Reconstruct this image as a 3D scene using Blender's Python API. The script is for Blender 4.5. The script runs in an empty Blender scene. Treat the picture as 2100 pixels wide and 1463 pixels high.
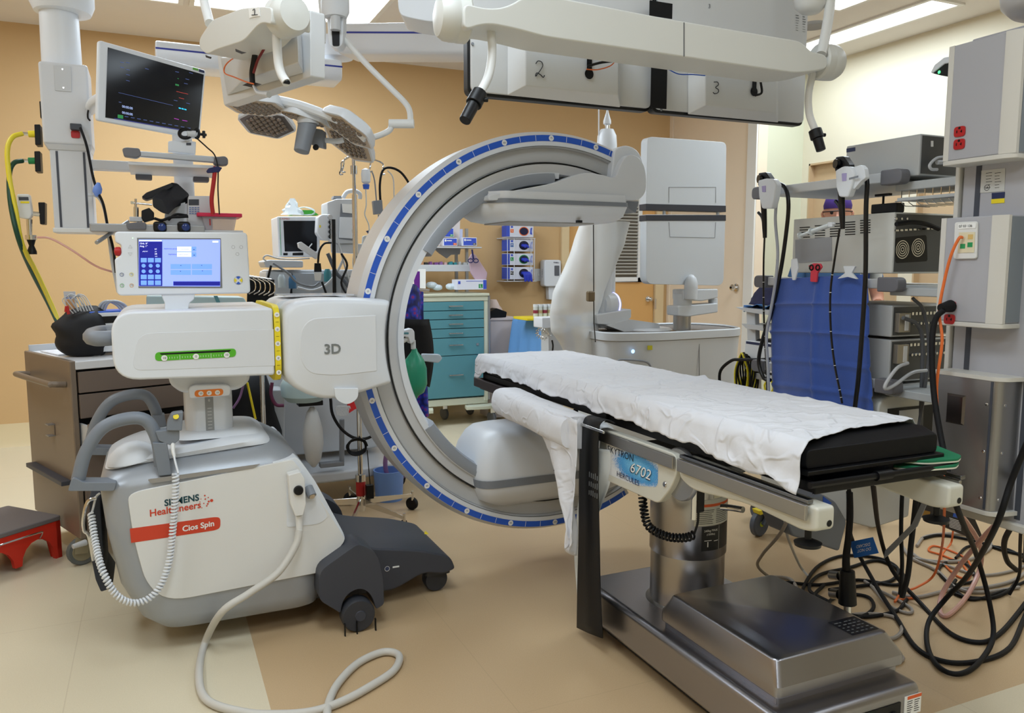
import bpy, math, random
from mathutils import Vector, Matrix
random.seed(7)
sc = bpy.context.scene
COL = sc.collection
# ---------------------------------------------------------------- camera
F, CAMH = 1633.0, 1.30
TILT = math.atan(185 / 1633)
YAW = math.radians(24.2)
cam = bpy.data.cameras.new('camera')
cam.sensor_width = 36
cam.lens = 36 * F / 2100
cam.clip_start = 0.05
camo = bpy.data.objects.new('camera', cam)
COL.objects.link(camo)
camo.location = (0, 0, CAMH)
camo.rotation_euler = (math.pi / 2 - TILT, 0, -YAW)
sc.camera = camo
# ---------------------------------------------------------------- world, exposure, lights
w = bpy.data.worlds.new('world')
sc.world = w
w.use_nodes = True
w.node_tree.nodes['Background'].inputs[0].default_value = (0.9, 0.95, 1, 1)
w.node_tree.nodes['Background'].inputs[1].default_value = 0.25
sc.view_settings.view_transform = 'Standard'
sc.view_settings.look = 'None'
sc.view_settings.gamma = 1
sc.view_settings.exposure = 0.27
CEIL = 2.98
def lamp(x, y, sx, sy, power, col=(0.73, 0.875, 1.0), z=CEIL - 0.02):
 l = bpy.data.lights.new('ceiling_lamp', 'AREA')
 l.shape = 'RECTANGLE'
 l.size, l.size_y = sx, sy
 l.energy = power
 l.color = col
 o = bpy.data.objects.new('ceiling_lamp', l)
 COL.objects.link(o)
 o.location = (x, y, z)
LIGHTS = [(-0.06, 5.13, .58, 1.17, 19), (0.615, 5.13, .58, 1.17, 19), (1.17, 5.13, .55, 1.17, 19),
          (4.69, 4.4, .24, 1.4, 14), (3.9, 3.5, .58, 1.17, 22),
          (-1.6, 4.0, .58, 1.17, 12), (-1.6, 1.6, .58, 1.17, 18),  # from here on: added ceiling lamps out of view, for fill light
          (1.2, -0.6, .58, 1.17, 10), (-0.4, -0.6, .58, 1.17, 15), (2.9, 0.2, .58, 1.17, 7),
          (0.3, 1.5, .58, 1.17, 18), (3.9, 1.6, .4, 1.17, 7)]
for L in LIGHTS:
 lamp(*L)
# ---------------------------------------------------------------- measuring helpers: photo pixel -> point on a plane of the room
_ct, _st, _cA, _sA = math.cos(TILT), math.sin(TILT), math.cos(YAW), math.sin(YAW)
def _ray(u, v):
 a = (u - 1050) / F
 b = (731.5 - v) / F
 x, y, z = a, _ct + b * _st, -_st + b * _ct
 return (x * _cA + y * _sA, -x * _sA + y * _cA, z)
def YP(u, v, y):
 d = _ray(u, v); s = y / d[1]
 return Vector((d[0] * s, y, CAMH + d[2] * s))
def XP(u, v, x):
 d = _ray(u, v); s = x / d[0]
 return Vector((x, d[1] * s, CAMH + d[2] * s))
def ZP(u, v, z):
 d = _ray(u, v); s = (z - CAMH) / d[2]
 return Vector((d[0] * s, d[1] * s, z))
def DP(u, v, dep):
 a = (u - 1050) / F
 b = (731.5 - v) / F
 d = _ray(u, v); s = dep / (_ct + b * _st)
 return Vector((d[0] * s, d[1] * s, CAMH + d[2] * s))
# ---------------------------------------------------------------- materials
MATS = {}
def lin(c):
 c /= 255
 return c / 12.92 if c <= .04045 else ((c + .055) / 1.055) ** 2.4
def M(name, rgb, rough=.5, metal=0, bump=0, bscale=200, emit=0, alpha=1, trans=0, ior=1.45, coat=0, var=0, vscale=8, spec=.5, aniso=0, sheen=0):
 """procedural principled material, sRGB colour 0-255"""
 if name in MATS:
  return MATS[name]
 m = bpy.data.materials.new(name)
 m.use_nodes = True
 nt = m.node_tree
 b = nt.nodes['Principled BSDF']
 c = tuple(lin(x) for x in rgb) + (1,)
 b.inputs['Base Color'].default_value = c
 b.inputs['Roughness'].default_value = rough
 b.inputs['Metallic'].default_value = metal
 b.inputs['Specular IOR Level'].default_value = spec
 b.inputs['Coat Weight'].default_value = coat
 b.inputs['IOR'].default_value = ior
 if sheen:
  b.inputs['Sheen Weight'].default_value = sheen
 if aniso:
  b.inputs['Anisotropic'].default_value = aniso
 if emit:
  b.inputs['Emission Color'].default_value = c
  b.inputs['Emission Strength'].default_value = emit
 if alpha < 1:
  b.inputs['Alpha'].default_value = alpha
 if trans:
  b.inputs['Transmission Weight'].default_value = trans
 tc = nt.nodes.new('ShaderNodeTexCoord')
 n = nt.nodes.new('ShaderNodeTexNoise')
 n.inputs['Scale'].default_value = vscale
 n.inputs['Detail'].default_value = 4
 nt.links.new(tc.outputs['Object'], n.inputs['Vector'])
 v = max(var, .015)
 mx = nt.nodes.new('ShaderNodeMix')
 mx.data_type = 'RGBA'
 mx.inputs[6].default_value = tuple(x * (1 - v) for x in c[:3]) + (1,)
 mx.inputs[7].default_value = tuple(min(1, x * (1 + v)) for x in c[:3]) + (1,)
 nt.links.new(n.outputs['Fac'], mx.inputs[0])
 nt.links.new(mx.outputs[2], b.inputs['Base Color'])
 if bump:
  n2 = nt.nodes.new('ShaderNodeTexNoise')
  n2.inputs['Scale'].default_value = bscale
  nt.links.new(tc.outputs['Object'], n2.inputs['Vector'])
  bp = nt.nodes.new('ShaderNodeBump')
  bp.inputs['Strength'].default_value = bump
  bp.inputs['Distance'].default_value = .002
  nt.links.new(n2.outputs['Fac'], bp.inputs['Height'])
  nt.links.new(bp.outputs['Normal'], b.inputs['Normal'])
 MATS[name] = m
 return m
# ---------------------------------------------------------------- mesh building
def cat(pts, n=6, closed=False):
 """Catmull-Rom through points"""
 P = [Vector(p) for p in pts]
 if len(P) < 3:
  return P
 out = []
 m = len(P)
 rng = m if closed else m - 1
 for i in range(rng):
  p1, p2 = P[i], P[(i + 1) % m]
  p0 = P[i - 1] if (closed or i > 0) else p1 * 2 - p2
  p3 = P[(i + 2) % m] if (closed or i + 2 < m) else p2 * 2 - p1
  for k in range(n):
   t = k / n
   out.append(.5 * ((2 * p1) + (p2 - p0) * t + (2 * p0 - 5 * p1 + 4 * p2 - p3) * t * t + (3 * p1 - p0 - 3 * p2 + p3) * t ** 3))
 if not closed:
  out.append(P[-1])
 return out
def rp(pts, r, n=5):
 """round the corners of a polygon (2-D or 3-D); r one radius or one per corner"""
 P = [Vector(p) for p in pts]
 out = []
 m = len(P)
 for i in range(m):
  ri = r[i] if isinstance(r, (list, tuple)) else r
  a, b, c = P[i - 1], P[i], P[(i + 1) % m]
  if ri <= 0:
   out.append(b); continue
  d1, d2 = (a - b), (c - b)
  k1 = min(ri, d1.length * .49); k2 = min(ri, d2.length * .49)
  s, e = b + d1.normalized() * k1, b + d2.normalized() * k2
  for k in range(n + 1):
   t = k / n
   # blend of quadratic bezier close to a circle arc
   out.append(s * (1 - t) ** 2 + b * 2 * t * (1 - t) * .96 + (s + e) * .5 * 2 * t * (1 - t) * .04 + e * t * t)
 return out
def rr2(w, h, r, n=5):
 return rp([(-w / 2, -h / 2), (w / 2, -h / 2), (w / 2, h / 2), (-w / 2, h / 2)], r, n)
class MB:
 def __init__(s):
  s.v = []; s.f = []; s.uv = None
 def add(s, V, Fc):
  o = len(s.v)
  s.v += [tuple(p) for p in V]
  s.f += [tuple(i + o for i in f) for f in Fc]
  return s
 def bb(s, x0, x1, y0, y1, z0, z1):
  V = [(x, y, z) for z in (z0, z1) for y in (y0, y1) for x in (x0, x1)]
  return s.add(V, [(0, 2, 3, 1), (4, 5, 7, 6), (0, 1, 5, 4), (2, 6, 7, 3), (0, 4, 6, 2), (1, 3, 7, 5)])
 def box(s, c, size, R=None):
  c = Vector(c); h = [q / 2 for q in size]
  V = [Vector((x, y, z)) for z in (-h[2], h[2]) for y in (-h[1], h[1]) for x in (-h[0], h[0])]
  if R is not None:
   V = [R @ p for p in V]
  return s.add([p + c for p in V], [(0, 2, 3, 1), (4, 5, 7, 6), (0, 1, 5, 4), (2, 6, 7, 3), (0, 4, 6, 2), (1, 3, 7, 5)])
 def prism(s, pts, vec):
  P = [Vector(p) for p in pts]; v = Vector(vec); n = len(P)
  return s.add(P + [p + v for p in P], [tuple(range(n)), tuple(range(2 * n - 1, n - 1, -1))] + [(i, (i + 1) % n, (i + 1) % n + n, i + n) for i in range(n)])
 def poly(s, pts):
  return s.add(pts, [tuple(range(len(pts)))])
 def loft(s, rings, cap=True, closed=True):
  n = len(rings[0]); V = [p for r in rings for p in r]; Fc = []
  for a in range(len(rings) - 1):
   for i in range(n if closed else n - 1):
    j = (i + 1) % n
    Fc.append((a * n + i, a * n + j, (a + 1) * n + j, (a + 1) * n + i))
  if cap and closed:
   Fc.append(tuple(range(n))[::-1]); Fc.append(tuple((len(rings) - 1) * n + i for i in range(n)))
  return s.add(V, Fc)
 def tube(s, pts, r=.005, n=8, k=5, closed=False, smooth=True):
  P = cat(pts, k, closed) if smooth else [Vector(p) for p in pts]
  Q = [P[0]]
  for p in P[1:]:
   if (p - Q[-1]).length > 1e-5:
    Q.append(p)
  P = Q
  m = len(P)
  up = None; rings = []
  for i, p in enumerate(P):
   if closed:
    t = P[(i + 1) % m] - P[i - 1]
   else:
    t = P[min(i + 1, m - 1)] - P[max(i - 1, 0)]
   if t.length < 1e-9:
    t = Vector((0, 0, 1))
   t.normalize()
   if up is None:
    up = t.orthogonal().normalized()
   up = (up - t * up.dot(t))
   if up.length < 1e-6:
    up = t.orthogonal()
   up.normalize()
   b = t.cross(up)
   ri = r if not isinstance(r, (list, tuple)) else r[0] + (r[1] - r[0]) * i / (m - 1)
   rings.append([p + (up * math.cos(a) + b * math.sin(a)) * ri for a in [2 * math.pi * q / n for q in range(n)]])
  if closed:
   rings.append(rings[0])
  return s.loft(rings, cap=not closed)
 def cyl(s, a, b, r, n=20, r2=None):
  return s.tube([a, b], [r, r if r2 is None else r2], n, smooth=False)
 def lathe(s, prof, o, ax=(0, 0, 1), n=28, a0=0, a1=None):
  """prof: list of (radius, distance along axis)"""
  o = Vector(o); ax = Vector(ax).normalized()
  if len(prof) == 2 and prof[0][1] == prof[1][1]:      # a flat printed disc
   u = ax.orthogonal().normalized(); w_ = ax.cross(u)
   return s.poly([o + ax * prof[0][1] + (u * math.cos(q) + w_ * math.sin(q)) * prof[1][0] for q in [2 * math.pi * i / n for i in range(n)]])
  u = ax.orthogonal().normalized(); w_ = ax.cross(u)
  rings = []
  for (r, t) in prof:
   rings.append([o + ax * t + (u * math.cos(q) + w_ * math.sin(q)) * max(r, 1e-4) for q in [2 * math.pi * i / n for i in range(n)]])
  return s.loft(rings)
 def grid(s, rows):
  return s.loft(rows, cap=False, closed=False)
 def coil(s, pts, R, r, turns, n=6, k=8, seg=10):
  P = cat(pts, k)
  L = [0]
  for i in range(1, len(P)):
   L.append(L[-1] + (P[i] - P[i - 1]).length)
  tot = L[-1]; N = int(turns * seg); out = []; up = None; j = 0
  for q in range(N + 1):
   d = tot * q / N
   while j < len(P) - 2 and L[j + 1] < d:
    j += 1
   f = (d - L[j]) / max(L[j + 1] - L[j], 1e-9)
   p = P[j].lerp(P[j + 1], f); t = (P[j + 1] - P[j]).normalized()
   if up is None:
    up = t.orthogonal().normalized()
   up = (up - t * up.dot(t)).normalized(); b = t.cross(up)
   a = 2 * math.pi * turns * q / N
   out.append(p + (up * math.cos(a) + b * math.sin(a)) * R)
  return s.tube(out, r, n, smooth=False)
 def text(s, txt, o, right, up, size, font=None, ex=0, al='CENTER', xs=1, shear=0, bold=0):
  cu = bpy.data.curves.new('t', 'FONT')
  cu.body = txt; cu.size = size; cu.align_x = al; cu.align_y = 'CENTER'
  cu.extrude = ex; cu.shear = shear; cu.offset = bold * size; cu.resolution_u = 3
  ob = bpy.data.objects.new('t', cu)
  COL.objects.link(ob)
  bpy.context.view_layer.update()
  me = bpy.data.meshes.new_from_object(ob)
  o = Vector(o); R = Vector(right).normalized() * xs; U = Vector(up).normalized(); N = R.cross(U).normalized()
  s.add([o + R * q.co.x + U * q.co.y + N * q.co.z for q in me.vertices], [tuple(p.vertices) for p in me.polygons])
  bpy.data.objects.remove(ob); bpy.data.curves.remove(cu); bpy.data.meshes.remove(me)
  return s
def build(name, mb, mat, parent=None, bevel=0, seg=3, sharp=40, solid=0, sub=0, loc=None, smooth=True, offs=0):
 if parent is not None:
  o0 = Vector(parent['_o'])
 else:
  if loc is None:
   xs = [p[0] for p in mb.v]; ys = [p[1] for p in mb.v]; zs = [p[2] for p in mb.v]
   loc = ((min(xs) + max(xs)) / 2, (min(ys) + max(ys)) / 2, min(zs))
  o0 = Vector(loc)
 me = bpy.data.meshes.new(name)
 me.from_pydata([tuple(Vector(p) - o0) for p in mb.v], [], mb.f)
 me.validate()
 import bmesh
 bm = bmesh.new(); bm.from_mesh(me)
 bmesh.ops.remove_doubles(bm, verts=bm.verts, dist=1e-6)
 bmesh.ops.recalc_face_normals(bm, faces=bm.faces)
 bm.to_mesh(me); bm.free()
 if smooth:
  me.shade_smooth()
  me.set_sharp_from_angle(angle=math.radians(sharp))
 else:
  me.shade_flat()
 me.materials.append(mat)
 ob = bpy.data.objects.new(name, me)
 COL.objects.link(ob)
 if parent is not None:
  ob.parent = parent
 else:
  ob.location = o0
 ob['_o'] = tuple(o0)
 if solid:
  md = ob.modifiers.new('solid', 'SOLIDIFY'); md.thickness = solid; md.offset = offs
 if sub:
  md = ob.modifiers.new('sub', 'SUBSURF'); md.levels = sub; md.render_levels = sub
 if bevel:
  md = ob.modifiers.new('bevel', 'BEVEL'); md.width = bevel; md.segments = seg
  md.limit_method = 'ANGLE'; md.angle_limit = math.radians(35); md.harden_normals = True
 return ob
def thing(name, label, category, loc, group=None):
 o = bpy.data.objects.new(name, None)
 o.empty_display_size = .1
 COL.objects.link(o)
 o.location = loc
 o['_o'] = tuple(loc)
 return tag(o, label, category, group)
def tag(o, label, category, group=None, kind=None):
 o['label'] = label; o['category'] = category
 if group:
  o['group'] = group
 if kind:
  o['kind'] = kind
 return o
def struct(name, mb, mat, **k):
 o = build(name, mb, mat, **k)
 if 'parent' not in k:
  o['kind'] = 'structure'
 return o
def dup(root, loc, label=None, rz=None):
 """copy of a thing with copies of its parts and sub-parts"""
 r = root.copy(); COL.objects.link(r); r.location = loc
 if label:
  r['label'] = label
 if rz is not None:
  r.rotation_euler = (0, 0, rz)
 for ch in list(root.children):
  c = ch.copy(); COL.objects.link(c); c.parent = r
  for g in list(ch.children):
   d = g.copy(); COL.objects.link(d); d.parent = c
 return r
def one(name, mb, mat, label, category, group=None, **k):
 return tag(build(name, mb, mat, **k), label, category, group)
def rr(plane, pts, r):
 return rp([plane(*p) for p in pts], r)
def P8(fn, val, *pts):
 return [fn(u, v, val) for (u, v) in pts]
X_, Y_, Z_ = Vector((1, 0, 0)), Vector((0, 1, 0)), Vector((0, 0, 1))
# ---------------------------------------------------------------- palette
WHITE = M('white_plastic', (222, 226, 232), .38, bump=.03, bscale=400)
WHITE2 = M('painted_white_metal', (208, 211, 216), .42, bump=.02)
OFFW = M('warm_white_plastic', (222, 222, 220), .4)
PALEG = M('pale_grey_plastic', (196, 198, 201), .42)
SILVER = M('silver_paint', (160, 164, 170), .36, metal=.25)
MIDG = M('mid_grey_plastic', (128, 133, 141), .45)
DARKG = M('dark_grey_plastic', (62, 65, 74), .48)
BLACK = M('black_plastic', (13, 14, 17), .42, spec=.35)
BLACKR = M('black_rubber', (15, 15, 18), .6, spec=.3)
CHROME = M('chrome', (215, 215, 215), .12, metal=1)
STEEL = M('brushed_steel', (172, 170, 168), .3, metal=1, bump=.06, bscale=90, aniso=.5)
ALU = M('anodised_aluminium', (168, 170, 174), .38, metal=.75)
RED = M('red_plastic', (176, 32, 34), .42)
BLUE = M('blue_print', (44, 92, 196), .45)
YEL = M('yellow_print', (236, 214, 40), .5)
ORG = M('orange_print', (232, 128, 44), .5)
INK = M('black_ink', (22, 22, 26), .6)
PAPER = M('white_print', (238, 238, 236), .55)
GREYL = M('grey_print', (120, 122, 124), .55)
# ================================================================ ROOM
tan = M('tan_wall_paint', (206, 171, 123), .62, bump=.15, bscale=60, var=.02, vscale=3)
cream = M('cream_wall_paint', (226, 217, 194), .62, bump=.15, bscale=60)
ceilm = M('ceiling_paint', (228, 222, 216), .8, bump=.2, bscale=150)
XL, XR, YB, YF, JX, JY = -2.6, 5.17, -2.6, 6.65, 4.68, 5.38
def floor_mat():
 m = bpy.data.materials.new('vinyl_floor'); m.use_nodes = True
 nt = m.node_tree; b = nt.nodes['Principled BSDF']; N = nt.nodes.new; K = nt.links.new
 tc = N('ShaderNodeTexCoord'); sx = N('ShaderNodeSeparateXYZ'); K(tc.outputs['Object'], sx.inputs[0])
 n = N('ShaderNodeTexNoise'); n.inputs['Scale'].default_value = 260; n.inputs['Detail'].default_value = 3
 K(tc.outputs['Object'], n.inputs['Vector'])
 n2 = N('ShaderNodeTexNoise'); n2.inputs['Scale'].default_value = 1.3; K(tc.outputs['Object'], n2.inputs['Vector'])
 def mix(f, a, c):
  x = N('ShaderNodeMix'); x.data_type = 'RGBA'
  if isinstance(f, float): x.inputs[0].default_value = f
  else: K(f, x.inputs[0])
  for i, q in ((6, a), (7, c)):
   if isinstance(q, tuple): x.inputs[i].default_value = tuple(lin(z) for z in q) + (1,)
   else: K(q, x.inputs[i])
  return x.outputs[2]
 def cmp(axis, val, op):
  x = N('ShaderNodeMath'); x.operation = op; K(sx.outputs[axis], x.inputs[0]); x.inputs[1].default_value = val
  return x.outputs[0]
 def mul(a, c, op='MULTIPLY'):
  x = N('ShaderNodeMath'); x.operation = op; K(a, x.inputs[0])
  if isinstance(c, float): x.inputs[1].default_value = c
  else: K(c, x.inputs[1])
  return x.outputs[0]
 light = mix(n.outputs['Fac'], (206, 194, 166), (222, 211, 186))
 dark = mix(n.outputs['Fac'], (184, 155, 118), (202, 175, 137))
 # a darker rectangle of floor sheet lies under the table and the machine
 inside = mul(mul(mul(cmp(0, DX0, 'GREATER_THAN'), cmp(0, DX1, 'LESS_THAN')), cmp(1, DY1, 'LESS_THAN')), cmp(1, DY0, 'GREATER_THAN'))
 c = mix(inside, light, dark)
 # welded seams of the sheets
 for ax, step, off in ((0, 1.22, .30), (1, 1.22, .45)):
  x = N('ShaderNodeMath'); x.operation = 'ADD'; K(sx.outputs[ax], x.inputs[0]); x.inputs[1].default_value = 50 * step + off
  y = N('ShaderNodeMath'); y.operation = 'MODULO'; K(x.outputs[0], y.inputs[0]); y.inputs[1].default_value = step
  z = N('ShaderNodeMath'); z.operation = 'LESS_THAN'; K(y.outputs[0], z.inputs[0]); z.inputs[1].default_value = .0035
  c = mix(mul(z.outputs[0], .22), c, (150, 128, 98))
 K(c, b.inputs['Base Color'])
 b.inputs['Roughness'].default_value = .33
 r = N('ShaderNodeMapRange'); K(n2.outputs['Fac'], r.inputs[0]); r.inputs[3].default_value = .26; r.inputs[4].default_value = .42
 K(r.outputs[0], b.inputs['Roughness'])
 bp = N('ShaderNodeBump'); bp.inputs['Strength'].default_value = .05; K(n.outputs['Fac'], bp.inputs['Height']); K(bp.outputs[0], b.inputs['Normal'])
 return m
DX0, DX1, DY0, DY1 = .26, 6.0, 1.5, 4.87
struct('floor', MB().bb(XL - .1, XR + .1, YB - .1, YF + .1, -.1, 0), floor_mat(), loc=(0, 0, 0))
struct('ceiling', MB().bb(XL - .1, XR + .1, YB - .1, YF + .1, CEIL, CEIL + .1), ceilm)
# back wall with the opening of the door
DXa, DXb, DH = 3.56, 4.53, 2.13
struct('wall_back', MB().bb(XL, DXa, YF, YF + .1, 0, CEIL).bb(DXb, JX, YF, YF + .1, 0, CEIL).bb(DXa, DXb, YF, YF + .1, DH, CEIL), tan)
struct('wall_left', MB().bb(XL - .1, XL, YB, YF, 0, CEIL), tan)
struct('wall_front', MB().bb(XL, XR, YB - .1, YB, 0, CEIL), cream)
peach = M('peach_wall_paint', (248, 230, 206), .62, bump=.1, bscale=60)
D2a, D2b, DH2 = 5.5, 6.6, 2.9
struct('wall_jog', MB().bb(JX, JX + .1, D2b, YF, 0, CEIL).bb(JX, JX + .1, JY, D2a, 0, CEIL).bb(JX, JX + .1, D2a, D2b, DH2, CEIL), peach)
green = M('pale_green_wall_paint', (216, 216, 192), .62, bump=.1, bscale=60)
struct('wall_recess', MB().bb(JX + .1, XR, JY, JY + .1, 0, CEIL), green)
W2 = (4.35, 5.30, .9, 2.17)
W3 = (2.6, 4.22, .9, 2.10)
wr = MB()
wr.bb(XR, XR + .1, YB, W3[0], 0, CEIL).bb(XR, XR + .1, W3[1], W2[0], 0, CEIL).bb(XR, XR + .1, W2[1], JY, 0, CEIL)
for W in (W2, W3):
 wr.bb(XR, XR + .1, W[0], W[1], 0, W[2]).bb(XR, XR + .1, W[0], W[1], W[3], CEIL)
struct('wall_right', wr, cream)
blind = M('tan_blind', (196, 168, 132), .6, bump=.1)
for i, W in enumerate((W2, W3)):
 wn = struct('window_%d' % (i + 2), MB().bb(XR + .05, XR + .07, W[0], W[1], W[2], W[3]), blind)
 struct('frame', MB().bb(XR - .004, XR + .05, W[0], W[0] + .015, W[2], W[3]).bb(XR - .004, XR + .05, W[1] - .015, W[1], W[2], W[3]).bb(XR - .004, XR + .05, W[0], W[1], W[3] - .015, W[3]), blind, parent=wn)
# cove base
cove = M('cove_base_vinyl', (222, 204, 166), .45)
cb = MB()
cb.prism([(XL, YF, 0), (XL, YF - .02, 0), (XL, YF - .006, .03), (XL, YF - .004, .17), (XL, YF, .17)], (DXa - .09 - XL, 0, 0))
struct('baseboard_back', cb, cove)
struct('baseboard_left', MB().bb(XL, XL + .006, YB, YF - .03, 0, .17), cove)
struct('baseboard_right', MB().bb(XR - .006, XR, YB, JY, 0, .17), cove)
# wood door in the back wall with a blind window
wood = M('maple_door_wood', (218, 168, 104), .4, var=.06, vscale=3)
trimm = M('beige_door_frame', (224, 200, 158), .45)
struct('trim_1', MB().bb(DXa - .075, DXa, YF - .03, YF + .1, 0, DH + .07).bb(DXb, DXb + .1, YF - .03, YF + .1, 0, DH + .07).bb(DXa, DXb, YF - .03, YF + .1, DH, DH + .07), trimm, bevel=.004)
d1 = struct('door_1', MB().bb(DXa + .004, DXb - .004, YF, YF + .045, .008, DH - .004), wood)
p = P8(YP, YF - .01, (1245, 405), (1322, 405), (1322, 582), (1245, 582))
wx0, wx1, wz0, wz1 = 3.80, 4.37, 1.15, 2.02
whitef = M('white_vinyl_frame', (236, 236, 234), .4)
struct('window_frame', MB().bb(wx0, wx1, YF - .02, YF + .01, wz1 - .045, wz1).bb(wx0, wx1, YF - .02, YF + .01, wz0, wz0 + .045).bb(wx0, wx0 + .045, YF - .02, YF + .01, wz0, wz1).bb(wx1 - .045, wx1, YF - .02, YF + .01, wz0, wz1), whitef, parent=d1, bevel=.004)
struct('glass', MB().bb(wx0 + .04, wx1 - .04, YF - .003, YF + .002, wz0 + .04, wz1 - .04), M('dark_window_glass', (96, 88, 76), .12), parent=d1)
sl = MB()
z = wz0 + .07
while z < wz1 - .05:
 sl.prism([(wx0 + .05, YF - .014, z), (wx0 + .05, YF - .034, z + .012), (wx0 + .05, YF - .033, z + .015), (wx0 + .05, YF - .013, z + .003)], (wx1 - wx0 - .1, 0, 0))
 z += .032
struct('blind', sl, M('white_blind_slats', (225, 226, 224), .5), parent=d1)
hk = MB().lathe([(.001, 0), (.028, 0), (.028, .006), (.012, .01), (.012, .03), (.02, .04), (.021, .06), (.012, .07), (.001, .07)], (DXb - .07, YF - .001, .98), (0, -1, 0))
struct('handle', hk, CHROME, parent=d1)
hg = MB().bb(DXb - .012, DXb + .01, YF - .035, YF - .028, .88, .98)
struct('hinge', hg, CHROME, parent=d1)
# second door, in the jog
whitet = M('white_door_frame', (238, 236, 230), .45)
struct('trim_2', MB().bb(JX - .015, JX + .1, D2a - .115, D2a, 0, DH2 + .06).bb(JX - .015, JX + .1, D2a, D2b, DH2, DH2 + .06), whitet, bevel=.004)
d2 = struct('door_2', MB().bb(JX + .01, JX + .05, D2a + .003, D2b - .003, .008, DH2 - .004), M('peach_door_paint', (250, 232, 208), .5))
k = XP(1511, 590, JX + .01)
struct('handle', MB().lathe([(.001, 0), (.034, 0), (.034, .008), (.014, .012), (.014, .03), (.026, .038), (.029, .055), (.02, .066), (.001, .068)], (JX + .0105, k.y, k.z), (-1, 0, 0)), CHROME, parent=d2)
struct('keyhole', MB().lathe([(.001, 0), (.010, 0), (.010, .002), (.001, .002)], (JX - .058, k.y, k.z), (-1, 0, 0)), BLACK, parent=d2)
# ceiling light panels, the front ones unseen and added for fill and reflections
panelm = M('lit_panel', (255, 255, 255), .5, emit=2.2)
framem = M('light_frame', (232, 230, 226), .5)
LL = ['ceiling light panel over the back left, nearest the left wall column', 'ceiling light panel at the back, second of the row', 'ceiling light panel at the back above the surgical lamp arm',
      'long narrow ceiling light along the right wall', 'ceiling light panel behind the right end of the twin monitor mount']
for i, (x, y, sx, sy, pw) in enumerate(LIGHTS):
 t = thing('ceiling_light', LL[i] if i < 5 else 'added fill light panel, out of view, over the front part of the room', 'ceiling light', (x, y, CEIL - .03), 'recessed ceiling light panels')
 fr = MB()
 a, b = sx / 2, sy / 2; q = .03
 fr.bb(x - a - q, x + a + q, y - b - q, y - b, CEIL - .012, CEIL + .001).bb(x - a - q, x + a + q, y + b, y + b + q, CEIL - .012, CEIL + .001)
 fr.bb(x - a - q, x - a, y - b, y + b, CEIL - .012, CEIL + .001).bb(x + a, x + a + q, y - b, y + b, CEIL - .012, CEIL + .001)
 build('frame', fr, framem, t)
 build('diffuser', MB().bb(x - a, x + a, y - b, y + b, CEIL - .004, CEIL), panelm, t)
# ================================================================ MOBILE C-ARM UNIT
CB0, CB1 = 2.80, 3.42          # near and far side of the body
carm = thing('mobile_xray_unit', 'white and silver mobile x-ray machine whose blue-marked C-shaped ring surrounds the table', 'x-ray machine', (.3, 3.1, 0))
def slope(R):
 return [Vector((q.x, q.y, q.z - max(0, .05 - q.x) * .30 * max(0, (q.z - .58) / .13))) for q in R]
def ring_rr(x0, x1, y0, y1, z, r, n=6):
 return [Vector((a.x, a.y, z)) for a in rp([(x0, y0), (x1, y0), (x1, y1), (x0, y1)], r, n)]
# body shell
lv = [(.075, .02, .47, .03, .06), (.085, -.03, .5, .012, .08), (.13, -.088, .51, 0, .09), (.25, -.145, .52, 0, .09), (.44, -.178, .52, 0, .09), (.585, -.19, .47, 0, .09),
      (.625, -.188, .445, .012, .09), (.657, -.175, .405, .05, .09), (.683, -.155, .37, .10, .09), (.69, -.13, .34, .13, .08)]
body = build('body', MB().loft([slope(ring_rr(x0, x1, CB0 + i, CB1 - i, z, r)) for z, x0, x1, i, r in lv]), SILVER, carm, sharp=50)
# front shroud of the body (slanting down to the wheels)
sh = [YP(u, v, CB0 + .004) for u, v in [(560, 948), (600, 940), (612, 938), (648, 990), (708, 1100), (706, 1112), (655, 1175), (500, 1205)]]
sh = rp(sh, [.0, .01, .05, .02, .03, .02, .01, 0], 4)
build('front_shroud', MB().prism([q + Vector((0, .0, 0)) for q in sh], (0, .6, 0)), WHITE, carm, bevel=.02, seg=4)
# white side panel, follows the flat side of the shell
sp = [YP(u, v, CB0 - .006) for u, v in [(262, 1012), (600, 943), (622, 970), (707, 1104), (706, 1112), (655, 1175), (345, 1235), (300, 1200), (275, 1110), (264, 1040)]]
sp = rp(sp, [.05, .01, .02, .02, .01, .01, .07, .05, .05, .05], 5)
panel = build('side_panel', MB().prism(sp, (0, .012, 0)), OFFW, body, bevel=.004)
sp2 = [Vector((q.x, CB1 - .006, q.z)) for q in sp]
build('side_panel', MB().prism(sp2, (0, .012, 0)), OFFW, body, bevel=.004)
gr = rp([YP(u, v, CB0 - .008) for u, v in [(302, 984), (535, 952), (520, 961), (310, 992)]], .006)
build('groove', MB().prism(gr, (0, .003, 0)), M('shadow_grey', (150, 146, 140), .6), body)
# white top deck around the column
dk = [(.675, -.176, .37, .07, .1), (.69, -.17, .355, .065, .1), (.701, -.155, .34, .08, .09), (.703, -.13, .30, .10, .08)]
dl = [slope(ring_rr(x0, x1, CB0 + i, CB1 - i, z, r)) for z, x0, x1, i, r in dk]
build('deck', MB().loft(dl), WHITE, carm, sharp=60)
build('column_collar', MB().loft([ring_rr(.045, .335, 2.93, 3.28, .70, .06), ring_rr(.06, .32, 2.945, 3.265, .714, .06), ring_rr(.08, .29, 2.98, 3.22, .716, .05)]), WHITE, carm)
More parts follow.
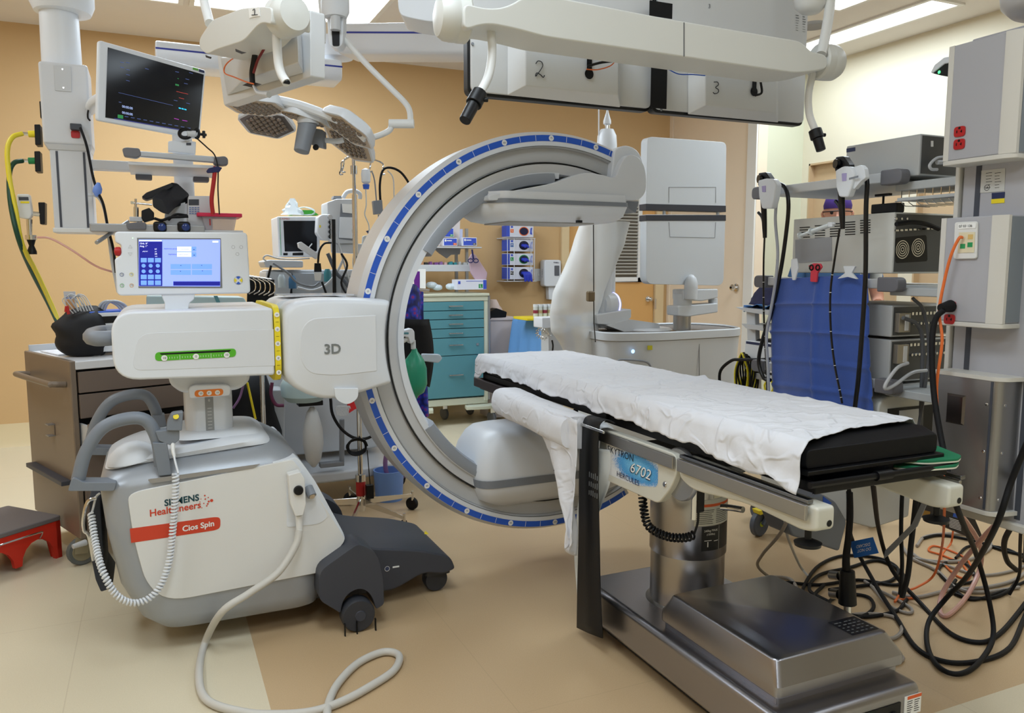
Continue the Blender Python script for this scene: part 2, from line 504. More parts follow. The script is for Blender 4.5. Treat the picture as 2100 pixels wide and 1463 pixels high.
# emergency dome with green mark
dm = build('round_cover', MB().lathe([(.085, 0), (.083, .008), (.07, .03), (.045, .05), (.02, .06), (.001, .062)], (-.085, 2.94, .650), (-.16, 0, 1)), WHITE, carm)
build('green_mark', MB().box((-.093, 2.905, .690), (.02, .012, .02), Matrix.Rotation(.8, 3, 'X')), M('green_print', (40, 150, 80), .5), dm, bevel=.002)
# column
cy = 3.10
ocol = rp([(.085, cy - .07), (.115, cy - .10), (.215, cy - .10), (.245, cy - .07), (.245, cy + .1), (.085, cy + .1)], .01, 3)
colm = build('column', MB().prism([Vector((q.x, q.y, .67)) for q in ocol], (0, 0, .27)), WHITE, carm)
build('scale_strip', MB().bb(.15, .178, cy - .1015, cy - .099, .67, .84), M('scale_grey', (150, 152, 152), .5), colm)
tk = MB()
for i in range(9):
 tk.bb(.157, .171, cy - .1022, cy - .1018, .70 + i * .012, .7013 + i * .012)
tk.text('0', (.164, cy - .1025, .825), X_, Z_, .012)
build('scale_marks', tk, PAPER, colm)
trunk = build('arm_collar', MB().prism(rp([Vector((.035, 2.93, .95)), Vector((.035, 2.93, .90)), Vector((.075, 2.93, .865)), Vector((.26, 2.93, .865)), Vector((.30, 2.93, .895)), Vector((.30, 2.93, .95))], .02), (0, .38, 0)), WHITE, carm, bevel=.02)
pl = rp([YP(u, v, 2.90) for u, v in [(386, 790), (475, 788), (472, 812), (388, 818)]], [.03, .03, .01, .01])
pf = build('scale_plate', MB().prism(pl, (0, .035, 0)), WHITE, trunk, bevel=.006)
og = rp([YP(u, v, 2.8988) for u, v in [(399, 801), (458, 797), (458, 811), (399, 815)]], .012)
build('orange_scale', MB().prism(og, (0, .001, 0)), ORG, trunk)
dc = MB(); dn = MB()
for t, s_ in ((412, '10'), (429, '0°'), (446, '10')):
 c = YP(t, 806.5 - (t - 429) * .06, 2.898)
 dc.lathe([(.001, 0), (.0082, 0)], c, (0, -1, 0), 16)
 dn.text(s_, c + Vector((0, -.0007, 0)), X_, Z_, .009)
build('scale_dots', dc, PAPER, trunk); build('scale_numbers', dn, INK, trunk)
# upper arm housing
hb = [Vector((q.x, 2.83, q.y)) for q in rp([(-.128, .935), (.372, .925), (.372, 1.158), (-.128, 1.155)], [.075, .012, .012, .07], 7)]
head = build('arm_housing', MB().prism(hb, (0, .54, 0)), WHITE, carm, bevel=.03, seg=5)
fc = [Vector((q.x, 2.829, q.y)) for q in rp([(-.075, .965), (.3722, .958), (.3722, 1.085), (-.05, 1.085)], [.03, .001, .001, .04], 4)]
build('side_face', MB().prism(fc, (0, .01, 0)), M('white_plastic_face', (218, 221, 226), .4), head, bevel=.004)
sg = rp([YP(u, v, 2.8275) for u, v in [(318, 723), (484, 715), (484, 732), (318, 741)]], .013)
build('green_scale', MB().prism(sg, (0, .002, 0)), M('green_scale_print', (86, 178, 40), .5), head)
sb = rp([YP(u, v, 2.827) for u, v in [(327, 725), (474, 718), (470, 722), (331, 728)]], .001)
build('slot', MB().prism(sb, (0, .001, 0)), BLACK, head)
dc = MB(); dn = MB()
for t, s_ in ((337, '10'), (402, '0'), (465, '10')):
 c = YP(t, 731.5 - (t - 402) * .05, 2.8262)
 dc.lathe([(.001, 0), (.0095, 0)], c, (0, -1, 0), 16)
 dn.text(s_, c + Vector((0, -.0007, 0)), X_, Z_, .011)
for i in range(25):
 if i in (0, 12, 24): continue
 c = YP(337 + i * 5.33, 731.5 - (337 + i * 5.33 - 402) * .05, 2.8265)
 hh = .008 if i % 6 == 0 else .003
 dc.bb(c.x - .0005, c.x + .0005, c.y, c.y + .0003, c.z - hh, c.z + hh)
build('scale_dots', dc, PAPER, head); build('scale_numbers', dn, INK, head)
rg = build('back_grip', MB().tube([(-.10, 3.02, 1.06), (-.17, 2.98, 1.06), (-.20, 3.05, 1.06), (-.20, 3.2, 1.06), (-.17, 3.27, 1.06), (-.10, 3.25, 1.06)], .026, 10), MIDG, carm)
# yellow angle ring between the housings
yr = MB()
pr = rp([(2.824, .90), (3.376, .90), (3.376, 1.166), (2.824, 1.166)], .07, 6)
yr.prism([Vector((.374, q.x, q.y)) for q in pr], (.02, 0, 0))
yb = build('angle_band', yr, YEL, carm)
dn = MB(); dc = MB()
for i, s_ in enumerate(('0', '10', '20', '30', '40')):
 zz = 1.165 - i * .056 if i else 1.15
 c = Vector((.384, 2.8232, 1.135 - i * .05))
 dc.lathe([(.001, 0), (.0085, 0)], c, (0, -1, 0), 16)
 dn.text(s_, c + Vector((0, -.0006, 0)), -Z_, X_, .0085)
 dn.bb(c.x - .005, c.x + .005, c.y + .0002, c.y + .0006, c.z - .0255, c.z - .0245)
build('scale_dots', dc, PAPER, yb); build('scale_numbers', dn, INK, yb)
# 3D housing that carries the ring
ho = [(.40, .90), (.50, .832), (.60, .828), (.785, .872), (.768, .95), (.762, 1.03), (.768, 1.11), (.785, 1.178), (.68, 1.185), (.50, 1.19), (.40, 1.17)]
ho = rp([Vector((x, 0, z)) for x, z in ho], [.05, .06, .05, .01, .05, .05, .05, .01, .03, .06, .06], 4)
c3 = Vector((.60, 0, 1.01))
def ins(P, k, y):
 return [Vector((c3.x + (q.x - c3.x) * k, y, c3.z + (q.z - c3.z) * k)) for q in P]
hs = build('ring_housing', MB().loft([ins(ho, .90, 2.80), ins(ho, .955, 2.806), ins(ho, .99, 2.83), ins(ho, 1, 2.87), ins(ho, 1, 2.965)]), WHITE, carm, sharp=50)
# left part of the housing goes on behind the ring plane
hl = rp([Vector((.392, 2.96, .89)), Vector((.56, 2.96, .835)), Vector((.665, 2.96, .85)), Vector((.665, 2.96, 1.185)), Vector((.392, 2.96, 1.18))], [.06, .05, .01, .01, .05], 4)
build('ring_housing_back', MB().prism(hl, (0, .29, 0)), WHITE, carm)
hb2 = [Vector((q.x, 3.25, q.z)) for q in ho]
build('ring_housing_far', MB().prism(hb2, (0, .11, 0)), WHITE, carm, bevel=.03)
tp = rp([ (.44, 2.99, 1.1905), (.70, 3.0, 1.1905), (.68, 3.2, 1.1905), (.43, 3.2, 1.1905)], .02)
build('clear_film', MB().prism(tp, (0, 0, .004)), M('clear_plastic_film', (214, 216, 222), .15, bump=1, bscale=30), carm)
pd = rp([YP(u, v, 2.798) for u, v in [(614, 654), (690, 650), (772, 646), (774, 762), (690, 772), (614, 766)]], [.105, .05, .006, .006, .05, .11], 8)
build('raised_pad', MB().prism(pd, (0, .02, 0)), M('white_pad', (218, 221, 226), .36), hs, bevel=.005)
build('lettering', MB().text('3D', YP(682, 717, 2.7955), X_, Z_, .048, xs=1.0, bold=.025), M('grey_letters', (120, 124, 124), .5), hs)
lb = MB().prism(rp([YP(u, v, 2.79) for u, v in [(686, 797), (735, 797), (735, 818), (712, 832), (688, 820)]], [.002, .002, .02, .02, .02]), (0, .15, 0))
build('laser_bump', lb, WHITE, hs, bevel=.006)
# ---------------- the ring
RC = (1.524, 1.0108)
RY = 2.97
W_ = .25
def arc(profile, a0, a1, n, close=True):
 rings = []
 for i in range(n + 1):
  a = math.radians(a0 + (a1 - a0) * i / n)
  rings.append([Vector((RC[0] + r * math.cos(a), RY + y, RC[1] + r * math.sin(a))) for r, y in profile])
 return MB().loft(rings)
A0, A1 = 64, 298
prof = [(.822, .0), (.79, 0), (.776, .003), (.772, .022), (.716, .026), (.706, .006), (.668, .010), (.660, .03), (.660, W_ - .03), (.668, W_ - .01), (.706, W_ - .006), (.716, W_ - .026), (.772, W_ - .022), (.776, W_ - .003), (.822, W_), (.838, W_ - .03), (.838, .03)]
ringo = build('c_ring', arc(prof, A0, A1, 110), M('ring_aluminium_paint', (204, 205, 207), .35, metal=.15), carm, sharp=25)
build('groove_floor', arc([(.771, .020), (.716, .020), (.716, .027), (.771, .027)], A0 + 1, A1 - 1, 100), M('groove_grey', (190, 191, 192), .45), ringo, sharp=25)
build('seal_line', arc([(.7125, .004), (.7095, .004), (.7095, .02), (.7125, .02)], A0 + 1, A1 - 1, 100), BLACK, ringo)
build('seal_line', arc([(.7785, -.0006), (.7768, -.0006), (.7768, .003), (.7785, .003)], A0 + 1, A1 - 1, 100), M('seam_grey', (96, 98, 100), .5), ringo)
build('white_lip', arc([(.796, -.0006), (.779, -.0006), (.779, .002), (.796, .002)], A0 + 2, A1 - 1, 100), WHITE, ringo)
build('blue_scale', arc([(.821, -.0008), (.797, -.0008), (.797, .002), (.821, .002)], A0 + 2, A1 - 1, 100), BLUE, ringo)
mk = MB(); nm = MB(); dd = MB()
for i in range(0, 76):
 a = 66 + i * 5
 if a > A1 - 2: break
 t = math.radians(a); u = Vector((math.cos(t), 0, math.sin(t))); tt = Vector((-math.sin(t), 0, math.cos(t)))
 c = Vector((RC[0], RY - .0014, RC[1])) + u * .809
 if i % 3 == 2:
  dd.lathe([(.001, 0), (.0115, 0)], c + Vector((0, -.0002, 0)), (0, -1, 0), 18)
  nm.text(str(abs(166 - a)), c + Vector((0, -.0010, 0)), X_ if abs(u.z) > .5 else u, Z_ if abs(u.z) > .5 else tt, .011)
 else:
  mk.prism([c + u * .011 + tt * .0008, c - u * .011 + tt * .0008, c - u * .011 - tt * .0008, c + u * .011 - tt * .0008], (0, .0006, 0))
build('scale_ticks', mk, PAPER, ringo); build('scale_dots', dd, PAPER, ringo); build('scale_numbers', nm, INK, ringo)
# inner cover and grey bumpers
build('inner_cover', arc([(.662, .02), (.640, .03), (.628, .07), (.628, W_ - .07), (.640, W_ - .03), (.662, W_ - .02)], 150, 214, 40), WHITE, carm, sharp=25)
bp_ = [(.668, -.004), (.650, -.012), (.626, -.004), (.618, .03), (.618, W_ - .03), (.626, W_ + .004), (.650, W_ + .012), (.668, W_ + .004)]
bm_ = M('bumper_grey', (148, 154, 163), .42)
build('bumper', arc(bp_, 90, 148, 50), bm_, carm, sharp=50)
build('bumper', arc(bp_, 212, 256, 40), bm_, carm, sharp=50)
wl = MB()
bxr = arc([(.672, .0), (.668, .012), (.648, .012), (.648, .0)], 88, 256, 80)
build('white_rail', bxr, WHITE, carm)
bk = MB()
q1 = arc([(.664, -.001), (.664, .003), (.646, .003), (.646, -.001)], 66, 80, 12)
build('bracket', q1, M('bracket_grey', (120, 122, 124), .4, metal=.3), ringo)
# ---------------- detector head (top) with its arm
dx0, dx1, dy0, dy1 = 1.20, 1.835, 2.89, 3.31
def det(z, k, cut=.09):
 c = [(dx0 + k, dy0 + cut + k), (dx0 + cut * .8 + k, dy0 + k), (dx1 - k, dy0 + k), (dx1 - k, dy1 - k), (dx0 + cut * .8 + k, dy1 - k), (dx0 + k, dy1 - cut - k)]
 return [Vector((q.x, q.y, z)) for q in rp(c, .02, 3)]
dt = build('detector', MB().loft([det(1.482, .055), det(1.487, .035), det(1.506, .012), det(1.545, 0), det(1.595, .006)]), WHITE, carm, sharp=50)
build('grey_band', MB().loft([det(1.548, -.003), det(1.565, -.001)]), MIDG, dt, sharp=50)
build('detector_window', MB().bb(dx0 + .12, dx1 - .12, dy0 + .08, dy1 - .08, 1.477, 1.483), M('window_grey', (170, 168, 164), .4), dt)
build('latch', MB().bb(1.60, 1.62, dy0 + .01, dy0 + .03, 1.478, 1.488), BLACK, dt)
# arm: swept cover from detector up to the end of the ring
ao = [YP(*q, 2.915) for q in [(1002, 400), (1137, 376), (1172, 362), (1200, 353), (1235, 358), (1262, 366), (1273, 335), (1286, 317), (1308, 318), (1324, 342), (1327, 392), (1312, 411), (1002, 411)]]
ao = rp(ao, [.01, .08, .06, .05, .05, .02, .03, .02, .03, .04, .04, .03, .005], 4)
build('detector_arm', MB().prism(ao, (0, .36, 0)), WHITE, carm, bevel=.02, seg=4)
# arm part running into the ring end
ae = rp([Vector((x, 2.952, z)) for x, z in [(1.78, 1.62), (1.80, 1.79), (1.86, 1.815), (1.93, 1.79), (1.955, 1.70), (1.94, 1.62)]], [.01, .02, .03, .05, .05, .03], 4)
build('ring_end_cover', MB().prism(ae, (0, .29, 0)), WHITE, carm, bevel=.015)
ch = rp([(1.88, 2.98, 1.555), (1.93, 2.98, 1.53), (1.945, 2.98, 1.58), (1.88, 2.98, 1.58)], .005)
build('arm_hook', MB().prism(ch, (0, .1, 0)), MIDG, carm, bevel=.004)
# ---------------- tube head (bottom)
def tb(z, x0, x1, y0, y1, r):
 return ring_rr(x0, x1, y0, y1, z, r)
tbx = build('xray_tube_housing', MB().loft([tb(.30, 1.26, 1.80, 2.98, 3.22, .06), tb(.34, 1.19, 1.86, 2.93, 3.27, .07), tb(.40, 1.168, 1.885, 2.91, 3.29, .08), tb(.47, 1.166, 1.89, 2.91, 3.29, .08),
          tb(.54, 1.185, 1.87, 2.925, 3.275, .08), tb(.59, 1.21, 1.84, 2.94, 3.26, .09), tb(.612, 1.235, 1.81, 2.96, 3.24, .08), tb(.622, 1.27, 1.78, 2.99, 3.21, .07)]), WHITE, carm, sharp=60)
build('grey_band', MB().loft([tb(.40, 1.166, 1.887, 2.908, 3.292, .08), tb(.433, 1.162, 1.893, 2.906, 3.294, .08)], cap=False), MIDG, tbx)
build('vent', MB().bb(1.42, 1.56, 3.02, 3.06, .6215, .6235), BLACK, tbx)
build('screws', MB().lathe([(.001, 0), (.004, 0)], (1.50, 2.926, .55), (0, -1, 0), 10).lathe([(.001, 0), (.004, 0)], (1.50, 2.903, .45), (0, -1, 0), 10), BLACK, tbx)
# ---------------- console screen
cs = thing('control_console', '', 'console', (0, 0, 0)) if False else carm
R2 = 2.93
co = rp([YP(u, v, R2) for u, v in [(234, 475), (507, 477), (514, 602), (240, 607), (235, 532), (248, 523), (248, 503), (236, 497)]], [.014, .014, .014, .016, .006, .006, .006, .006], 4)
con = build('console', MB().prism(co, (0, .035, 0)), WHITE, carm, bevel=.006)
build('screen_bezel', MB().prism([YP(u, v, R2 - .001) for u, v in [(281, 488), (453, 489), (456, 591), (284, 591)]], (0, .003, 0)), GREYL, con)
def glow(name, rgb, e=1.0):
 return M(name, rgb, .3, emit=e)
S_ = lambda u, v, k=0: YP(230 + u * 290 / 2100, 470 + v * 140 / 1014, R2 - .0014 - k)
def rect(mb, u0, v0, u1, v1, k=0):
 mb.poly([S_(u0, v1, k), S_(u1, v1 + (u1 - u0) * .004, k), S_(u1, v0, k), S_(u0, v0, k)])
b = MB(); rect(b, 395, 155, 1605, 848); build('screen', b, glow('screen_blue', (136, 156, 252), .75), con)
b = MB(); rect(b, 400, 185, 745, 845, .0003); rect(b, 908, 778, 1603, 840, .0003); build('screen_dark_area', b, glow('screen_navy', (20, 26, 128), .7), con)
b = MB()
for u in (425, 530, 636):
 for v, h_ in ((430, 65), (678, 68), (764, 68)):
  rect(b, u, v, u + 88, v + h_, .0006)
 for v in (545, 628):
  c = S_(u + 42, v, .0006)
  b.lathe([(.001, 0), (.0062, 0)], c, (0, -1, 0), 18)
for u, v, u1, v1 in ((868, 520, 1168, 592), (1185, 520, 1482, 592), (868, 608, 1168, 680), (1185, 608, 1482, 680), (1180, 262, 1250, 330), (1180, 345, 1250, 412)):
 rect(b, u, v, u1, v1, .0004)
build('screen_buttons', b, glow('screen_button_blue', (104, 146, 240), .75), con)
b = MB(); rect(b, 965, 262, 1175, 330, .0005); rect(b, 965, 345, 1175, 412, .0005); rect(b, 1490, 175, 1575, 200, .0005); rect(b, 400, 165, 735, 182, .0005)
build('screen_fields', b, glow('screen_white', (222, 232, 255), .8), con)
b = MB()
for t, u, v, s_ in (('Orb. 0°', 412, 215, .0078), ('Ang. 1°', 412, 255, .0078), ('61', 630, 298, .0075), ('kV', 635, 335, .005), ('28', 630, 370, .0075), ('mA', 635, 405, .005), ('µGy*m²', 450, 332, .005)):
 b.text(t, S_(u, v, .0008), X_, Z_, s_, al='LEFT')
build('screen_readings', b, glow('screen_text_white', (235, 240, 255), .9), con)
b = MB()
for t, u, v, s_ in (('Application group', 770, 290, .0056), ('Application', 835, 374, .0056), ('Traumatology', 1000, 296, .0052), ('General Standard', 976, 379, .0047)):
 b.text(t, S_(u, v, .0009), X_, Z_, s_, al='LEFT')
for u, v in ((1215, 305), (1218, 388)):
 c = S_(u, v, .0009); b.poly([c + Vector((-.003, 0, .001)), c + Vector((0, 0, -.002)), c + Vector((.003, 0, .001))])
for u, v in ((1020, 540), (1330, 538), (1015, 625), (1340, 622)):
 c = S_(u, v, .0009); b.box(c, (.003, .0002, .002))
build('screen_labels', b, INK, con)
# keys printed on the console
b = MB()
def annulus(mb, c, r, w2, n=24):
 ring1 = [c + Vector((math.cos(a) * r, 0, math.sin(a) * r)) for a in [2 * math.pi * i / n for i in range(n)]]
 ring2 = [c + Vector((math.cos(a) * (r - w2), 0, math.sin(a) * (r - w2))) for a in [2 * math.pi * i / n for i in range(n)]]
 mb.add(ring1 + ring2, [(i, (i + 1) % n, n + (i + 1) % n, n + i) for i in range(n)])
KEYS = [((143, 677), (40, 60, 130)), ((287, 675), (222, 205, 60)), ((147, 838), (80, 170, 70)), ((290, 838), (220, 150, 60))]
for i, ((u, v), rgb) in enumerate(KEYS):
 b = MB(); annulus(b, S_(u, v), .0063, .0012)
 build('key_ring', b, M('key_ring_%d' % i, rgb, .5), con)
b = MB()
for u, v in ((143, 677), (287, 675), (147, 838), (290, 838)):
 c = S_(u, v, .0001); b.tube([c + Vector((-.003, 0, .001)), c + Vector((0, 0, .003)), c + Vector((.003, 0, .001)), c + Vector((.001, 0, -.003))], .0004, 4)
for (u, v) in ((1798, 268), (1916, 268), (1860, 372)):
 annulus(b, S_(u, v), .0056, .0006)
for s_, v in ((1, 262), (-1, 372)):
 c = S_(268, v)
 T3 = [c + Vector((-.0062, 0, -.0045 * s_)), c + Vector((.0062, 0, -.0045 * s_)), c + Vector((0, 0, .0055 * s_))]
 b.tube(T3, .0003, 4, closed=True, smooth=False)
annulus(b, S_(1874, 762), .0145, .0006)
build('key_symbols', b, M('key_ink', (70, 72, 78), .5), con)
c = S_(1874, 762, .0002)
for nm_, rgb_, an in (('blue_keys', BLUE, (90, 270)), ('yellow_keys', YEL, (0, 180))):
 b = MB()
 for a in an:
  pts = [c + Vector((math.cos(math.radians(a + q)) * .0135, 0, math.sin(math.radians(a + q)) * .0135)) for q in range(-32, 33, 8)]
  b.poly([c + Vector((math.cos(math.radians(a)) * .004, 0, math.sin(math.radians(a)) * .004))] + pts)
 build(nm_, b, rgb_, con)
build('status_led', MB().lathe([(.001, 0), (.0012, 0)], S_(305, 135), (0, -1, 0), 10), glow('led_green', (180, 255, 190), 2), con)
es = build('emergency_stop', MB().lathe([(.001, .022), (.012, .02), (.015, .014), (.015, .004), (.010, 0)], YP(240, 516, R2 + .012) + Vector((.013, 0, 0)), (-1, 0, 0)), RED, carm)
cp = [YP(u, v, 2.935) for u, v in [(330, 600), (400, 600), (398, 615), (388, 622), (386, 636), (338, 636), (338, 622), (333, 612)]]
build('console_mount', MB().prism(rp(cp, .006), (0, .09, 0)), WHITE, carm, bevel=.008)
# ---------------- handles
hg = M('handle_grey', (122, 129, 139), .42)
for yy in (2.83, 3.36):
 pts = [YP(u, v, 2.83) for u, v in [(160, 985), (175, 930), (208, 880), (255, 860), (298, 862), (322, 900), (330, 955)]]
 pts = [Vector((q.x, yy, q.z)) for q in pts]
 h = build('handle', MB().tube(pts, .021, 12), hg, carm)
 bx = rp([YP(u, v, 2.83) for u, v in [(141, 1003), (150, 972), (172, 985), (240, 985), (235, 1003)]], [.006, .02, .006, .004, .008])
 build('handle_foot', MB().prism([Vector((q.x, yy - .03, q.z)) for q in bx], (0, .07, 0)), hg, h, bevel=.006)
 bx = rp([YP(u, v, 2.83) for u, v in [(312, 905), (342, 905), (352, 970), (325, 973)]], .005)
 build('handle_foot', MB().prism([Vector((q.x, yy - .03, q.z)) for q in bx], (0, .07, 0)), hg, h, bevel=.006)
# holster and hand switch
hol = rp([YP(u, v, 2.80) for u, v in [(318, 885), (368, 880), (368, 903), (352, 915), (326, 905)]], .006)
build('holster', MB().prism(hol, (0, .05, 0)), hg, carm, bevel=.006)
hw = rp([YP(u, v, 2.79) for u, v in [(342, 884), (342, 868), (352, 848), (376, 845), (373, 884)]], [.004, .01, .008, .006, .004])
sw = one('hand_switch', MB().prism(hw, (0, .04, 0)), hg, 'grey hand switch with a yellow mark, standing in the holster of the x-ray machine', 'hand switch', bevel=.008)
build('yellow_mark', MB().lathe([(.001, 0), (.009, 0), (.009, .002), (.001, .002)], YP(361, 855, 2.789), (-.1, -1, .5), 14), YEL, sw)
build('cable_boot', MB().tube([YP(354, 902, 2.815), YP(355, 925, 2.79), YP(358, 938, 2.775)], [.008, .005], 10), OFFW, sw)
cc = [YP(u, v, yy) for u, v, yy in [(360, 972, 2.74), (360, 1010, 2.74), (355, 1080, 2.75), (345, 1160, 2.75), (320, 1215, 2.74), (280, 1237, 2.73), (240, 1222, 2.72), (210, 1170, 2.74), (195, 1110, 2.82), (187, 1054, 2.88)]]
co_ = MB().coil(cc, .0085, .0038, 74).tube([YP(357, 936, 2.775), YP(360, 950, 2.76), YP(360, 972, 2.74) + Vector((.0085, 0, 0))], .0035, 6)
co_.tube([YP(187, 1054, 2.88), YP(190, 1046, 2.89), YP(197, 1020, 2.90), YP(205, 1012, 2.9)], .0035, 6)
build('coiled_cord', co_, WHITE, sw)
# connector and thick cable at the side
rc = rp([YP(u, v, 2.792) for u, v in [(588, 978), (622, 965), (668, 1050), (672, 1062), (655, 1075), (588, 1082)]], [.006, .01, .01, .02, .02, .01], 5)
build('side_recess', MB().prism(rc, (0, .003, 0)), WHITE, carm)
pg = rp([YP(u, v, 2.745) for u, v in [(591, 975), (616, 968), (625, 982), (628, 1035), (622, 1058), (606, 1060), (596, 1035)]], .004)
plug = build('cable_plug', MB().prism(pg, (0, .045, 0)), OFFW, carm, bevel=.008)
build('plug_knob', MB().lathe([(.001, .012), (.015, .010), (.017, 0), (.001, 0)], YP(612, 1006, 2.744), (0, -1, 0), 20), BLACK, plug)
build('plug_sleeve', MB().tube([YP(613, 1058, 2.77), YP(614, 1090, 2.765)], [.0125, .0105], 14, smooth=False), OFFW, plug)
kl = build('key_lock', MB().cyl(YP(632, 1000, 2.79), YP(640, 1018, 2.765), .016, 18), MIDG, carm)
build('key_ring', MB().lathe([(.001, 0), (.010, 0), (.010, .003), (.001, .003)], YP(640, 1018, 2.764), (.2, -1, -.4), 16), CHROME, kl)
th = [YP(614, 1088, 2.765), YP(606, 1120, 2.75), YP(570, 1175, 2.72)] + [YP(510, 1218, 2.70), YP(455, 1256, 2.69)] + [ZP(u, v, .013) for u, v in [(420, 1320), (408, 1385), (425, 1437), (500, 1462), (570, 1466), (640, 1460), (700, 1440), (760, 1408), (808, 1375), (818, 1345), (785, 1338), (735, 1360), (695, 1400), (675, 1440), (672, 1480), (690, 1530)]]
one('thick_cable', MB().tube(th, .0125, 12, 8), M('grey_cable_jacket', (200, 197, 190), .5), 'thick pale grey cable plugged into the x-ray machine side, looping over the floor in front', 'cable')
# markings on the side panel
yl = CB0 - .0069
sl_ = (YP(655, 940, yl) - YP(262, 1003, yl)).normalized()
up_ = Vector((-sl_.z, 0, sl_.x))
build('lettering', MB().text('SIEMENS', YP(373, 1027, yl), sl_, Z_, .030, xs=.96, bold=.03), M('petrol_letters', (10, 64, 74), .5), panel)
org_ = M('orange_red_letters', (206, 66, 40), .5)
lt = MB().text('Healthineers', YP(360, 1045, yl), sl_, Z_, .0325, xs=.95, bold=.02)
dts = [(414, 1042, 1.6), (418, 1033, 2), (421, 1024, 2.4), (424, 1038, 2.4), (428, 1029, 3.2), (434, 1027, 5), (420, 1017, 2.6), (427, 1021, 2), (410, 1030, 1.6), (426, 1034, 2.8), (412, 1024, 1.5)]
for u, v, r in dts:
 lt.lathe([(.001, 0), (r * .0014 * .75, 0)], YP(u, v, yl - .0003), (0, -1, 0), 10)
build('lettering', lt, org_, panel)
bar = rp([YP(u, v, yl) for u, v in [(266, 1085), (440, 1061), (452, 1062), (452, 1083), (442, 1088), (269, 1114)]], [.001, .012, .012, .012, .012, .001], 5)
build('orange_bar', MB().prism(bar, (0, .0012, 0)), org_, panel)
build('lettering', MB().text('Cios Spin', YP(407, 1080, yl - .0009), sl_, Z_, .0265, bold=.025), PAPER, panel)
# ---------------- wheels and front legs
def wheel(cx, y0, y1, cz, r, name='wheel'):
 m_ = (y0 + y1) / 2
 return MB().lathe([(r * .35, 0), (r * .92, .0), (r, .008), (r, abs(y1 - y0) - .008), (r * .92, abs(y1 - y0)), (r * .35, abs(y1 - y0))], (cx, y0, cz), (0, 1, 0), 36)
hub = rp([YP(u, v, 2.72) for u, v in [(655, 1172), (735, 1115), (775, 1135), (786, 1190), (788, 1240), (772, 1250), (760, 1216), (735, 1205), (705, 1225), (698, 1258), (655, 1232)]], [.03, .02, .04, .02, .012, .006, .04, .04, .04, .006, .02], 4)
wc = build('wheel_cover', MB().prism(hub, (0, .13, 0)), DARKG, carm, bevel=.012)
wx = YP(735, 1262, 2.71)
w1 = build('wheel', wheel(wx.x, 2.70, 2.76, .06, .06), M('wheel_grey', (52, 54, 60), .5), carm)
build('wheel_cap', MB().lathe([(.001, .004), (.018, .004), (.02, 0)], (wx.x + .005, 2.70, .06), (0, -1, 0), 24), DARKG, w1)
for k in (-.053, -.01, .057):
 build('cable_guard', MB().bb(wx.x + k - .002, wx.x + k + .002, 2.688, 2.698, .0, .045), BLACK, w1)
w2 = build('wheel', wheel(wx.x, 3.46, 3.52, .06, .06), M('wheel_grey', (52, 54, 60), .5), carm)
build('wheel', wheel(.10, 3.0, 3.04, .04, .04), BLACKR, carm)
build('wheel', wheel(.10, 3.2, 3.24, .04, .04), BLACKR, carm)
build('wheel_cover', MB().prism([q + Vector((0, .62, 0)) for q in hub], (0, .13, 0)), DARKG, carm, bevel=.012)
# front beam: low dark leg reaching forward under the ring
fb = [Vector((.40, 0, .08)), Vector((.40, 0, .33)), Vector((.56, 0, .33)), Vector((.66, 0, .245)), Vector((.90, 0, .20)), Vector((1.03, 0, .155)), Vector((1.05, 0, .10)), Vector((1.0, 0, .085)), Vector((.92, 0, .105)), Vector((.80, 0, .055)), Vector((.62, 0, .06))]
fb = rp(fb, [.01, .01, .04, .08, .05, .03, .012, .02, .03, .03, .02], 4)
build('front_leg', MB().prism([Vector((q.x, 2.885, q.z)) for q in fb], (0, .44, 0)), DARKG, carm, bevel=.02, seg=4)
wf = [Vector((x, 2.802, z)) for x, z in [(.505, .69), (.60, .32), (.63, .20), (.52, .16), (.45, .3), (.45, .69)]]
sy = YP(803, 1165, 2.8835)
fl = carm.children[-1]
build('sticker', MB().lathe([(.001, 0), (.010, 0), (.010, .001), (.001, .001)], YP(794, 1167, 2.883), (0, -1, 0), 20).box(YP(812, 1163, 2.884), (.026, .001, .006)), PAPER, fl)
build('sticker_mark', MB().lathe([(.001, 0), (.0085, 0)], YP(794, 1167, 2.8815), (0, -1, 0), 20), M('sticker_navy', (60, 70, 100), .5), fl)
build('warning_mark', MB().poly([ZP(870, 1096, .216), ZP(880, 1096, .214), ZP(872, 1089, .219)]), YEL, fl)
for yy in (2.93, 3.24):
 cst = build('caster', wheel(.985, yy, yy + .05, .048, .048), M('wheel_grey', (52, 54, 60), .5), carm)
 build('caster_cover', MB().loft([ring_rr(.935, 1.045, yy - .006, yy + .056, .07, .02), ring_rr(.94, 1.04, yy - .004, yy + .054, .105, .02)]), DARKG, cst)
# equipment hanging behind the handles
e1 = build('rear_pocket', MB().prism(rp([YP(u, v, 2.95) for u, v in [(182, 1020), (205, 1020), (215, 1180), (232, 1206), (207, 1215), (196, 1190), (188, 1150)]], .006), (0, .25, 0)), M('dark_pocket', (40, 44, 54), .6), carm, bevel=.005)
build('rear_bar', MB().tube([YP(u, v, 2.90) for u, v in [(197, 1022), (180, 1030), (172, 1060), (172, 1088), (182, 1100), (192, 1150)]], .006, 8), CHROME, carm)
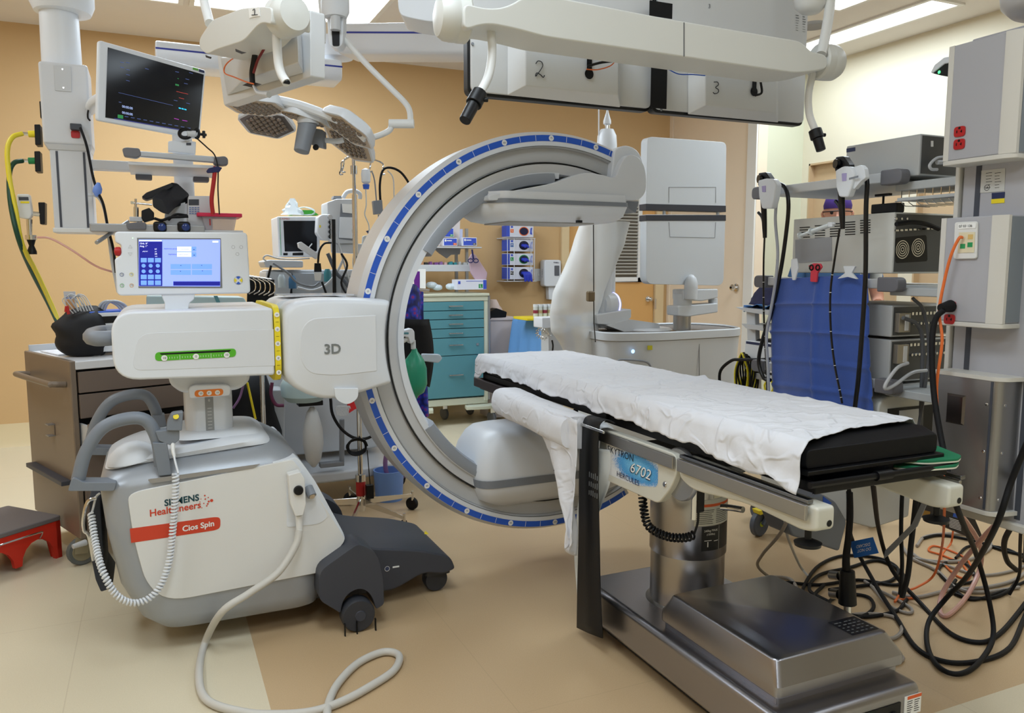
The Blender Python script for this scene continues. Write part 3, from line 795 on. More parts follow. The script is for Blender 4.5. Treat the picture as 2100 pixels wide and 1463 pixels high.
# ================================================================ OPERATING TABLE
from mathutils import noise
TX0, TX1, TY0, TY1, TZ = 1.37, 1.835, 1.385, 3.42, .885
tbl = thing('operating_table', 'stainless steel pedestal operating table with black frame, draped in a white sheet', 'operating table', (1.6, 2.0, 0))
STEELB = M('base_steel', (158, 157, 162), .3, metal=1, bump=.08, bscale=60)
base = build('base', MB().prism([Vector((q.x, q.y, .052)) for q in rp([(1.36, 1.40), (1.845, 1.40), (1.845, 2.42), (1.36, 2.42)], .03)], (0, 0, .133)), STEELB, tbl, bevel=.022, seg=4)
build('underside', MB().prism([Vector((q.x, q.y, .035)) for q in rp([(1.385, 1.425), (1.82, 1.425), (1.82, 2.395), (1.385, 2.395)], .03)], (0, 0, .03)), BLACKR, base)
for x in (1.42, 1.78):
 for y in (1.47, 2.38):
  build('caster', MB().lathe([(.012, 0), (.03, 0), (.032, .006), (.032, .022), (.03, .028), (.012, .028)], (x - .014, y, .032), (1, 0, 0), 20), BLACKR, base)
# motor cover on the base
def rrz(x0, x1, y0, y1, z, r):
 return [Vector((a.x, a.y, z)) for a in rp([(x0, y0), (x1, y0), (x1, y1), (x0, y1)], r, 4)]
cvr = build('base_cover', MB().loft([rrz(1.405, 1.835, 1.475, 1.97, .18, .012), rrz(1.405, 1.835, 1.475, 1.97, .205, .012)]), STEELB, tbl)
build('cover_top', MB().loft([rrz(1.395, 1.85, 1.465, 1.98, .205, .018), rrz(1.395, 1.85, 1.465, 1.98, .235, .018), rrz(1.415, 1.815, 1.495, 1.95, .292, .018), rrz(1.425, 1.805, 1.505, 1.94, .297, .018)]), STEELB, tbl, bevel=.004, sharp=25)
build('rating_plate', MB().poly([Vector(p) for p in [(1.70, 1.512, .2976), (1.80, 1.512, .2976), (1.80, 1.60, .2976), (1.70, 1.60, .2976)]]), M('rating_black', (14, 14, 22), .3), cvr)
rt = MB()
for i in range(5):
 for j in range(5):
  rt.bb(1.708 + j * .018, 1.708 + j * .018 + random.uniform(.006, .014), 1.522 + i * .015, 1.526 + i * .015, .2978, .298)
build('rating_print', rt, GREYL, cvr)
# control panel at the near end of the base
fp = build('control_panel', MB().bb(1.62, 1.76, 1.3975, 1.401, .075, .15), BLACK, base)
build('green_lamp', MB().bb(1.665, 1.68, 1.394, 1.398, .118, .130), M('green_lamp', (60, 240, 110), .3, emit=3), fp)
build('dial', MB().lathe([(.001, .004), (.012, .004), (.013, 0), (.001, 0)], (1.735, 1.397, .118), (0, -1, 0), 18), BLACKR, fp)
wl_ = MB().bb(1.775, 1.838, 1.3985, 1.4, .105, .160)
wb = build('warning_label', wl_, PAPER, base)
build('orange_strip', MB().bb(1.785, 1.838, 1.398, 1.3984, .150, .159), M('warning_orange', (226, 96, 40), .5), wb)
wt = MB()
for j in range(2):
 for i in range(6):
  wt.bb(1.785 + j * .027, 1.785 + j * .027 + random.uniform(.014, .023), 1.398, 1.3984, .112 + i * .0062, .1138 + i * .0062)
build('small_print', wt, INK, wb)
# column
CX, CY, CR = 1.60, 2.12, .122
coln = build('column', MB().lathe([(CR + .014, .18), (CR + .014, .186), (CR, .19), (CR, .64)], (CX, CY, 0), n=64), STEEL, tbl, sharp=40)
build('column_sleeve', MB().lathe([(CR + .003, .36), (CR + .0045, .362), (CR + .0045, .60), (CR - .004, .61), (CR - .004, .64)], (CX, CY, 0), n=64), STEEL, tbl)
base_dir = math.atan2(-CY, -CX)
def cpatch(u0, u1, z0, z1, k, n=14):
 """patch wrapped on the column; u in degrees from the side facing the room's front"""
 rows = []
 for z in (z0, z1):
  rows.append([Vector((CX + (CR + k) * math.cos(base_dir + math.radians(u0 + (u1 - u0) * i / n)), CY + (CR + k) * math.sin(base_dir + math.radians(u0 + (u1 - u0) * i / n)), z)) for i in range(n + 1)])
 return rows
lab = MB().grid(cpatch(8, 78, .475, .56, .0052)); LB = build('warning_label', lab, M('label_grey', (206, 206, 196), .5), coln)
build('orange_strip', MB().grid(cpatch(9, 77, .537, .546, .0056)), M('warning_orange', (226, 96, 40), .5), LB)
t_ = MB()
for i in range(8):
 for a, b in ((11, 40), (43, 72)):
  t_.grid(cpatch(a, b - random.uniform(0, 6), .482 + i * .0062, .4836 + i * .0062, .0057, 6))
build('small_print', t_, INK, LB)
bl = build('black_label', MB().grid(cpatch(20, 78, .392, .472, .0053)), M('label_black', (20, 20, 22), .4), coln)
a_ = base_dir + math.radians(34)
tn = Vector((-math.sin(a_), math.cos(a_), 0)); nn = Vector((math.cos(a_), math.sin(a_), 0))
build('lettering', MB().text('540kg MAX', Vector((CX, CY, .459)) + nn * (CR + .0068), tn, Z_, .0105).text('(1200lbs)', Vector((CX, CY, .447)) + nn * (CR + .0068), tn, Z_, .0085)
      .grid(cpatch(24, 36, .425, .427, .0058, 3)).grid(cpatch(40, 48, .422, .424, .0058, 3)).grid(cpatch(29, 30.5, .405, .422, .0058, 2)).grid(cpatch(49.5, 50, .392, .472, .0058, 2)), PAPER, bl)
yl2 = build('handle_label', MB().grid(cpatch(38, 58, .563, .592, .0054)), M('label_cream', (232, 226, 198), .5), coln)
build('red_arrow', MB().grid(cpatch(40, 57, .574, .576, .0058)).grid(cpatch(46.5, 47.5, .576, .588, .0058, 2)).grid(cpatch(45, 49, .586, .588, .0058, 2)), M('label_maroon', (120, 20, 30), .5), yl2)
# head of the column: castings, levers
build('head_casting', MB().bb(1.46, 1.74, 2.0, 2.25, .63, .71), M('casting_grey', (92, 94, 100), .5), tbl, bevel=.01)
gb = build('drive_box', MB().bb(1.45, 1.62, 1.88, 2.03, .635, .70), M('casting_grey', (92, 94, 100), .5), tbl, bevel=.008)
build('lever', MB().tube([XP(1478, 1040, 1.60), XP(1500, 1042, 1.62), XP(1524, 1046, 1.63)], .010, 10), CHROME, tbl)
build('lever', MB().cyl((1.40, 1.83, .70), (1.40, 1.83, .57), .008, 12), CHROME, tbl)
build('red_release', MB().bb(1.585, 1.66, 1.90, 1.93, .612, .634), M('dark_red', (110, 20, 24), .5), tbl, bevel=.004)
cn = build('socket_plug', MB().bb(1.435, 1.463, 1.86, 1.885, .575, .66), BLACK, tbl, bevel=.004)
cl = [(1.375, 2.06, .60), (1.375, 2.05, .545), (1.375, 2.02, .495), (1.40, 1.96, .478), (1.43, 1.91, .485), (1.445, 1.885, .50)]
build('coiled_cord', MB().coil(cl, .011, .0038, 24).tube([(1.445, 1.885, .50), (1.45, 1.875, .54), (1.45, 1.873, .58)], .004, 6), BLACK, tbl)
# frames under the cushions (black trays with rails)
FR = M('black_painted_frame', (11, 11, 14), .4, spec=.3)
build('tray', MB().bb(1.38, 1.825, 1.36, 2.30, .775, .782).bb(1.38, 1.39, 1.36, 2.30, .775, .80).bb(1.815, 1.825, 1.36, 2.30, .775, .80).bb(1.38, 1.825, 1.355, 1.365, .772, .80), FR, tbl, bevel=.003)
build('top_board', MB().bb(1.372, 1.832, 1.37, 3.42, .812, .824), FR, tbl, bevel=.003)
fb_ = MB()
for y in (1.40, 1.72, 2.05, 2.28):
 fb_.bb(1.40, 1.42, y, y + .02, .78, .813).bb(1.78, 1.80, y, y + .02, .78, .813)
build('spacers', fb_, FR, tbl)
build('end_bar', MB().tube([(1.36, 1.352, .797), (1.835, 1.352, .797)], .008, 8, smooth=False).cyl((1.57, 1.352, .797), (1.62, 1.352, .797), .012), FR, tbl)
# foot section side castings and rails
CST = M('cream_casting', (206, 204, 192), .42)
for sx, x0 in ((0, 1.35), (1, 1.785)):
 x1 = x0 + .055
 pr_ = rp([Vector((x0, 1.315, .755)), Vector((x0, 1.315, .70)), Vector((x0, 1.36, .688)), Vector((x0, 1.55, .70)), Vector((x0, 1.78, .675)), Vector((x0, 1.84, .70)), Vector((x0, 1.84, .76))], [.01, .012, .02, .05, .05, .02, .01], 4)
 ca = build('foot_casting', MB().prism(pr_, (x1 - x0, 0, 0)), CST, tbl, bevel=.008)
 build('bolt_hole', MB().lathe([(.001, 0), (.008, 0)], (x1 - .018, 1.3145, .715), (0, -1, 0), 14), BLACK, ca)
 rx = x0 - .018 if sx == 0 else x1 + .006
 ra = build('side_rail', MB().bb(rx, rx + .010, 1.335, 1.825, .722, .758), STEEL, tbl, bevel=.002)
 build('rail_top', MB().bb(rx + .012, rx + .03, 1.34, 1.83, .758, .768), M('rail_edge', (130, 132, 136), .25, metal=1), tbl, bevel=.002)
 rx2 = rx
 build('side_rail', MB().bb(rx2, rx2 + .010, 1.845, 2.32, .722, .758), STEEL, tbl, bevel=.002)
 build('knob', MB().cyl((x0 + .03, 1.37, .69), (x0 + .03, 1.37, .66), .008).lathe([(.012, 0), (.03, .004), (.032, .012), (.012, .02), (.001, .02)], (x0 + .03, 1.37, .642)), BLACK, ca)
# white side cover with the printed oval label
cv = rp([XP(u, v, 1.345) for u, v in [(1232, 878), (1385, 932), (1390, 960), (1378, 1000), (1350, 1034), (1300, 1012), (1240, 985), (1225, 960)]], [.005, .02, .03, .04, .02, .05, .04, .03], 5)
co2 = build('side_cover', MB().prism(cv, (.03, 0, 0)), CST, tbl, bevel=.006)
bm = bpy.data.materials.new('airbrushed_blue'); bm.use_nodes = True
nt = bm.node_tree; bb_ = nt.nodes['Principled BSDF']; bb_.inputs['Roughness'].default_value = .35
tc = nt.nodes.new('ShaderNodeTexCoord'); mp = nt.nodes.new('ShaderNodeMapping'); gd = nt.nodes.new('ShaderNodeTexGradient'); gd.gradient_type = 'SPHERICAL'
lc = (XP(1308, 962, 1.3445) - Vector((1.6, 2.0, 0)))
mp.vector_type = 'POINT'
vm = nt.nodes.new('ShaderNodeVectorMath'); vm.operation = 'SUBTRACT'; vm.inputs[1].default_value = lc
vs = nt.nodes.new('ShaderNodeVectorMath'); vs.operation = 'MULTIPLY'; vs.inputs[1].default_value = (0, 1 / .17, 1 / .062)
ns = nt.nodes.new('ShaderNodeTexNoise'); ns.inputs['Scale'].default_value = 420
ad = nt.nodes.new('ShaderNodeMath'); ad.operation = 'ADD'
ml = nt.nodes.new('ShaderNodeMath'); ml.operation = 'MULTIPLY_ADD'; ml.inputs[1].default_value = .9; ml.inputs[2].default_value = -.45
cr = nt.nodes.new('ShaderNodeValToRGB'); cr.color_ramp.elements[0].position = .14; cr.color_ramp.elements[0].color = (.72, .74, .76, 1)
cr.color_ramp.elements[1].position = .34; cr.color_ramp.elements[1].color = (.03, .26, .62, 1)
e_ = cr.color_ramp.elements.new(.95); e_.color = (.25, .62, .86, 1)
K = nt.links.new
K(tc.outputs['Object'], vm.inputs[0]); K(vm.outputs[0], vs.inputs[0]); K(vs.outputs[0], gd.inputs[0]); K(tc.outputs['Object'], ns.inputs[0])
K(ns.outputs['Fac'], ml.inputs[0]); K(gd.outputs['Fac'], ad.inputs[0]); K(ml.outputs[0], ad.inputs[1]); K(ad.outputs[0], cr.inputs[0]); K(cr.outputs[0], bb_.inputs['Base Color'])
ov = rp([XP(u, v, 1.3445) for u, v in [(1243, 892), (1300, 905), (1350, 932), (1349, 1000), (1300, 996), (1245, 972)]], [.004, .01, .01, .02, .06, .02], 5)
obl = build('blue_label', MB().poly(ov), bm, co2)
sd = (XP(1296, 936, 1.344) - XP(1258, 921, 1.344)).normalized()
NV = M('navy_letters', (18, 26, 74), .5)
build('lettering', MB().text('SKYTRON', XP(1272, 931, 1.3435), sd, Z_, .031, xs=1.12), M('dark_slate_letters', (34, 40, 52), .5), co2)
sd2 = (XP(1338, 979, 1.344) - XP(1290, 958, 1.344)).normalized()
build('lettering', MB().text('6702', XP(1311, 968, 1.342), sd2, Z_, .048, shear=.25, xs=1.25), NV, co2)
build('lettering', MB().text('6702', XP(1312, 967, 1.3405), sd2, Z_, .046, shear=.25, xs=1.25), PAPER, co2)
build('lettering', MB().text('HERCULES', XP(1287, 982, 1.342), sd2, Z_, .0245, xs=1.15), NV, co2)
build('screw', MB().lathe([(.001, .002), (.007, .002), (.009, 0), (.001, 0)], XP(1363, 994, 1.344), (-1, 0, 0), 14), CHROME, co2)
build('hinge_disc', MB().lathe([(.001, 0), (.075, 0), (.078, .004), (.078, .014), (.001, .014)], (1.365, 1.86, .70), (1, 0, 0), 30), ALU, tbl)
# second rail end bracket, upper frame of the back section
build('back_frame', MB().bb(1.372, 1.39, 2.28, 3.38, .785, .812).bb(1.81, 1.83, 2.28, 3.38, .785, .812), FR, tbl, bevel=.003)
build('head_bar', MB().bb(1.345, 1.362, 3.02, 3.43, .745, .785).bb(1.36, 1.83, 3.39, 3.41, .745, .785), M('dark_anodised', (66, 60, 62), .35, metal=.6), tbl, bevel=.003)
build('head_board', MB().bb(1.365, 1.82, 3.0, 3.40, .735, .748), M('brown_board', (70, 62, 58), .5), tbl)
# cushion
VINYL = M('black_vinyl', (12, 13, 18), .5, spec=.25, bump=.25, bscale=22)
mat_r = []
NY = 40
cu_ = MB()
rings = []
for i in range(NY + 1):
 y = TY0 + (TY1 - TY0) * i / NY
 e = .012 if i in (0, NY) else 0
 pr2 = rp([Vector((TX0 + e, y, .825)), Vector((TX1 - e, y, .825)), Vector((TX1 - e, y, TZ - e)), Vector((TX0 + e, y, TZ - e))], .012, 3)
 rings.append([q + Vector((0, 0, .003 * noise.noise(q * 9))) for q in pr2])
one('table_cushion', cu_.loft(rings), VINYL, 'long black vinyl cushion on the operating table, bare at its near end', 'cushion', bevel=.004)
# sheet
CLOTH = M('white_cotton', (220, 221, 227), .85, bump=.6, bscale=40, sheen=.3)
_n = CLOTH.node_tree; _k = _n.links.new
_t = _n.nodes.new('ShaderNodeTexCoord'); _a = _n.nodes.new('ShaderNodeTexNoise'); _a.inputs['Scale'].default_value = 7; _a.inputs['Detail'].default_value = 2; _a.inputs['Distortion'].default_value = .6
_s = _n.nodes.new('ShaderNodeMath'); _s.operation = 'SUBTRACT'; _s.inputs[1].default_value = .5
_b = _n.nodes.new('ShaderNodeMath'); _b.operation = 'ABSOLUTE'
_r = _n.nodes.new('ShaderNodeMapRange'); _r.interpolation_type = 'SMOOTHSTEP'; _r.inputs[1].default_value = 0; _r.inputs[2].default_value = .045; _r.inputs[3].default_value = 1; _r.inputs[4].default_value = 0
_u = _n.nodes.new('ShaderNodeBump'); _u.inputs['Strength'].default_value = .45; _u.inputs['Distance'].default_value = .006
_k(_t.outputs['Object'], _a.inputs['Vector']); _k(_a.outputs['Fac'], _s.inputs[0]); _k(_s.outputs[0], _b.inputs[0]); _k(_b.outputs[0], _r.inputs[0]); _k(_r.outputs[0], _u.inputs['Height'])
_p = _n.nodes['Principled BSDF']; _k(_p.inputs['Normal'].links[0].from_socket, _u.inputs['Normal']); _k(_u.outputs[0], _p.inputs['Normal'])
hem_px = [(1678, 1016), (1640, 1010), (1605, 990), (1581, 974), (1545, 966), (1509, 954), (1472, 932), (1430, 912), (1393, 899), (1353, 887), (1299, 866), (1250, 850), (1221, 841), (1193, 829), (1149, 813), (1086, 791), (1032, 772), (1000, 762), (985, 775)]
hem = [XP(u, v, TX0 - .008) for u, v in hem_px]
def hemz(y):
 if y <= hem[0].y: return hem[0].z
 for a, b in zip(hem, hem[1:]):
  if a.y <= y <= b.y:
   t = (y - a.y) / max(b.y - a.y, 1e-6); return a.z * (1 - t) + b.z * t
 return hem[-1].z
def wr(p, amp):
 q = Vector(p)
 f = noise.noise(q * 7) * 1.2 + noise.noise(q * 19) * .8 + abs(noise.noise(Vector((q.x * 9, q.y * 14, q.z * 9)) + Vector((5, 3, 1)))) * 1.5
 return f * amp
NYs, ND, NT = 240, 12, 50
rows = []
for i in range(NYs + 1):
 y = TY0 - .012 + (TY1 + .012 - TY0 + .012) * i / NYs
 row = []
 hz = hemz(y) + .004 * math.sin(y * 40) + .006 * noise.noise(Vector((y * 30, 0, 0)))
 for j in range(ND):
  t = j / ND
  z = hz + (TZ - .01 - hz) * t
  pf_ = .010 + .006 * (1 - t) * (1 + noise.noise(Vector((y * 12, t * 2, 0))))
  p_ = Vector((TX0 - pf_, y, z))
  p_.x -= abs(wr(p_, .008)) * (1.3 - t * .7)
  row.append(p_)
 for j in range(NT + 1):
  t = j / NT
  x = TX0 + .002 + (TX1 - TX0 + .004) * t
  # near hem runs diagonally across the cushion
  yy = y + max(0, (1 - (y - TY0) / .55)) * (.115 * t + .02 * math.sin(t * 5)) if y < TY0 + .55 else y
  rg_ = .010 * math.exp(-((yy - (2.30 + .05 * t)) / .014) ** 2)
  calm = .45 + .55 * max(0, min(1, (2.1 - yy) / .5))
  zt = TZ + .004 + .0046 * calm * (wr(Vector((x, yy, 0)), 1) + 1) + rg_ + .004 * calm * (1 - abs(noise.noise(Vector((x * 16, yy * 11, 4))))) ** 6
  if t > .985: zt -= .012
  row.append(Vector((x, yy, zt)))
 for t in (.35, .7, 1):
  row.append(Vector((TX1 + .014, row[-1].y if t < 1 else row[-1].y, TZ - .06 * t if row[ND].y > 1.75 else TZ - .02 * t)))
 rows.append(row)
# far end drop
last = rows[-1]
for k_ in (.3, .65, 1):
 rows.append([Vector((q.x, TY1 + .02 + .006 * math.sin(q.x * 40), max(q.z - .085 * k_, .77))) if q.z > .8 else Vector((q.x, TY1 + .018, q.z)) for q in last])
one('bed_sheet', MB().grid(rows), CLOTH, 'creased white cotton sheet spread over the operating table cushion', 'sheet', solid=.0016, sharp=80)
# padded arm support wrapped in white cloth under the left side of the sheet
ar = []
for i in range(41):
 y = 2.32 + .66 * i / 40
 s_ = 1 if i < 36 else math.cos((i - 35) / 5 * 1.2)
 sec = []
 for q in rp([(-.055, -.045), (.07, -.06), (.07, .055), (-.03, .06), (-.06, .035)], .028, 3):
  p_ = Vector((1.28 + q.x * s_, y, .738 + q.y * s_ + .03 * (y - 2.3)))
  p_.x -= wr(p_, .005); sec.append(p_)
 ar.append(sec)
one('arm_pad', MB().loft(ar), CLOTH, 'padded arm board wrapped in white cloth beside the far half of the table', 'arm pad', sharp=80)
# hanging tail of cloth beside the strap
hd = []
for i in range(31):
 t = i / 30
 z = .80 - .42 * t
 a, b = XP(1120 + 55 * min(1, t * 1.6), 800, 1.26).y, 2.24
 y0_ = 2.62 - .42 * t ** .6 * .8
 row = []
 for j in range(25):
  s_ = j / 24
  y = (2.60 - .30 * min(1, t * 1.2)) * (1 - s_) + 2.25 * s_
  p_ = Vector((1.245 + .03 * math.sin(s_ * 9 + t * 3) * (.3 + t) * .5, y, z - .05 * math.sin(s_ * 3.1) * t))
  p_.x -= wr(p_, .006)
  row.append(p_)
 hd.append(row)
one('cloth_tail', MB().grid(hd), CLOTH, 'loose end of white cloth hanging from the arm pad behind the black strap', 'cloth', solid=.0012, sharp=80)
THIN = M('thin_white_drape', (222, 226, 226), .7, alpha=.82)
hd = []
for i in range(41):
 t = i / 40
 row = []
 for j in range(17):
  s_ = j / 16
  y = 2.42 - .22 * s_ * (1 - .35 * t) - .02 * math.sin(t * 7)
  zb = .14 if s_ < .45 else .30 - .05 * math.sin(s_ * 12)
  p_ = Vector((1.335 + .012 * math.sin(s_ * 14 + t * 2), y, .70 + (zb - .70) * t))
  row.append(p_)
 hd.append(row)
one('thin_drape', MB().grid(hd), THIN, 'thin pale drape hanging low beside the table column, behind the black strap', 'drape', solid=.0008, sharp=80)
# strap
st = MB()
path = [(1.352, .792), (1.33, .80), (1.312, .79), (1.305, .75), (1.305, .60), (1.31, .40), (1.312, .20), (1.316, .045)]
P2 = cat([Vector((a, 0, b)) for a, b in path], 5)
rA = []
for i, q in enumerate(P2):
 t = i / (len(P2) - 1)
 y0_ = 2.185 + .03 * math.sin(t * 3); y1_ = 2.305 + .06 * t
 rA.append([Vector((q.x, y0_, q.z + .02 * t)), Vector((q.x - .002, (y0_ + y1_) / 2, q.z)), Vector((q.x, y1_, q.z - .018 * t))])
stp = one('safety_strap', st.grid(rA), M('black_webbing', (12, 13, 17), .55, bump=.2, bscale=300), 'wide black safety strap hanging from the side rail of the table to the floor', 'strap', solid=.004)
build('buckle', MB().bb(1.296, 1.303, 2.17, 2.32, .765, .775), CHROME, stp, bevel=.002)
pt = MB()
for i in range(5):
 for j in range(3):
  pt.bb(1.3005, 1.3012, 2.21 + i * .013, 2.2145 + i * .013, .60 - j * .03, .622 - j * .03 - random.uniform(0, .008))
build('print', pt, GREYL, stp)
# green folded pads under the near right corner
GRN = M('green_foam', (24, 116, 78), .8); GE = M('white_foam_edge', (214, 216, 200), .8)
prev = None
for i, (z, d) in enumerate(((.8255 - .016, .0), (.8255 - .030, -.03))):
 pts = [ZP(u, v, .81) for u, v in [(1835, 945), (1890, 905), (1972, 938), (1965, 945), (1900, 950)]]
 pts = [q + Vector((d * .5, -abs(d) * .2, z - .81)) for q in rp(pts, [.01, .02, .012, .01, .02], 4)]
 pd_ = one('foam_pad', MB().prism(pts, (0, 0, .005)), GRN, ('upper' if i == 0 else 'lower') + ' green foam pad with white edge beyond the near right cushion corner', 'foam pad', group='green foam pads')
 build('white_edge', MB().prism([q + Vector((0, 0, -.004)) for q in pts], (0, 0, .004)), GE, pd_)
# ================================================================ OVERHEAD EQUIPMENT
def PL(u, v, O, n):
 d = Vector(_ray(u, v)); c = Vector((0, 0, CAMH))
 s = (Vector(O) - c).dot(n) / d.dot(n)
 return c + d * s
CREAM = M('cream_enamel', (210, 210, 205), .4)
MBACK = M('monitor_back_white', (206, 207, 208), .42)
BLKRIM = M('monitor_rim_black', (16, 17, 19), .35)
FELT = M('black_felt', (10, 10, 12), .9, bump=.4, bscale=500)
# ---- twin monitor mount
MY = 2.29
tw = thing('monitor_mount', 'wide cream ceiling mount carrying the two big monitors over the table, handles at its ends', 'monitor mount', (1.55, 2.1, 1.9))
fo = [(951, 6), (1000, 18), (1040, 14), (1090, -16), (1376, 39), (1642, 84), (1664, 105), (1697, 113), (1698, 140), (1672, 146), (1630, 150), (1402, 117), (1119, 76), (1060, 60), (1000, 48), (951, 62)]
fo3 = rp([YP(u, v, 2.0) for u, v in fo], [.02, .03, .03, .01, .01, .02, .01, .02, .02, .02, .03, .01, .02, .03, .03, .02], 4)
hsg = build('cross_beam', MB().prism(fo3, (0, .15, 0)), CREAM, tw, bevel=.014, seg=4)
build('seam', MB().prism([YP(1402, 46, 1.999), YP(1404, 46, 1.999), YP(1404, 116, 1.999), YP(1402, 116, 1.999)], (0, .001, 0)), M('seam_grey', (96, 98, 100), .5), hsg)
for (u, v, s_, r) in ((937, 38, -1, .062), (1690, 128, 1, .058)):
 c = YP(u, v, 2.07)
 build('end_cap', MB().lathe([(r * .9, -.03), (r, -.024), (r, .0), (r * .985, .003), (r * .985, .006), (r, .009), (r * .97, .035), (r * .8, .052), (r * .4, .06), (.001, .061)], c, (s_, -.05 if s_ > 0 else .05, 0), 36), CREAM, tw)
for k, hp, gp in ((0, [(1007, 62, 2.06), (1009, 110, 2.05), (1002, 155, 2.03), (984, 192, 2.0)], [(984, 190, 2.0), (953, 248, 1.97)]), (1, [(1667, 150, 2.08), (1658, 195, 2.08), (1660, 235, 2.07), (1672, 268, 2.05)], [(1671, 266, 2.05), (1684, 309, 2.03)])):
 h = build('handle', MB().tube([YP(*q) for q in hp], .0118, 12), OFFW, tw)
 a, b = YP(*gp[0]), YP(*gp[1])
 m_ = a.lerp(b, .42)
 build('grip', MB().tube([a, m_], [.021, .022], 16, smooth=False).tube([m_, b], [.0165, .0155], 16, smooth=False).cyl(a.lerp(b, .25), a.lerp(b, .25) + Vector((.03, -.01, 0)), .006), BLACK, h, bevel=.002)
# monitors
for name, L_, R_, zl, base_, top_, kh, num, npx in (
  ('2', 962, 1338, 0, [(1040, 62), (1040, 196), (1272, 221), (1272, 90)], [(1078, 70), (1078, 176), (1268, 195), (1268, 95)], (1208, 152), '2', (1106, 141)),
  ('3', 1342, 1662, 0, [(1410, 110), (1410, 235), (1596, 252), (1596, 120)], [(1447, 112), (1447, 216), (1592, 232), (1592, 122)], (1546, 188), '3', (1469, 181))):
 xa, xb = YP(L_, 190, MY).x, YP(R_ - (10 if num == '3' else 0), 240, MY).x
 z0, z1 = 1.812, 2.262
 lbl = {'2': 'large wall-type monitor seen from behind, marked 2, left of the pair over the table', '3': 'large monitor seen from behind, marked 3, right of the pair over the table'}[num]
 lbl = lbl.replace('wall-type ', '')
 t = thing('monitor', lbl, 'monitor', ((xa + xb) / 2, MY, z0), 'twin overhead monitors')
 o = [Vector((q.x, MY, q.y)) for q in rp([(xa, z0), (xb, z0), (xb, z1), (xa, z1)], .022, 5)]
 build('front_bezel', MB().prism([q + Vector((0, .012, 0)) for q in o], (0, .035, 0)), BLKRIM, t, bevel=.003)
 o2 = [Vector((q.x, MY, q.y)) for q in rp([(xa + .008, z0 + .009), (xb - .008, z0 + .009), (xb - .008, z1 - .008), (xa + .008, z1 - .008)], .018, 5)]
 bk_ = build('back_panel', MB().prism(o2, (0, .012, 0)), MBACK, t, bevel=.002)
 B = [YP(u, v, MY - .001) for u, v in base_]; T = [YP(u, v, MY - .055) for u, v in top_]
 bx = build('back_housing', MB().loft([B, T]), MBACK, t, bevel=.003)
 kp = YP(kh[0], kh[1], MY - .058)
 build('cable_port', MB().lathe([(.001, 0), (.0155, 0)], kp + Vector((0, -.0012, 0)), (0, -1, 0), 20).bb(kp.x - .009, kp.x + .009, kp.y - .002, kp.y - .0015, kp.z, kp.z + .075), BLACK, bx)
 q = YP(npx[0], npx[1], MY - .0575)
 if num == '2':
  pth = [(-.011, .012), (-.004, .020), (.007, .018), (.010, .008), (.0, -.008), (-.011, -.021), (-.008, -.012), (.004, -.016), (.012, -.022), (.016, -.016)]
 else:
  pth = [(-.010, .017), (.004, .018), (.007, .010), (-.003, .002), (.008, -.004), (.006, -.013), (-.006, -.017), (-.012, -.013)]
 build('handwritten_number', MB().tube([q + Vector((a * 1.1, -.0005, b * 1.1)) for a, b in pth], .0013, 6), INK, bx)
 sc_ = MB()
 for (u, v) in ((965 if num == '2' else 1350, 90), (968 if num == '2' else 1352, 185 if num == '2' else 225), (1058 if num == '2' else 1419, 140 if num == '2' else 187)):
  sc_.lathe([(.001, .003), (.004, .003), (.005, 0), (.001, 0)], YP(u + 4, v, MY - .001), (0, -1, 0), 10)
 build('screws', sc_, MIDG, bk_)
 if num == '3':
  lt = MB()
  for i in range(7):
   for j in range(2):
    p_ = YP(1632 + j * 14, 32 + i * 5.0 + j * 3, MY - .0012)
    lt.bb(p_.x, p_.x + random.uniform(.010, .017), p_.y, p_.y + .0003, p_.z, p_.z + random.choice((.0012, .0012, .003)))
  build('type_label', lt, GREYL, bk_)
  build('small_number', MB().text('3', YP(1455, 13, MY - .0015), X_, Z_, .02, ex=.0003), GREYL, bk_)
# black felt strips between the monitors
one('felt_cover', MB().bb(YP(1336, 170, MY - .03).x, YP(1368, 170, MY - .03).x, MY - .03, MY - .026, YP(1350, 222, MY - .03).z, YP(1350, 120, MY - .03).z), FELT, 'black felt strip hanging below the cross beam between the two monitors', 'felt strip')
one('felt_cover', MB().bb(YP(1333, 20, MY - .05).x, YP(1379, 20, MY - .05).x, MY - .05, MY - .046, YP(1350, 34, MY - .05).z, YP(1350, 3, MY - .05).z), FELT, 'small black felt patch above the cross beam between the two monitors', 'felt patch')
# loose wires
one('orange_wire', MB().tube([YP(u, v, 2.2) for u, v in [(1203, 142), (1225, 143), (1250, 136), (1262, 126)]], .0018, 6), M('orange_jacket', (226, 112, 50), .45), 'short orange wire at the cable port of the monitor marked 2', 'wire')
one('black_wire', MB().tube([YP(u, v, 2.2) for u, v in [(1205, 136), (1235, 128), (1274, 124)]], .004, 6), BLACK, 'short black cable at the cable port of the monitor marked 2', 'cable')
one('black_wire', MB().tube([YP(u, v, 2.2) for u, v in [(1549, 196), (1562, 190), (1560, 168)]], .004, 6), BLACK, 'short curled black cable at the port of the monitor marked 3', 'cable')
one('blue_wire', MB().tube([YP(u, v, 2.2) for u, v in [(1370, 142), (1392, 152), (1420, 153), (1446, 155)]], .0018, 6), BLUE, 'thin blue wire under the cross beam above the monitor marked 3', 'wire')
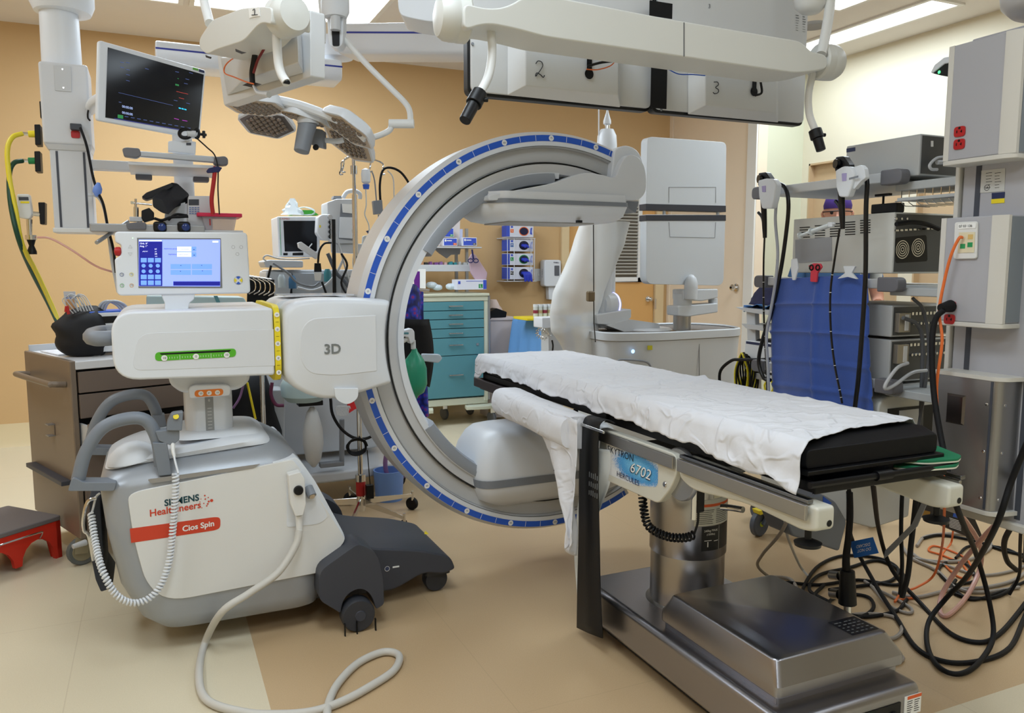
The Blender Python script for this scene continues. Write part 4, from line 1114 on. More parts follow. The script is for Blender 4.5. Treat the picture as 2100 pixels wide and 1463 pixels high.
# ---- single monitor seen from behind (marked 1)
a1 = Vector((-.355, .935, 0)); n1 = Vector((-.935, -.355, 0)); O1 = Vector((.44, 2.52, 1.89))
sm = thing('monitor', 'single monitor on its cream ceiling mount seen from behind, marked 1, left of centre', 'monitor', (.35, 2.7, 1.9))
Q = lambda u, v, k: PL(u, v, O1 + n1 * k, n1)
bo = rp([Q(u, v, 0) for u, v in [(637, 158), (459, 216), (446, 120), (448, 70), (636, 20)]], .008)
bk_ = build('back_panel', MB().prism(bo, n1 * -.05), MBACK, sm, bevel=.003)
ho_ = [Q(u, v, .002) for u, v in [(618, 68), (622, 150), (466, 196), (452, 118)]]
hi_ = [Q(u, v, .05) for u, v in [(610, 60), (612, 128), (500, 162), (470, 118)]]
build('back_housing', MB().loft([ho_, hi_]), MBACK, sm, bevel=.003)
bar_ = rp([Q(u, v, .19) for u, v in [(408, 80), (434, 41), (495, 17), (540, 13), (556, 16), (556, 50), (540, 46), (528, 52), (500, 84), (440, 103), (424, 112), (409, 100)]], [.02, .02, .02, .02, .01, .01, .02, .02, .03, .03, .02, .02], 4)
cb_ = build('cross_beam', MB().prism(bar_, n1 * -.12), CREAM, sm, bevel=.014, seg=4)
c = Q(588, 34, .13)
r = .056
build('end_cap', MB().lathe([(r * .9, -.03), (r, -.024), (r, .0), (r * .985, .003), (r * .985, .006), (r, .009), (r * .97, .03), (r * .8, .045), (.001, .05)], c, -a1, 36), CREAM, sm)
hd_ = build('handle', MB().tube([Q(u, v, .14) for u, v in [(567, 48), (568, 90), (571, 130), (577, 152), (588, 170)]], .0125, 12), OFFW, sm)
build('handle_end', MB().tube([Q(587, 168, .14), Q(588, 171, .14)], .010, 12, smooth=False), BLACK, hd_)
q = Q(521, 27, .191)
build('number_label', MB().prism([Q(u, v, .1905) for u, v in [(510, 18), (532, 15), (534, 33), (512, 37)]], n1 * .001), PAPER, cb_)
build('handwritten_number', MB().tube([Q(u, v, .193) for u, v in [(518, 21), (522, 19), (522, 30)]], .001, 6).tube([Q(516, 31, .193), Q(528, 30, .193)], .001, 6), INK, cb_)
build('slot', MB().prism(rp([Q(u, v, .191) for u, v in [(483, 100), (497, 106), (506, 108), (496, 111), (484, 106)]], .002), n1 * .001), BLACK, sm)
build('vent', MB().prism(rp([Q(u, v, .18) for u, v in [(423, 113), (434, 117), (433, 121), (424, 118)]], .002), n1 * .003), BLACK, cb_)
vs_ = MB()
for i in range(4):
 vs_.prism([Q(582, 56 + i * 6, .053), Q(606, 58 + i * 6, .053), Q(606, 59 + i * 6, .053), Q(582, 57 + i * 6, .053)], n1 * .001)
build('vent_slots', vs_, MIDG, sm)
build('cable_bundle', MB().tube([Q(u, v, .08) for u, v in [(556, 72), (535, 92), (525, 105), (520, 130), (517, 150), (518, 172)]], .009, 8), BLACK, sm)
build('cable_grip', MB().prism([Q(u, v, .07) for u, v in [(503, 176), (520, 168), (537, 173), (520, 180)]], n1 * .01), BLACK, sm)
build('plug', MB().tube([Q(520, 176, .08), Q(530, 190, .08), Q(552, 194, .08)], [.004, .010], 8), PALEG, sm)
one('orange_wire', MB().tube([Q(u, v, .09) for u, v in [(500, 113), (478, 120), (462, 135), (461, 150), (480, 158), (505, 168), (520, 172)]], .0022, 6), M('orange_jacket', (226, 112, 50), .45), 'orange wire looping across the back of the monitor marked 1', 'wire')
one('red_wire', MB().tube([Q(u, v, .10) for u, v in [(545, 95), (536, 110), (528, 125), (520, 150)]], .004, 6), M('dark_red', (110, 20, 24), .5), 'dark red cable tied into the black bundle behind the monitor marked 1', 'cable')
one('suspension_tube', MB().tube([DP(u, v, dd_) for u, v, dd_ in [(412, -40, 2.7), (418, 0, 2.6), (430, 48, 2.5)]], .014, 12), OFFW, 'white suspension tube rising to the ceiling left of the monitor marked 1', 'tube')
# ---- suspension arms with a blue line
LIN = M('blue_stripe', (40, 52, 150), .5)
GL = M('glossy_white', (224, 226, 230), .25)
t = thing('ceiling_boom', 'white horizontal ceiling boom with a blue line, behind the monitor marked 1', 'ceiling arm', (.3, 4.3, 2.3))
AY = 4.25
a, b = YP(318, 80, AY), YP(703, 168, AY)
zt, zb = YP(318, 80, AY).z, YP(318, 128, AY).z
am = build('arm_body', MB().prism([Vector((a.x, q.x, q.y)) for q in rp([(AY, zb), (AY + .22, zb), (AY + .22, zt), (AY, zt)], .03)], (b.x - a.x, 0, 0)), GL, t, bevel=.01)
zs = YP(318, 98, AY).z
build('blue_line', MB().bb(a.x, b.x, AY - .001, AY, zs - .004, zs + .004), LIN, am)
build('pivot', MB().lathe([(.001, -.05), (.085, -.05), (.09, -.02), (.09, .0), (.10, .02), (.10, .05), (.001, .05)], YP(690, 100, AY + .1), (0, 0, 1), 32), WHITE, t)
t2 = thing('ceiling_boom', 'long white ceiling boom with a blue line running behind the twin monitor mount', 'ceiling arm', (1.5, 4.1, 2.5))
P0, P1 = DP(690, 76, 4.0), DP(1010, 78, 3.7)
dr = (P1 - P0).normalized(); dr.z = 0; up = Z_; sd_ = dr.cross(up).normalized()
if sd_.y > 0: sd_ = -sd_
am = build('arm_body', MB().prism([P0 + up * q.y + sd_ * q.x for q in rp([(0, -.075), (-.2, -.075), (-.2, .068), (0, .068)], .025)], P1 - P0 + dr * .1), GL, t2, bevel=.01)
build('blue_line', MB().prism([P0 + up * .018 + sd_ * .0005, P0 + up * .026 + sd_ * .0005, P1 + up * .026 + sd_ * .0005, P1 + up * .018 + sd_ * .0005], sd_ * .001), LIN, am)
# ---- surgical lamp
D = 3.25
sl_t = thing('surgical_lamp', 'surgical lamp of hexagonal lens heads on a bent tube arm under the ceiling', 'surgical lamp', tuple(DP(620, 230, D)))
LENS = M('lamp_lens', (128, 116, 106), .1, metal=.3, bump=0, coat=.5)
LDK = M('lamp_face_dark', (88, 78, 72), .3)
LBZ = M('lamp_face_tan', (190, 170, 146), .35)
def hexhead(cpx, d, r, tilt_ax, ang, thick, face, nm='lamp_head', lens=True, stretch=1.0):
 c = DP(cpx[0], cpx[1], d)
 R = Matrix.Rotation(ang, 3, tilt_ax)
 fl_ = [R @ Vector((math.cos(math.radians(60 * i)) * r * stretch, math.sin(math.radians(60 * i)) * r, 0)) for i in range(6)]
 nrm = R @ Vector((0, 0, 1))
 ring = lambda k, z: rp([c + p_ * k + nrm * z for p_ in fl_], .02, 3)
 h = build(nm, MB().loft([ring(1, 0), ring(1.0, thick * .35), ring(.9, thick * .8), ring(.7, thick)]), WHITE, sl_t, sharp=35)
 build('face', MB().prism([c + p_ * .9 - nrm * .001 for p_ in fl_], nrm * .004), face, h)
 if lens:
  L = MB()
  s_ = r * .2
  for i in range(-4, 5):
   for j in range(-4, 5):
    x, y = (i + (j % 2) * .5) * s_ * stretch * 1.05, j * s_ * .9
    if (abs(x) / stretch + abs(y) * .577) > r * .76 or abs(y) > r * .72: continue
    o_ = c + R @ Vector((x, y, 0)) - nrm * .0015
    L.lathe([(s_ * .46, 0), (s_ * .42, .004), (s_ * .25, .007), (.001, .008)], o_, -nrm, 8)
  build('lenses', L, LENS, h)
 return h
VX = Vector((math.cos(YAW), -math.sin(YAW), 0))   # across the view
VY = Vector((math.sin(YAW), math.cos(YAW), 0))
hexhead((527, 222), D - .04, .125, VX, math.radians(-5), .05, LBZ, stretch=1.0)
hexhead((548, 256), D + .25, .125, VX, math.radians(-20), .045, LDK)
hexhead((622, 244), D + .05, .12, VY, math.radians(16), .05, LBZ)
hexhead((712, 268), D - .02, .125, (VY - VX * .5).normalized(), math.radians(34), .05, LBZ)
hexhead((715, 296), D + .2, .13, (VY - VX * .8).normalized(), math.radians(36), .045, LBZ)
bt = MB().tube([DP(u, v, D - .05) for u, v in [(478, 212), (540, 203), (600, 212), (660, 232), (720, 258), (752, 285)]], .018, 8)
build('rim', bt, WHITE, sl_t)
a, b = DP(632, 248, D), DP(618, 312, D - .03)
hn = build('sterile_handle', MB().tube([a, b], [.037, .030], 24, smooth=False), MIDG, sl_t, bevel=.004)
build('handle_collar', MB().tube([a + Vector((0, 0, .012)), a - Vector((0, 0, .012))], .042, 24, smooth=False), PALEG, hn)
cb3 = build('control_box', MB().prism(rp([DP(u, v, D + .06) for u, v in [(640, 262), (662, 266), (663, 303), (636, 296)]], .006), VY * .06), MIDG, sl_t, bevel=.004)
build('knob', MB().lathe([(.001, .012), (.011, .010), (.012, 0), (.001, 0)], DP(648, 302, D + .05), -VY - Z_ * .3, 16), BLACK, cb3)
build('yoke_arm', MB().tube([DP(u, v, D + .1) for u, v in [(660, 287), (690, 290), (705, 287)]], .011, 10), WHITE, sl_t)
tb_ = build('tube_arm', MB().tube([DP(u, v, D + .1) for u, v in [(755, 285), (780, 277), (798, 268), (803, 258)]], .012, 12).tube([DP(u, v, D + .1) for u, v in [(842, 250), (840, 228), (830, 210), (800, 180), (750, 130), (708, 82), (690, 62)]], .012, 12), OFFW, sl_t)
build('joint', MB().cyl(DP(798, 254, D + .1), DP(849, 254, D + .1), .018, 20), OFFW, sl_t)
pv = thing('spring_arm_pivot', 'white pivot of the surgical lamp arm with a black hinge, hanging from the ceiling', 'lamp arm', tuple(DP(687, 50, 3.35)))
build('pivot_housing', MB().prism(rp([DP(u, v, 3.3) for u, v in [(672, -30), (705, -30), (704, 30), (703, 92), (688, 100), (674, 92), (670, 30)]], .02, 4), VY * .07), WHITE, pv, bevel=.01)
build('hinge', MB().prism(rp([DP(u, v, 3.295) for u, v in [(680, 62), (696, 62), (696, 94), (682, 94)]], .006), VY * .01), BLACK, pv)
build('hinge_sleeve', MB().cyl(DP(688, 62, 3.28), DP(688, 30, 3.28), .02, 16), PALEG, pv)
build('hub', MB().lathe([(.001, 0), (.045, 0), (.055, .02), (.055, .3), (.04, .34), (.04, CEIL - DP(688, 36, 3.3).z)], DP(688, 36, 3.3), (0, 0, 1), 24), WHITE, pv)
one('drop_tube', MB().tube([DP(u, v, 3.4) for u, v in [(655, -25), (660, 20), (663, 60), (662, 88)]], .012, 10), OFFW, 'short white tube hanging between the monitor marked 1 and the lamp pivot', 'tube')
# housing at top centre
one('ceiling_housing', MB().prism(rp([DP(u, v, 3.0) for u, v in [(815, -30), (905, -30), (905, 40), (888, 46), (835, 36), (817, 28)]], .03), VY * .18), WHITE, 'white boxy ceiling housing at the top, left of the twin monitor mount', 'housing', bevel=.02)
# right suspension tube and hub
sh_ = thing('suspension_boom', 'curved white suspension tube and hub above the right end of the twin monitor mount', 'suspension arm', tuple(DP(1690, 20, 2.7)))
build('arm_tube', MB().tube([DP(u, v, dd_) for u, v, dd_ in [(1703, -30, 2.75), (1702, 10, 2.75), (1695, 60, 2.72), (1684, 112, 2.68)]], .0165, 14), OFFW, sh_)
build('hub', MB().lathe([(.001, 0), (.03, .002), (.05, .02), (.055, .05), (.055, .30)], DP(1662, 28, 2.78), (0, 0, 1), 28), OFFW, sh_)
build('hub_ring', MB().lathe([(.05, 0), (.055, .006), (.055, .012)], DP(1668, 56, 3.4), (0, 0, 1), 28), M('ceiling_ring_grey', (170, 168, 164), .6), sh_)
# ================================================================ RIGHT SUPPLY BOOM
BG = M('boom_grey_panel', (172, 172, 178), .42)
BS = M('boom_side_panel', (134, 142, 150), .42)
BE = M('boom_edge_white', (208, 205, 198), .42)
BXX = 2.2
def span(u0, u1, v, x):
 return XP(u0, v, x).y, XP(u1, v, x).y
bm_t = thing('supply_boom', 'grey ceiling supply boom with red outlets, a network plate and a steel box, right', 'supply boom', (2.38, 1.55, .45))
# column with two dark tracks
build('column', MB().bb(2.285, 2.50, 1.405, 1.705, .545, 1.98), BG, bm_t, bevel=.006)
build('column_edge', MB().bb(2.275, 2.50, 1.375, 1.40, .53, 1.66).bb(2.275, 2.50, 1.71, 1.725, .545, 1.66), BE, bm_t, bevel=.004)
build('column_foot', MB().bb(2.27, 2.51, 1.37, 1.73, .525, .55), BE, bm_t, bevel=.006)
build('track', MB().bb(2.2835, 2.287, 1.645, 1.662, .56, 1.95), MIDG and M('track_dark', (66, 70, 80), .5), bm_t)
build('track', MB().bb(2.2835, 2.287, 1.455, 1.472, .56, 1.95), M('track_dark', (66, 70, 80), .5), bm_t)
def outlet(y, z, x, plate=False):
 o = build('outlet', MB().prism([Vector((x, y + q.x, z + q.y)) for q in rp([(-.018, -.015), (.018, -.015), (.018, .015), (-.018, .015)], .009, 4)], (-.004, 0, 0)), RED, bm_t, bevel=.001)
 build('slots', MB().bb(x - .0045, x - .0041, y + .006, y + .009, z - .004, z + .004).bb(x - .0045, x - .0041, y - .009, y - .006, z - .004, z + .004).bb(x - .0045, x - .0041, y - .009, y - .003, z - .0015, z + .0005)
          .lathe([(.001, 0), (.004, 0)], (x - .0043, y, z + .010), (-1, 0, 0), 10), BLACK, o)
 return o
def headbox(y0, y1, z0, z1, x0, x1, chamf=.03):
 """box with rounded white edges: main face towards -x, side face towards -y"""
 pts = [(x0, y1), (x0, y0 + chamf), (x0 + chamf * .35, y0), (x1, y0), (x1, y1)]
 h = build('supply_box', MB().prism([Vector((q.x, q.y, z0)) for q in rp(pts, [.012, .012, .012, .008, .008], 4)], (0, 0, z1 - z0)), BG, bm_t, bevel=.004)
 build('edge_strip', MB().bb(x0 - .0015, x0 + .004, y1 - .016, y1 + .0015, z0, z1), BE, h, bevel=.001)
 build('corner_strip', MB().prism([Vector((a, b, z0)) for a, b in ((x0 - .0015, y0 + chamf + .012), (x0 - .0015, y0 + chamf - .002), (x0 + chamf * .33, y0 - .0015), (x0 + chamf * .33 + .012, y0 - .0015), (x0 + chamf * .33 + .012, y0 + .004), (x0 + .006, y0 + chamf))], (0, 0, z1 - z0)), BE, h)
 build('side_panel', MB().bb(x0 + chamf * .35 + .014, x1 - .01, y0 - .001, y0 + .002, z0 + .004, z1 - .004), BS, h)
 build('end_rim', MB().prism([Vector((q.x, q.y, z0 - .014)) for q in rp([(x0 - .003, y1 + .003), (x0 - .003, y0 + chamf), (x0 + chamf * .35, y0 - .003), (x1, y0 - .003), (x1, y1 + .003)], [.01] * 5, 3)], (0, 0, .014)), BE, h, bevel=.003)
 return h
h1 = headbox(1.495, 1.71, 1.615, 1.95, 2.2, 2.46)
outlet(XP(1969, 270, 2.2).y, XP(1969, 270, 2.2).z, 2.2)
outlet(XP(1968, 296, 2.2).y, XP(1968, 296, 2.2).z, 2.2)
h2 = headbox(1.50, 1.702, 1.135, 1.445, 2.2, 2.30)
a = XP(1947, 655, 2.2)
o1 = outlet(XP(1948, 655, 2.2).y, XP(1948, 655, 2.2).z, 2.2)
o2 = outlet(XP(1950, 628, 2.2).y, XP(1950, 628, 2.2).z, 2.2)
pl_ = build('network_plate', MB().prism(rp([XP(u, v, 2.2) for u, v in [(1961, 456), (2008, 454), (2006, 531), (1958, 532)]], .008), (-.008, 0, 0)), OFFW, h2, bevel=.003)
build('plate_insert', MB().prism([XP(u, v, 2.1915) for u, v in [(1967, 477), (2000, 476), (1998, 518), (1964, 519)]], (-.001, 0, 0)), M('insert_cream', (222, 212, 180), .5), pl_)
build('name_strip', MB().prism([XP(u, v, 2.191) for u, v in [(1965, 459), (2002, 457), (2001, 468), (1965, 470)]], (-.0006, 0, 0)), PAPER, pl_)
build('lettering', MB().text('07 03 136', XP(1980, 464, 2.1895), -Y_, Z_, .0105), INK, pl_)
build('green_port', MB().bb(2.190, 2.1915, XP(1974, 506, 2.19).y - .008, XP(1974, 506, 2.19).y + .008, XP(1974, 506, 2.19).z - .006, XP(1974, 506, 2.19).z + .008)
      .bb(2.190, 2.1915, XP(1989, 503, 2.19).y - .008, XP(1989, 503, 2.19).y + .008, XP(1989, 503, 2.19).z - .006, XP(1989, 503, 2.19).z + .008), M('port_green', (40, 150, 90), .5), pl_)
build('tan_port', MB().bb(2.190, 2.1915, XP(1990, 486, 2.19).y - .008, XP(1990, 486, 2.19).y + .008, XP(1990, 486, 2.19).z - .007, XP(1990, 486, 2.19).z + .007), M('port_tan', (214, 180, 110), .5), pl_)
build('caption', MB().text('UNIT 1 CIRC 3A', XP(1963, 283, 2.1985), -Y_, Z_, .0052).text('UNIT 2 CIRC 3A', XP(1948, 642, 2.1985), -Y_, Z_, .0052), INK, h1) if False else None
# steel box
SB = M('steel_box', (156, 156, 158), .34, metal=.9, bump=.05, bscale=80)
hb_ = build('steel_box', MB().prism([Vector((q.x, q.y, .585)) for q in rp([(2.2, 1.695), (2.2, 1.50), (2.212, 1.488), (2.30, 1.475), (2.30, 1.695)], [.004, .01, .01, .004, .004], 3)], (0, 0, .385)), SB, bm_t, bevel=.003)
build('lid', MB().prism([Vector((q.x, q.y, .970)) for q in rp([(2.197, 1.70), (2.197, 1.495), (2.22, 1.475), (2.30, 1.46), (2.30, 1.70)], [.004, .012, .01, .004, .004], 3)], (0, 0, .012)), BE, hb_, bevel=.003)
build('bottom_rim', MB().prism([Vector((q.x, q.y, .572)) for q in rp([(2.197, 1.70), (2.197, 1.495), (2.22, 1.475), (2.30, 1.46), (2.30, 1.70)], [.004, .012, .01, .004, .004], 3)], (0, 0, .013)), BE, hb_, bevel=.003)
p0, p1 = XP(1943, 806, 2.2), XP(1977, 873, 2.2)
bp1 = [Vector((2.2, p0.y, p1.z)), Vector((2.2, p1.y, p1.z)), Vector((2.2, p1.y, p0.z)), Vector((2.2, p0.y, p0.z))]
bp2 = [q + Vector((-.006, (.006 if q.y < 1.6 else -.006), (.006 if q.z < .85 else -.006))) for q in bp1]
bp2 = [Vector((2.194, q.y, q.z)) for q in bp2]
pt_ = build('cover_plate', MB().loft([bp1, bp2]), M('bronze_steel', (110, 104, 104), .22, metal=1), hb_, sharp=20)
build('seam_strip', MB().bb(2.1985, 2.2005, 1.505, 1.512, .59, .968), M('track_dark', (66, 70, 80), .5), hb_)
rv = MB()
for z in (.62, .76, .90):
 rv.lathe([(.001, .002), (.004, .0015), (.005, 0), (.001, 0)], (2.2, 1.522, z), (-1, 0, 0), 10)
 rv.lathe([(.001, .002), (.004, .0015), (.005, 0), (.001, 0)], (2.23, 1.486, z), (-.1, -1, 0), 10)
build('rivets', rv, CHROME, hb_)
# rating sticker on the column
lb_ = build('rating_sticker', MB().prism([XP(u, v, 2.284) for u, v in [(2012, 350), (2062, 345), (2060, 392), (2010, 396)]], (-.0005, 0, 0)), M('sticker_silver', (196, 196, 192), .4), bm_t)
tx = MB()
for i in range(6):
 for j in range(2):
  p_ = XP(2022 + j * 18, 356 + i * 6, 2.2832)
  tx.bb(p_.x - .0003, p_.x, p_.y - random.uniform(.012, .02), p_.y, p_.z, p_.z + .0012)
build('small_print', tx, INK, lb_)
annr = XP(2024, 385, 2.2832)
mb_ = MB(); n_ = 20
r1 = [annr + Vector((0, math.cos(2 * math.pi * i / n_) * .009, math.sin(2 * math.pi * i / n_) * .009)) for i in range(n_)]
r2_ = [annr + Vector((0, math.cos(2 * math.pi * i / n_) * .0075, math.sin(2 * math.pi * i / n_) * .0075)) for i in range(n_)]
mb_.add(r1 + r2_, [(i, (i + 1) % n_, n_ + (i + 1) % n_, n_ + i) for i in range(n_)]).text('UL', annr - X_ * .0004, -Y_, Z_, .010)
build('certification_mark', mb_, INK, lb_)
build('blue_sticker', MB().prism([XP(u, v, 2.284) for u, v in [(2034, 396), (2061, 394), (2060, 406), (2034, 408)]], (-.0006, 0, 0)), M('sticker_navy2', (34, 44, 84), .5), bm_t)
build('yellow_sticker', MB().prism([XP(u, v, 2.284) for u, v in [(2033, 409), (2060, 407), (2060, 416), (2033, 418)]], (-.0006, 0, 0)), YEL, bm_t)
# neck and bell up to the ceiling
build('ceiling_tube', MB().lathe([(.10, 1.95), (.10, CEIL)], (2.40, 1.50, 0), n=40), BG, bm_t)
build('bell', MB().lathe([(.105, 2.02), (.14, 2.025), (.165, 2.05), (.172, 2.10), (.172, CEIL)], (2.40, 1.50, 0), n=40), M('bell_white', (198, 196, 196), .4), bm_t)
# things mounted to the right of the column
build('right_module', MB().bb(2.30, 2.5, 1.33, 1.372, 1.15, 1.24).bb(2.30, 2.5, 1.32, 1.372, .80, .87), PALEG, bm_t, bevel=.003) if False else None
# spotlight-like head at the left of the upper box
t = thing('ceiling_camera', 'small angular white ceiling camera with a green light, left of the upper supply box', 'camera', tuple(XP(1930, 145, 2.35)))
o = rp([XP(u, v, 2.32) for u, v in [(1909, 148), (1936, 120), (1950, 115), (1950, 152), (1944, 158)]], .004)
build('shell', MB().prism([XP(u, v, 2.34) for u, v in [(1908, 149), (1916, 133), (1935, 118), (1952, 115), (1952, 128), (1936, 131), (1912, 150)]], (.10, 0, 0)), WHITE, t, bevel=.003)
gl_ = build('glass', MB().prism([XP(u, v, 2.345) for u, v in [(1911, 150), (1936, 131), (1952, 128), (1952, 159), (1930, 155)]], (.09, 0, 0)), M('dark_glass', (24, 26, 30), .08), t)
build('bracket', MB().cyl(XP(1945, 140, 2.40), Vector((2.42, 1.70, XP(1945, 140, 2.40).z)), .015), WHITE, t)
build('green_light', MB().lathe([(.001, 0), (.005, 0)], XP(1926, 148, 2.3445), (-1, 0, 0), 12), M('green_lamp', (60, 240, 110), .3, emit=3), gl_)
# orange network cable
ORC = M('orange_jacket', (226, 112, 50), .45)
one('orange_cable', MB().tube([XP(u, v, x) for u, v, x in [(1974, 487, 2.185), (1966, 490, 2.175), (1950, 525, 2.17), (1936, 580, 2.17), (1926, 640, 2.16), (1932, 700, 2.15), (1921, 790, 2.14), (1925, 870, 2.13), (1938, 960, 2.12), (1937, 1040, 2.13)]] + [ZP(u, v, z) for u, v, z in [(1932, 1120, .25), (1915, 1180, .06), (1880, 1205, .02), (1850, 1215, .012), (1835, 1235, .012)]], .0045, 8, 7), ORC, 'orange network cable plugged into the wall plate of the supply boom, hanging to the floor', 'cable')
cbp = one('power_cable', MB().tube([XP(u, v, x) for u, v, x in [(1936, 636, 2.15), (1920, 652, 2.14), (1912, 690, 2.13), (1912, 760, 2.12), (1918, 830, 2.11), (1936, 930, 2.09), (1962, 1040, 2.06)]] + [ZP(2003, 1140, .30), ZP(2030, 1240, .12), ZP(2036, 1310, .03), ZP(2005, 1362, .014), ZP(1965, 1383, .012), ZP(1925, 1368, .012), ZP(1902, 1325, .012), ZP(1905, 1275, .03), ZP(1940, 1228, .10), ZP(1985, 1180, .25)] + [XP(2040, 1085, 2.1), XP(2075, 985, 2.1), XP(2110, 900, 2.1)], .0085, 10, 7), BLACKR, 'thick black power cable from the lower red outlet of the boom, looping on the floor', 'cable')
a, b = XP(1950, 628, 2.196), XP(1930, 632, 2.15)
build('plug', MB().tube([a + Vector((-.001, 0, 0)), a.lerp(b, .5), b], [.019, .013], 14), BLACKR, cbp)
# ================================================================ EQUIPMENT RACK (shelves beside the boom)
SHM = M('shelf_grey', (186, 190, 192), .4)
BMP = M('shelf_bumper', (108, 108, 114), .5)
rack = thing('equipment_shelf', 'grey shelf arms with dark bumpers carrying the video equipment beside the right boom', 'shelf rack', (2.5, 2.2, .55))
def shelf(z, y0, y1, x0, x1, rail=True, yb=1.92):
 s_ = build('shelf_board', MB().bb(x0 + .01, x1, y0, y1, z - .012, z), SHM, rack, bevel=.003)
 if rail:
  build('shelf_rail', MB().bb(x0 - .008, x0 + .012, y0, y1, z - .012, z + .022), M('rail_light', (206, 208, 210), .4), rack, bevel=.004)
 build('bumper', MB().prism(rp([Vector((x0 - .022, y0 - .075, z - .022)), Vector((x0 - .022, y0 + .01, z - .022)), Vector((x0 - .022, y0 + .01, z + .028)), Vector((x0 - .022, y0 - .075, z + .028))], [.02, .006, .006, .02], 4), (.045, 0, 0)), BMP, rack, bevel=.008)
 build('bumper', MB().prism(rp([Vector((x0 - .022, y1 + .06, z - .022)), Vector((x0 - .022, y1 - .01, z - .022)), Vector((x0 - .022, y1 - .01, z + .028)), Vector((x0 - .022, y1 + .06, z + .028))], [.02, .006, .006, .02], 4), (.045, 0, 0)), BMP, rack, bevel=.008)
 return s_
shelf(1.595, 1.99, 2.58, 2.29, 2.75)
shelf(1.235, 1.99, 2.56, 2.30, 2.75)
shelf(.885, 1.98, 2.56, 2.30, 2.75)
for z in (1.555, 1.20, .85):
 build('arm_link', MB().bb(2.33, 2.52, 1.70, 1.99, z, z + .028), SHM, rack, bevel=.004)
build('under_tray', MB().bb(2.32, 2.5, 1.72, 1.97, 1.52, 1.53), SHM, rack)
bkz = MB()
for i in range(9):
 y = 1.73 + i * .03
 bkz.tube([(2.34, y, 1.555), (2.34, y, 1.515), (2.36, y, 1.505), (2.48, y, 1.505)], .0015, 5, smooth=False)
bkz.tube([(2.335, 1.72, 1.52), (2.335, 1.99, 1.52)], .002, 5, smooth=False)
build('wire_tray', bkz, CHROME, rack)
# equipment
EQ = M('equipment_case', (188, 190, 190), .42)
EQW = M('equipment_case_light', (206, 206, 200), .42)
EQD = M('equipment_rear', (84, 86, 88), .42, metal=.4)
def unit(name, label, y0, y1, z0, z1, x0, x1, m=EQ, rear=EQD):
 t = thing(name, label, 'video unit' if name != 'light_source' else 'unit', ((x0 + x1) / 2, (y0 + y1) / 2, z0))
 build('case', MB().bb(x0, x1, y0, y1, z0, z1), m, t, bevel=.004)
 build('rear_panel', MB().bb(x0 + .008, x1 - .008, y0 - .001, y0 + .004, z0 + .006, z1 - .006), rear, t)
 return t
u1 = unit('video_processor', 'plain grey metal unit lying on the top shelf of the rack', 1.90, 2.21, 1.60, 1.735, 2.33, 2.60)
build('sticker', MB().prism([XP(u, v, 2.3295) for u, v in [(1736, 305), (1754, 302), (1754, 310), (1736, 313)]], (-.0005, 0, 0)), M('sticker_navy2', (34, 44, 84), .5), u1)
build('sticker', MB().prism([YP(u, v, 1.8985) for u, v in [(1909, 289), (1914, 289), (1914, 301), (1909, 301)]], (0, -.0005, 0)), PAPER, u1)
lp = one('white_cable', MB().tube([YP(u, v, 1.87) for u, v in [(1936, 322), (1920, 325), (1907, 338), (1910, 347), (1922, 348)]], .005, 8).tube([YP(1922, 333, 1.87), YP(1938, 332, 1.87)], .008, 8), PALEG, 'white cable looped behind the top shelf unit beside the supply boom', 'cable')
u2 = unit('video_processor', 'wide light grey unit with rows of vent slots on the middle shelf', 1.985, 2.46, 1.275, 1.485, 2.33, 2.68, EQW)
vt = MB()
for c_ in range(5):
 for r_ in range(6):
  u = 1640 + c_ * 31; v = 467 - c_ * 3.6 + r_ * 5.0
  if c_ < 1 and r_ > 4: continue
  a, b = XP(u, v, 2.3293), XP(u + 21, v - 2, 2.3293)
  vt.bb(a.x - .0006, a.x, b.y, a.y, a.z - .0022, a.z + .0014)
build('vent_slots', vt, BLACK, u2)
build('inset_panel', MB().prism([XP(u, v, 2.3293) for u, v in [(1631, 492), (1706, 486), (1706, 535), (1631, 540)]], (-.0008, 0, 0)), M('inset_grey', (158, 160, 164), .45), u2)
fn = MB()
for k_, (cu__, cv__) in enumerate(((1851, 512), (1883, 508))):
 c = YP(cu__, cv__, 1.983)
 for r in (.008, .016, .024, .032):
  for i in range(20):
   a0_, a1_ = 2 * math.pi * i / 20, 2 * math.pi * (i + 1) / 20
   fn.add([c + Vector((math.cos(a0_) * r, 0, math.sin(a0_) * r)), c + Vector((math.cos(a1_) * r, 0, math.sin(a1_) * r)), c + Vector((math.cos(a1_) * (r - .003), 0, math.sin(a1_) * (r - .003))), c + Vector((math.cos(a0_) * (r - .003), 0, math.sin(a0_) * (r - .003)))], [(0, 1, 2, 3)])
build('fan_grille', fn, CHROME, u2)
build('fan_backing', MB().prism(rp([YP(u, v, 1.9838) for u, v in [(1836, 488), (1900, 482), (1902, 536), (1836, 540)]], .01), (0, -.0005, 0)), BLACK, u2)
cnn = MB()
for i in range(10):
 p_ = YP(1838 + i * 9, 473 - i * .5, 1.983); cnn.bb(p_.x - .007, p_.x + .007, 1.978, 1.984, p_.z - .003, p_.z + .003)
for i in range(3):
 p_ = YP(1836 + i * 11, 449, 1.983); cnn.lathe([(.001, .006), (.004, .006), (.0045, 0), (.001, 0)], p_, (0, -1, 0), 10)
build('connectors', cnn, CHROME, u2)
one('black_cable', MB().tube([YP(u, v, 1.95) for u, v in [(1838, 460), (1870, 456), (1900, 460), (1925, 470)]], .008, 8), BLACKR, 'black cable across the rear panel of the wide vented unit', 'cable')
bt_ = thing('bracket', 'black clamp bracket standing on the wide vented unit', 'clamp', (2.38, 2.05, 1.487))
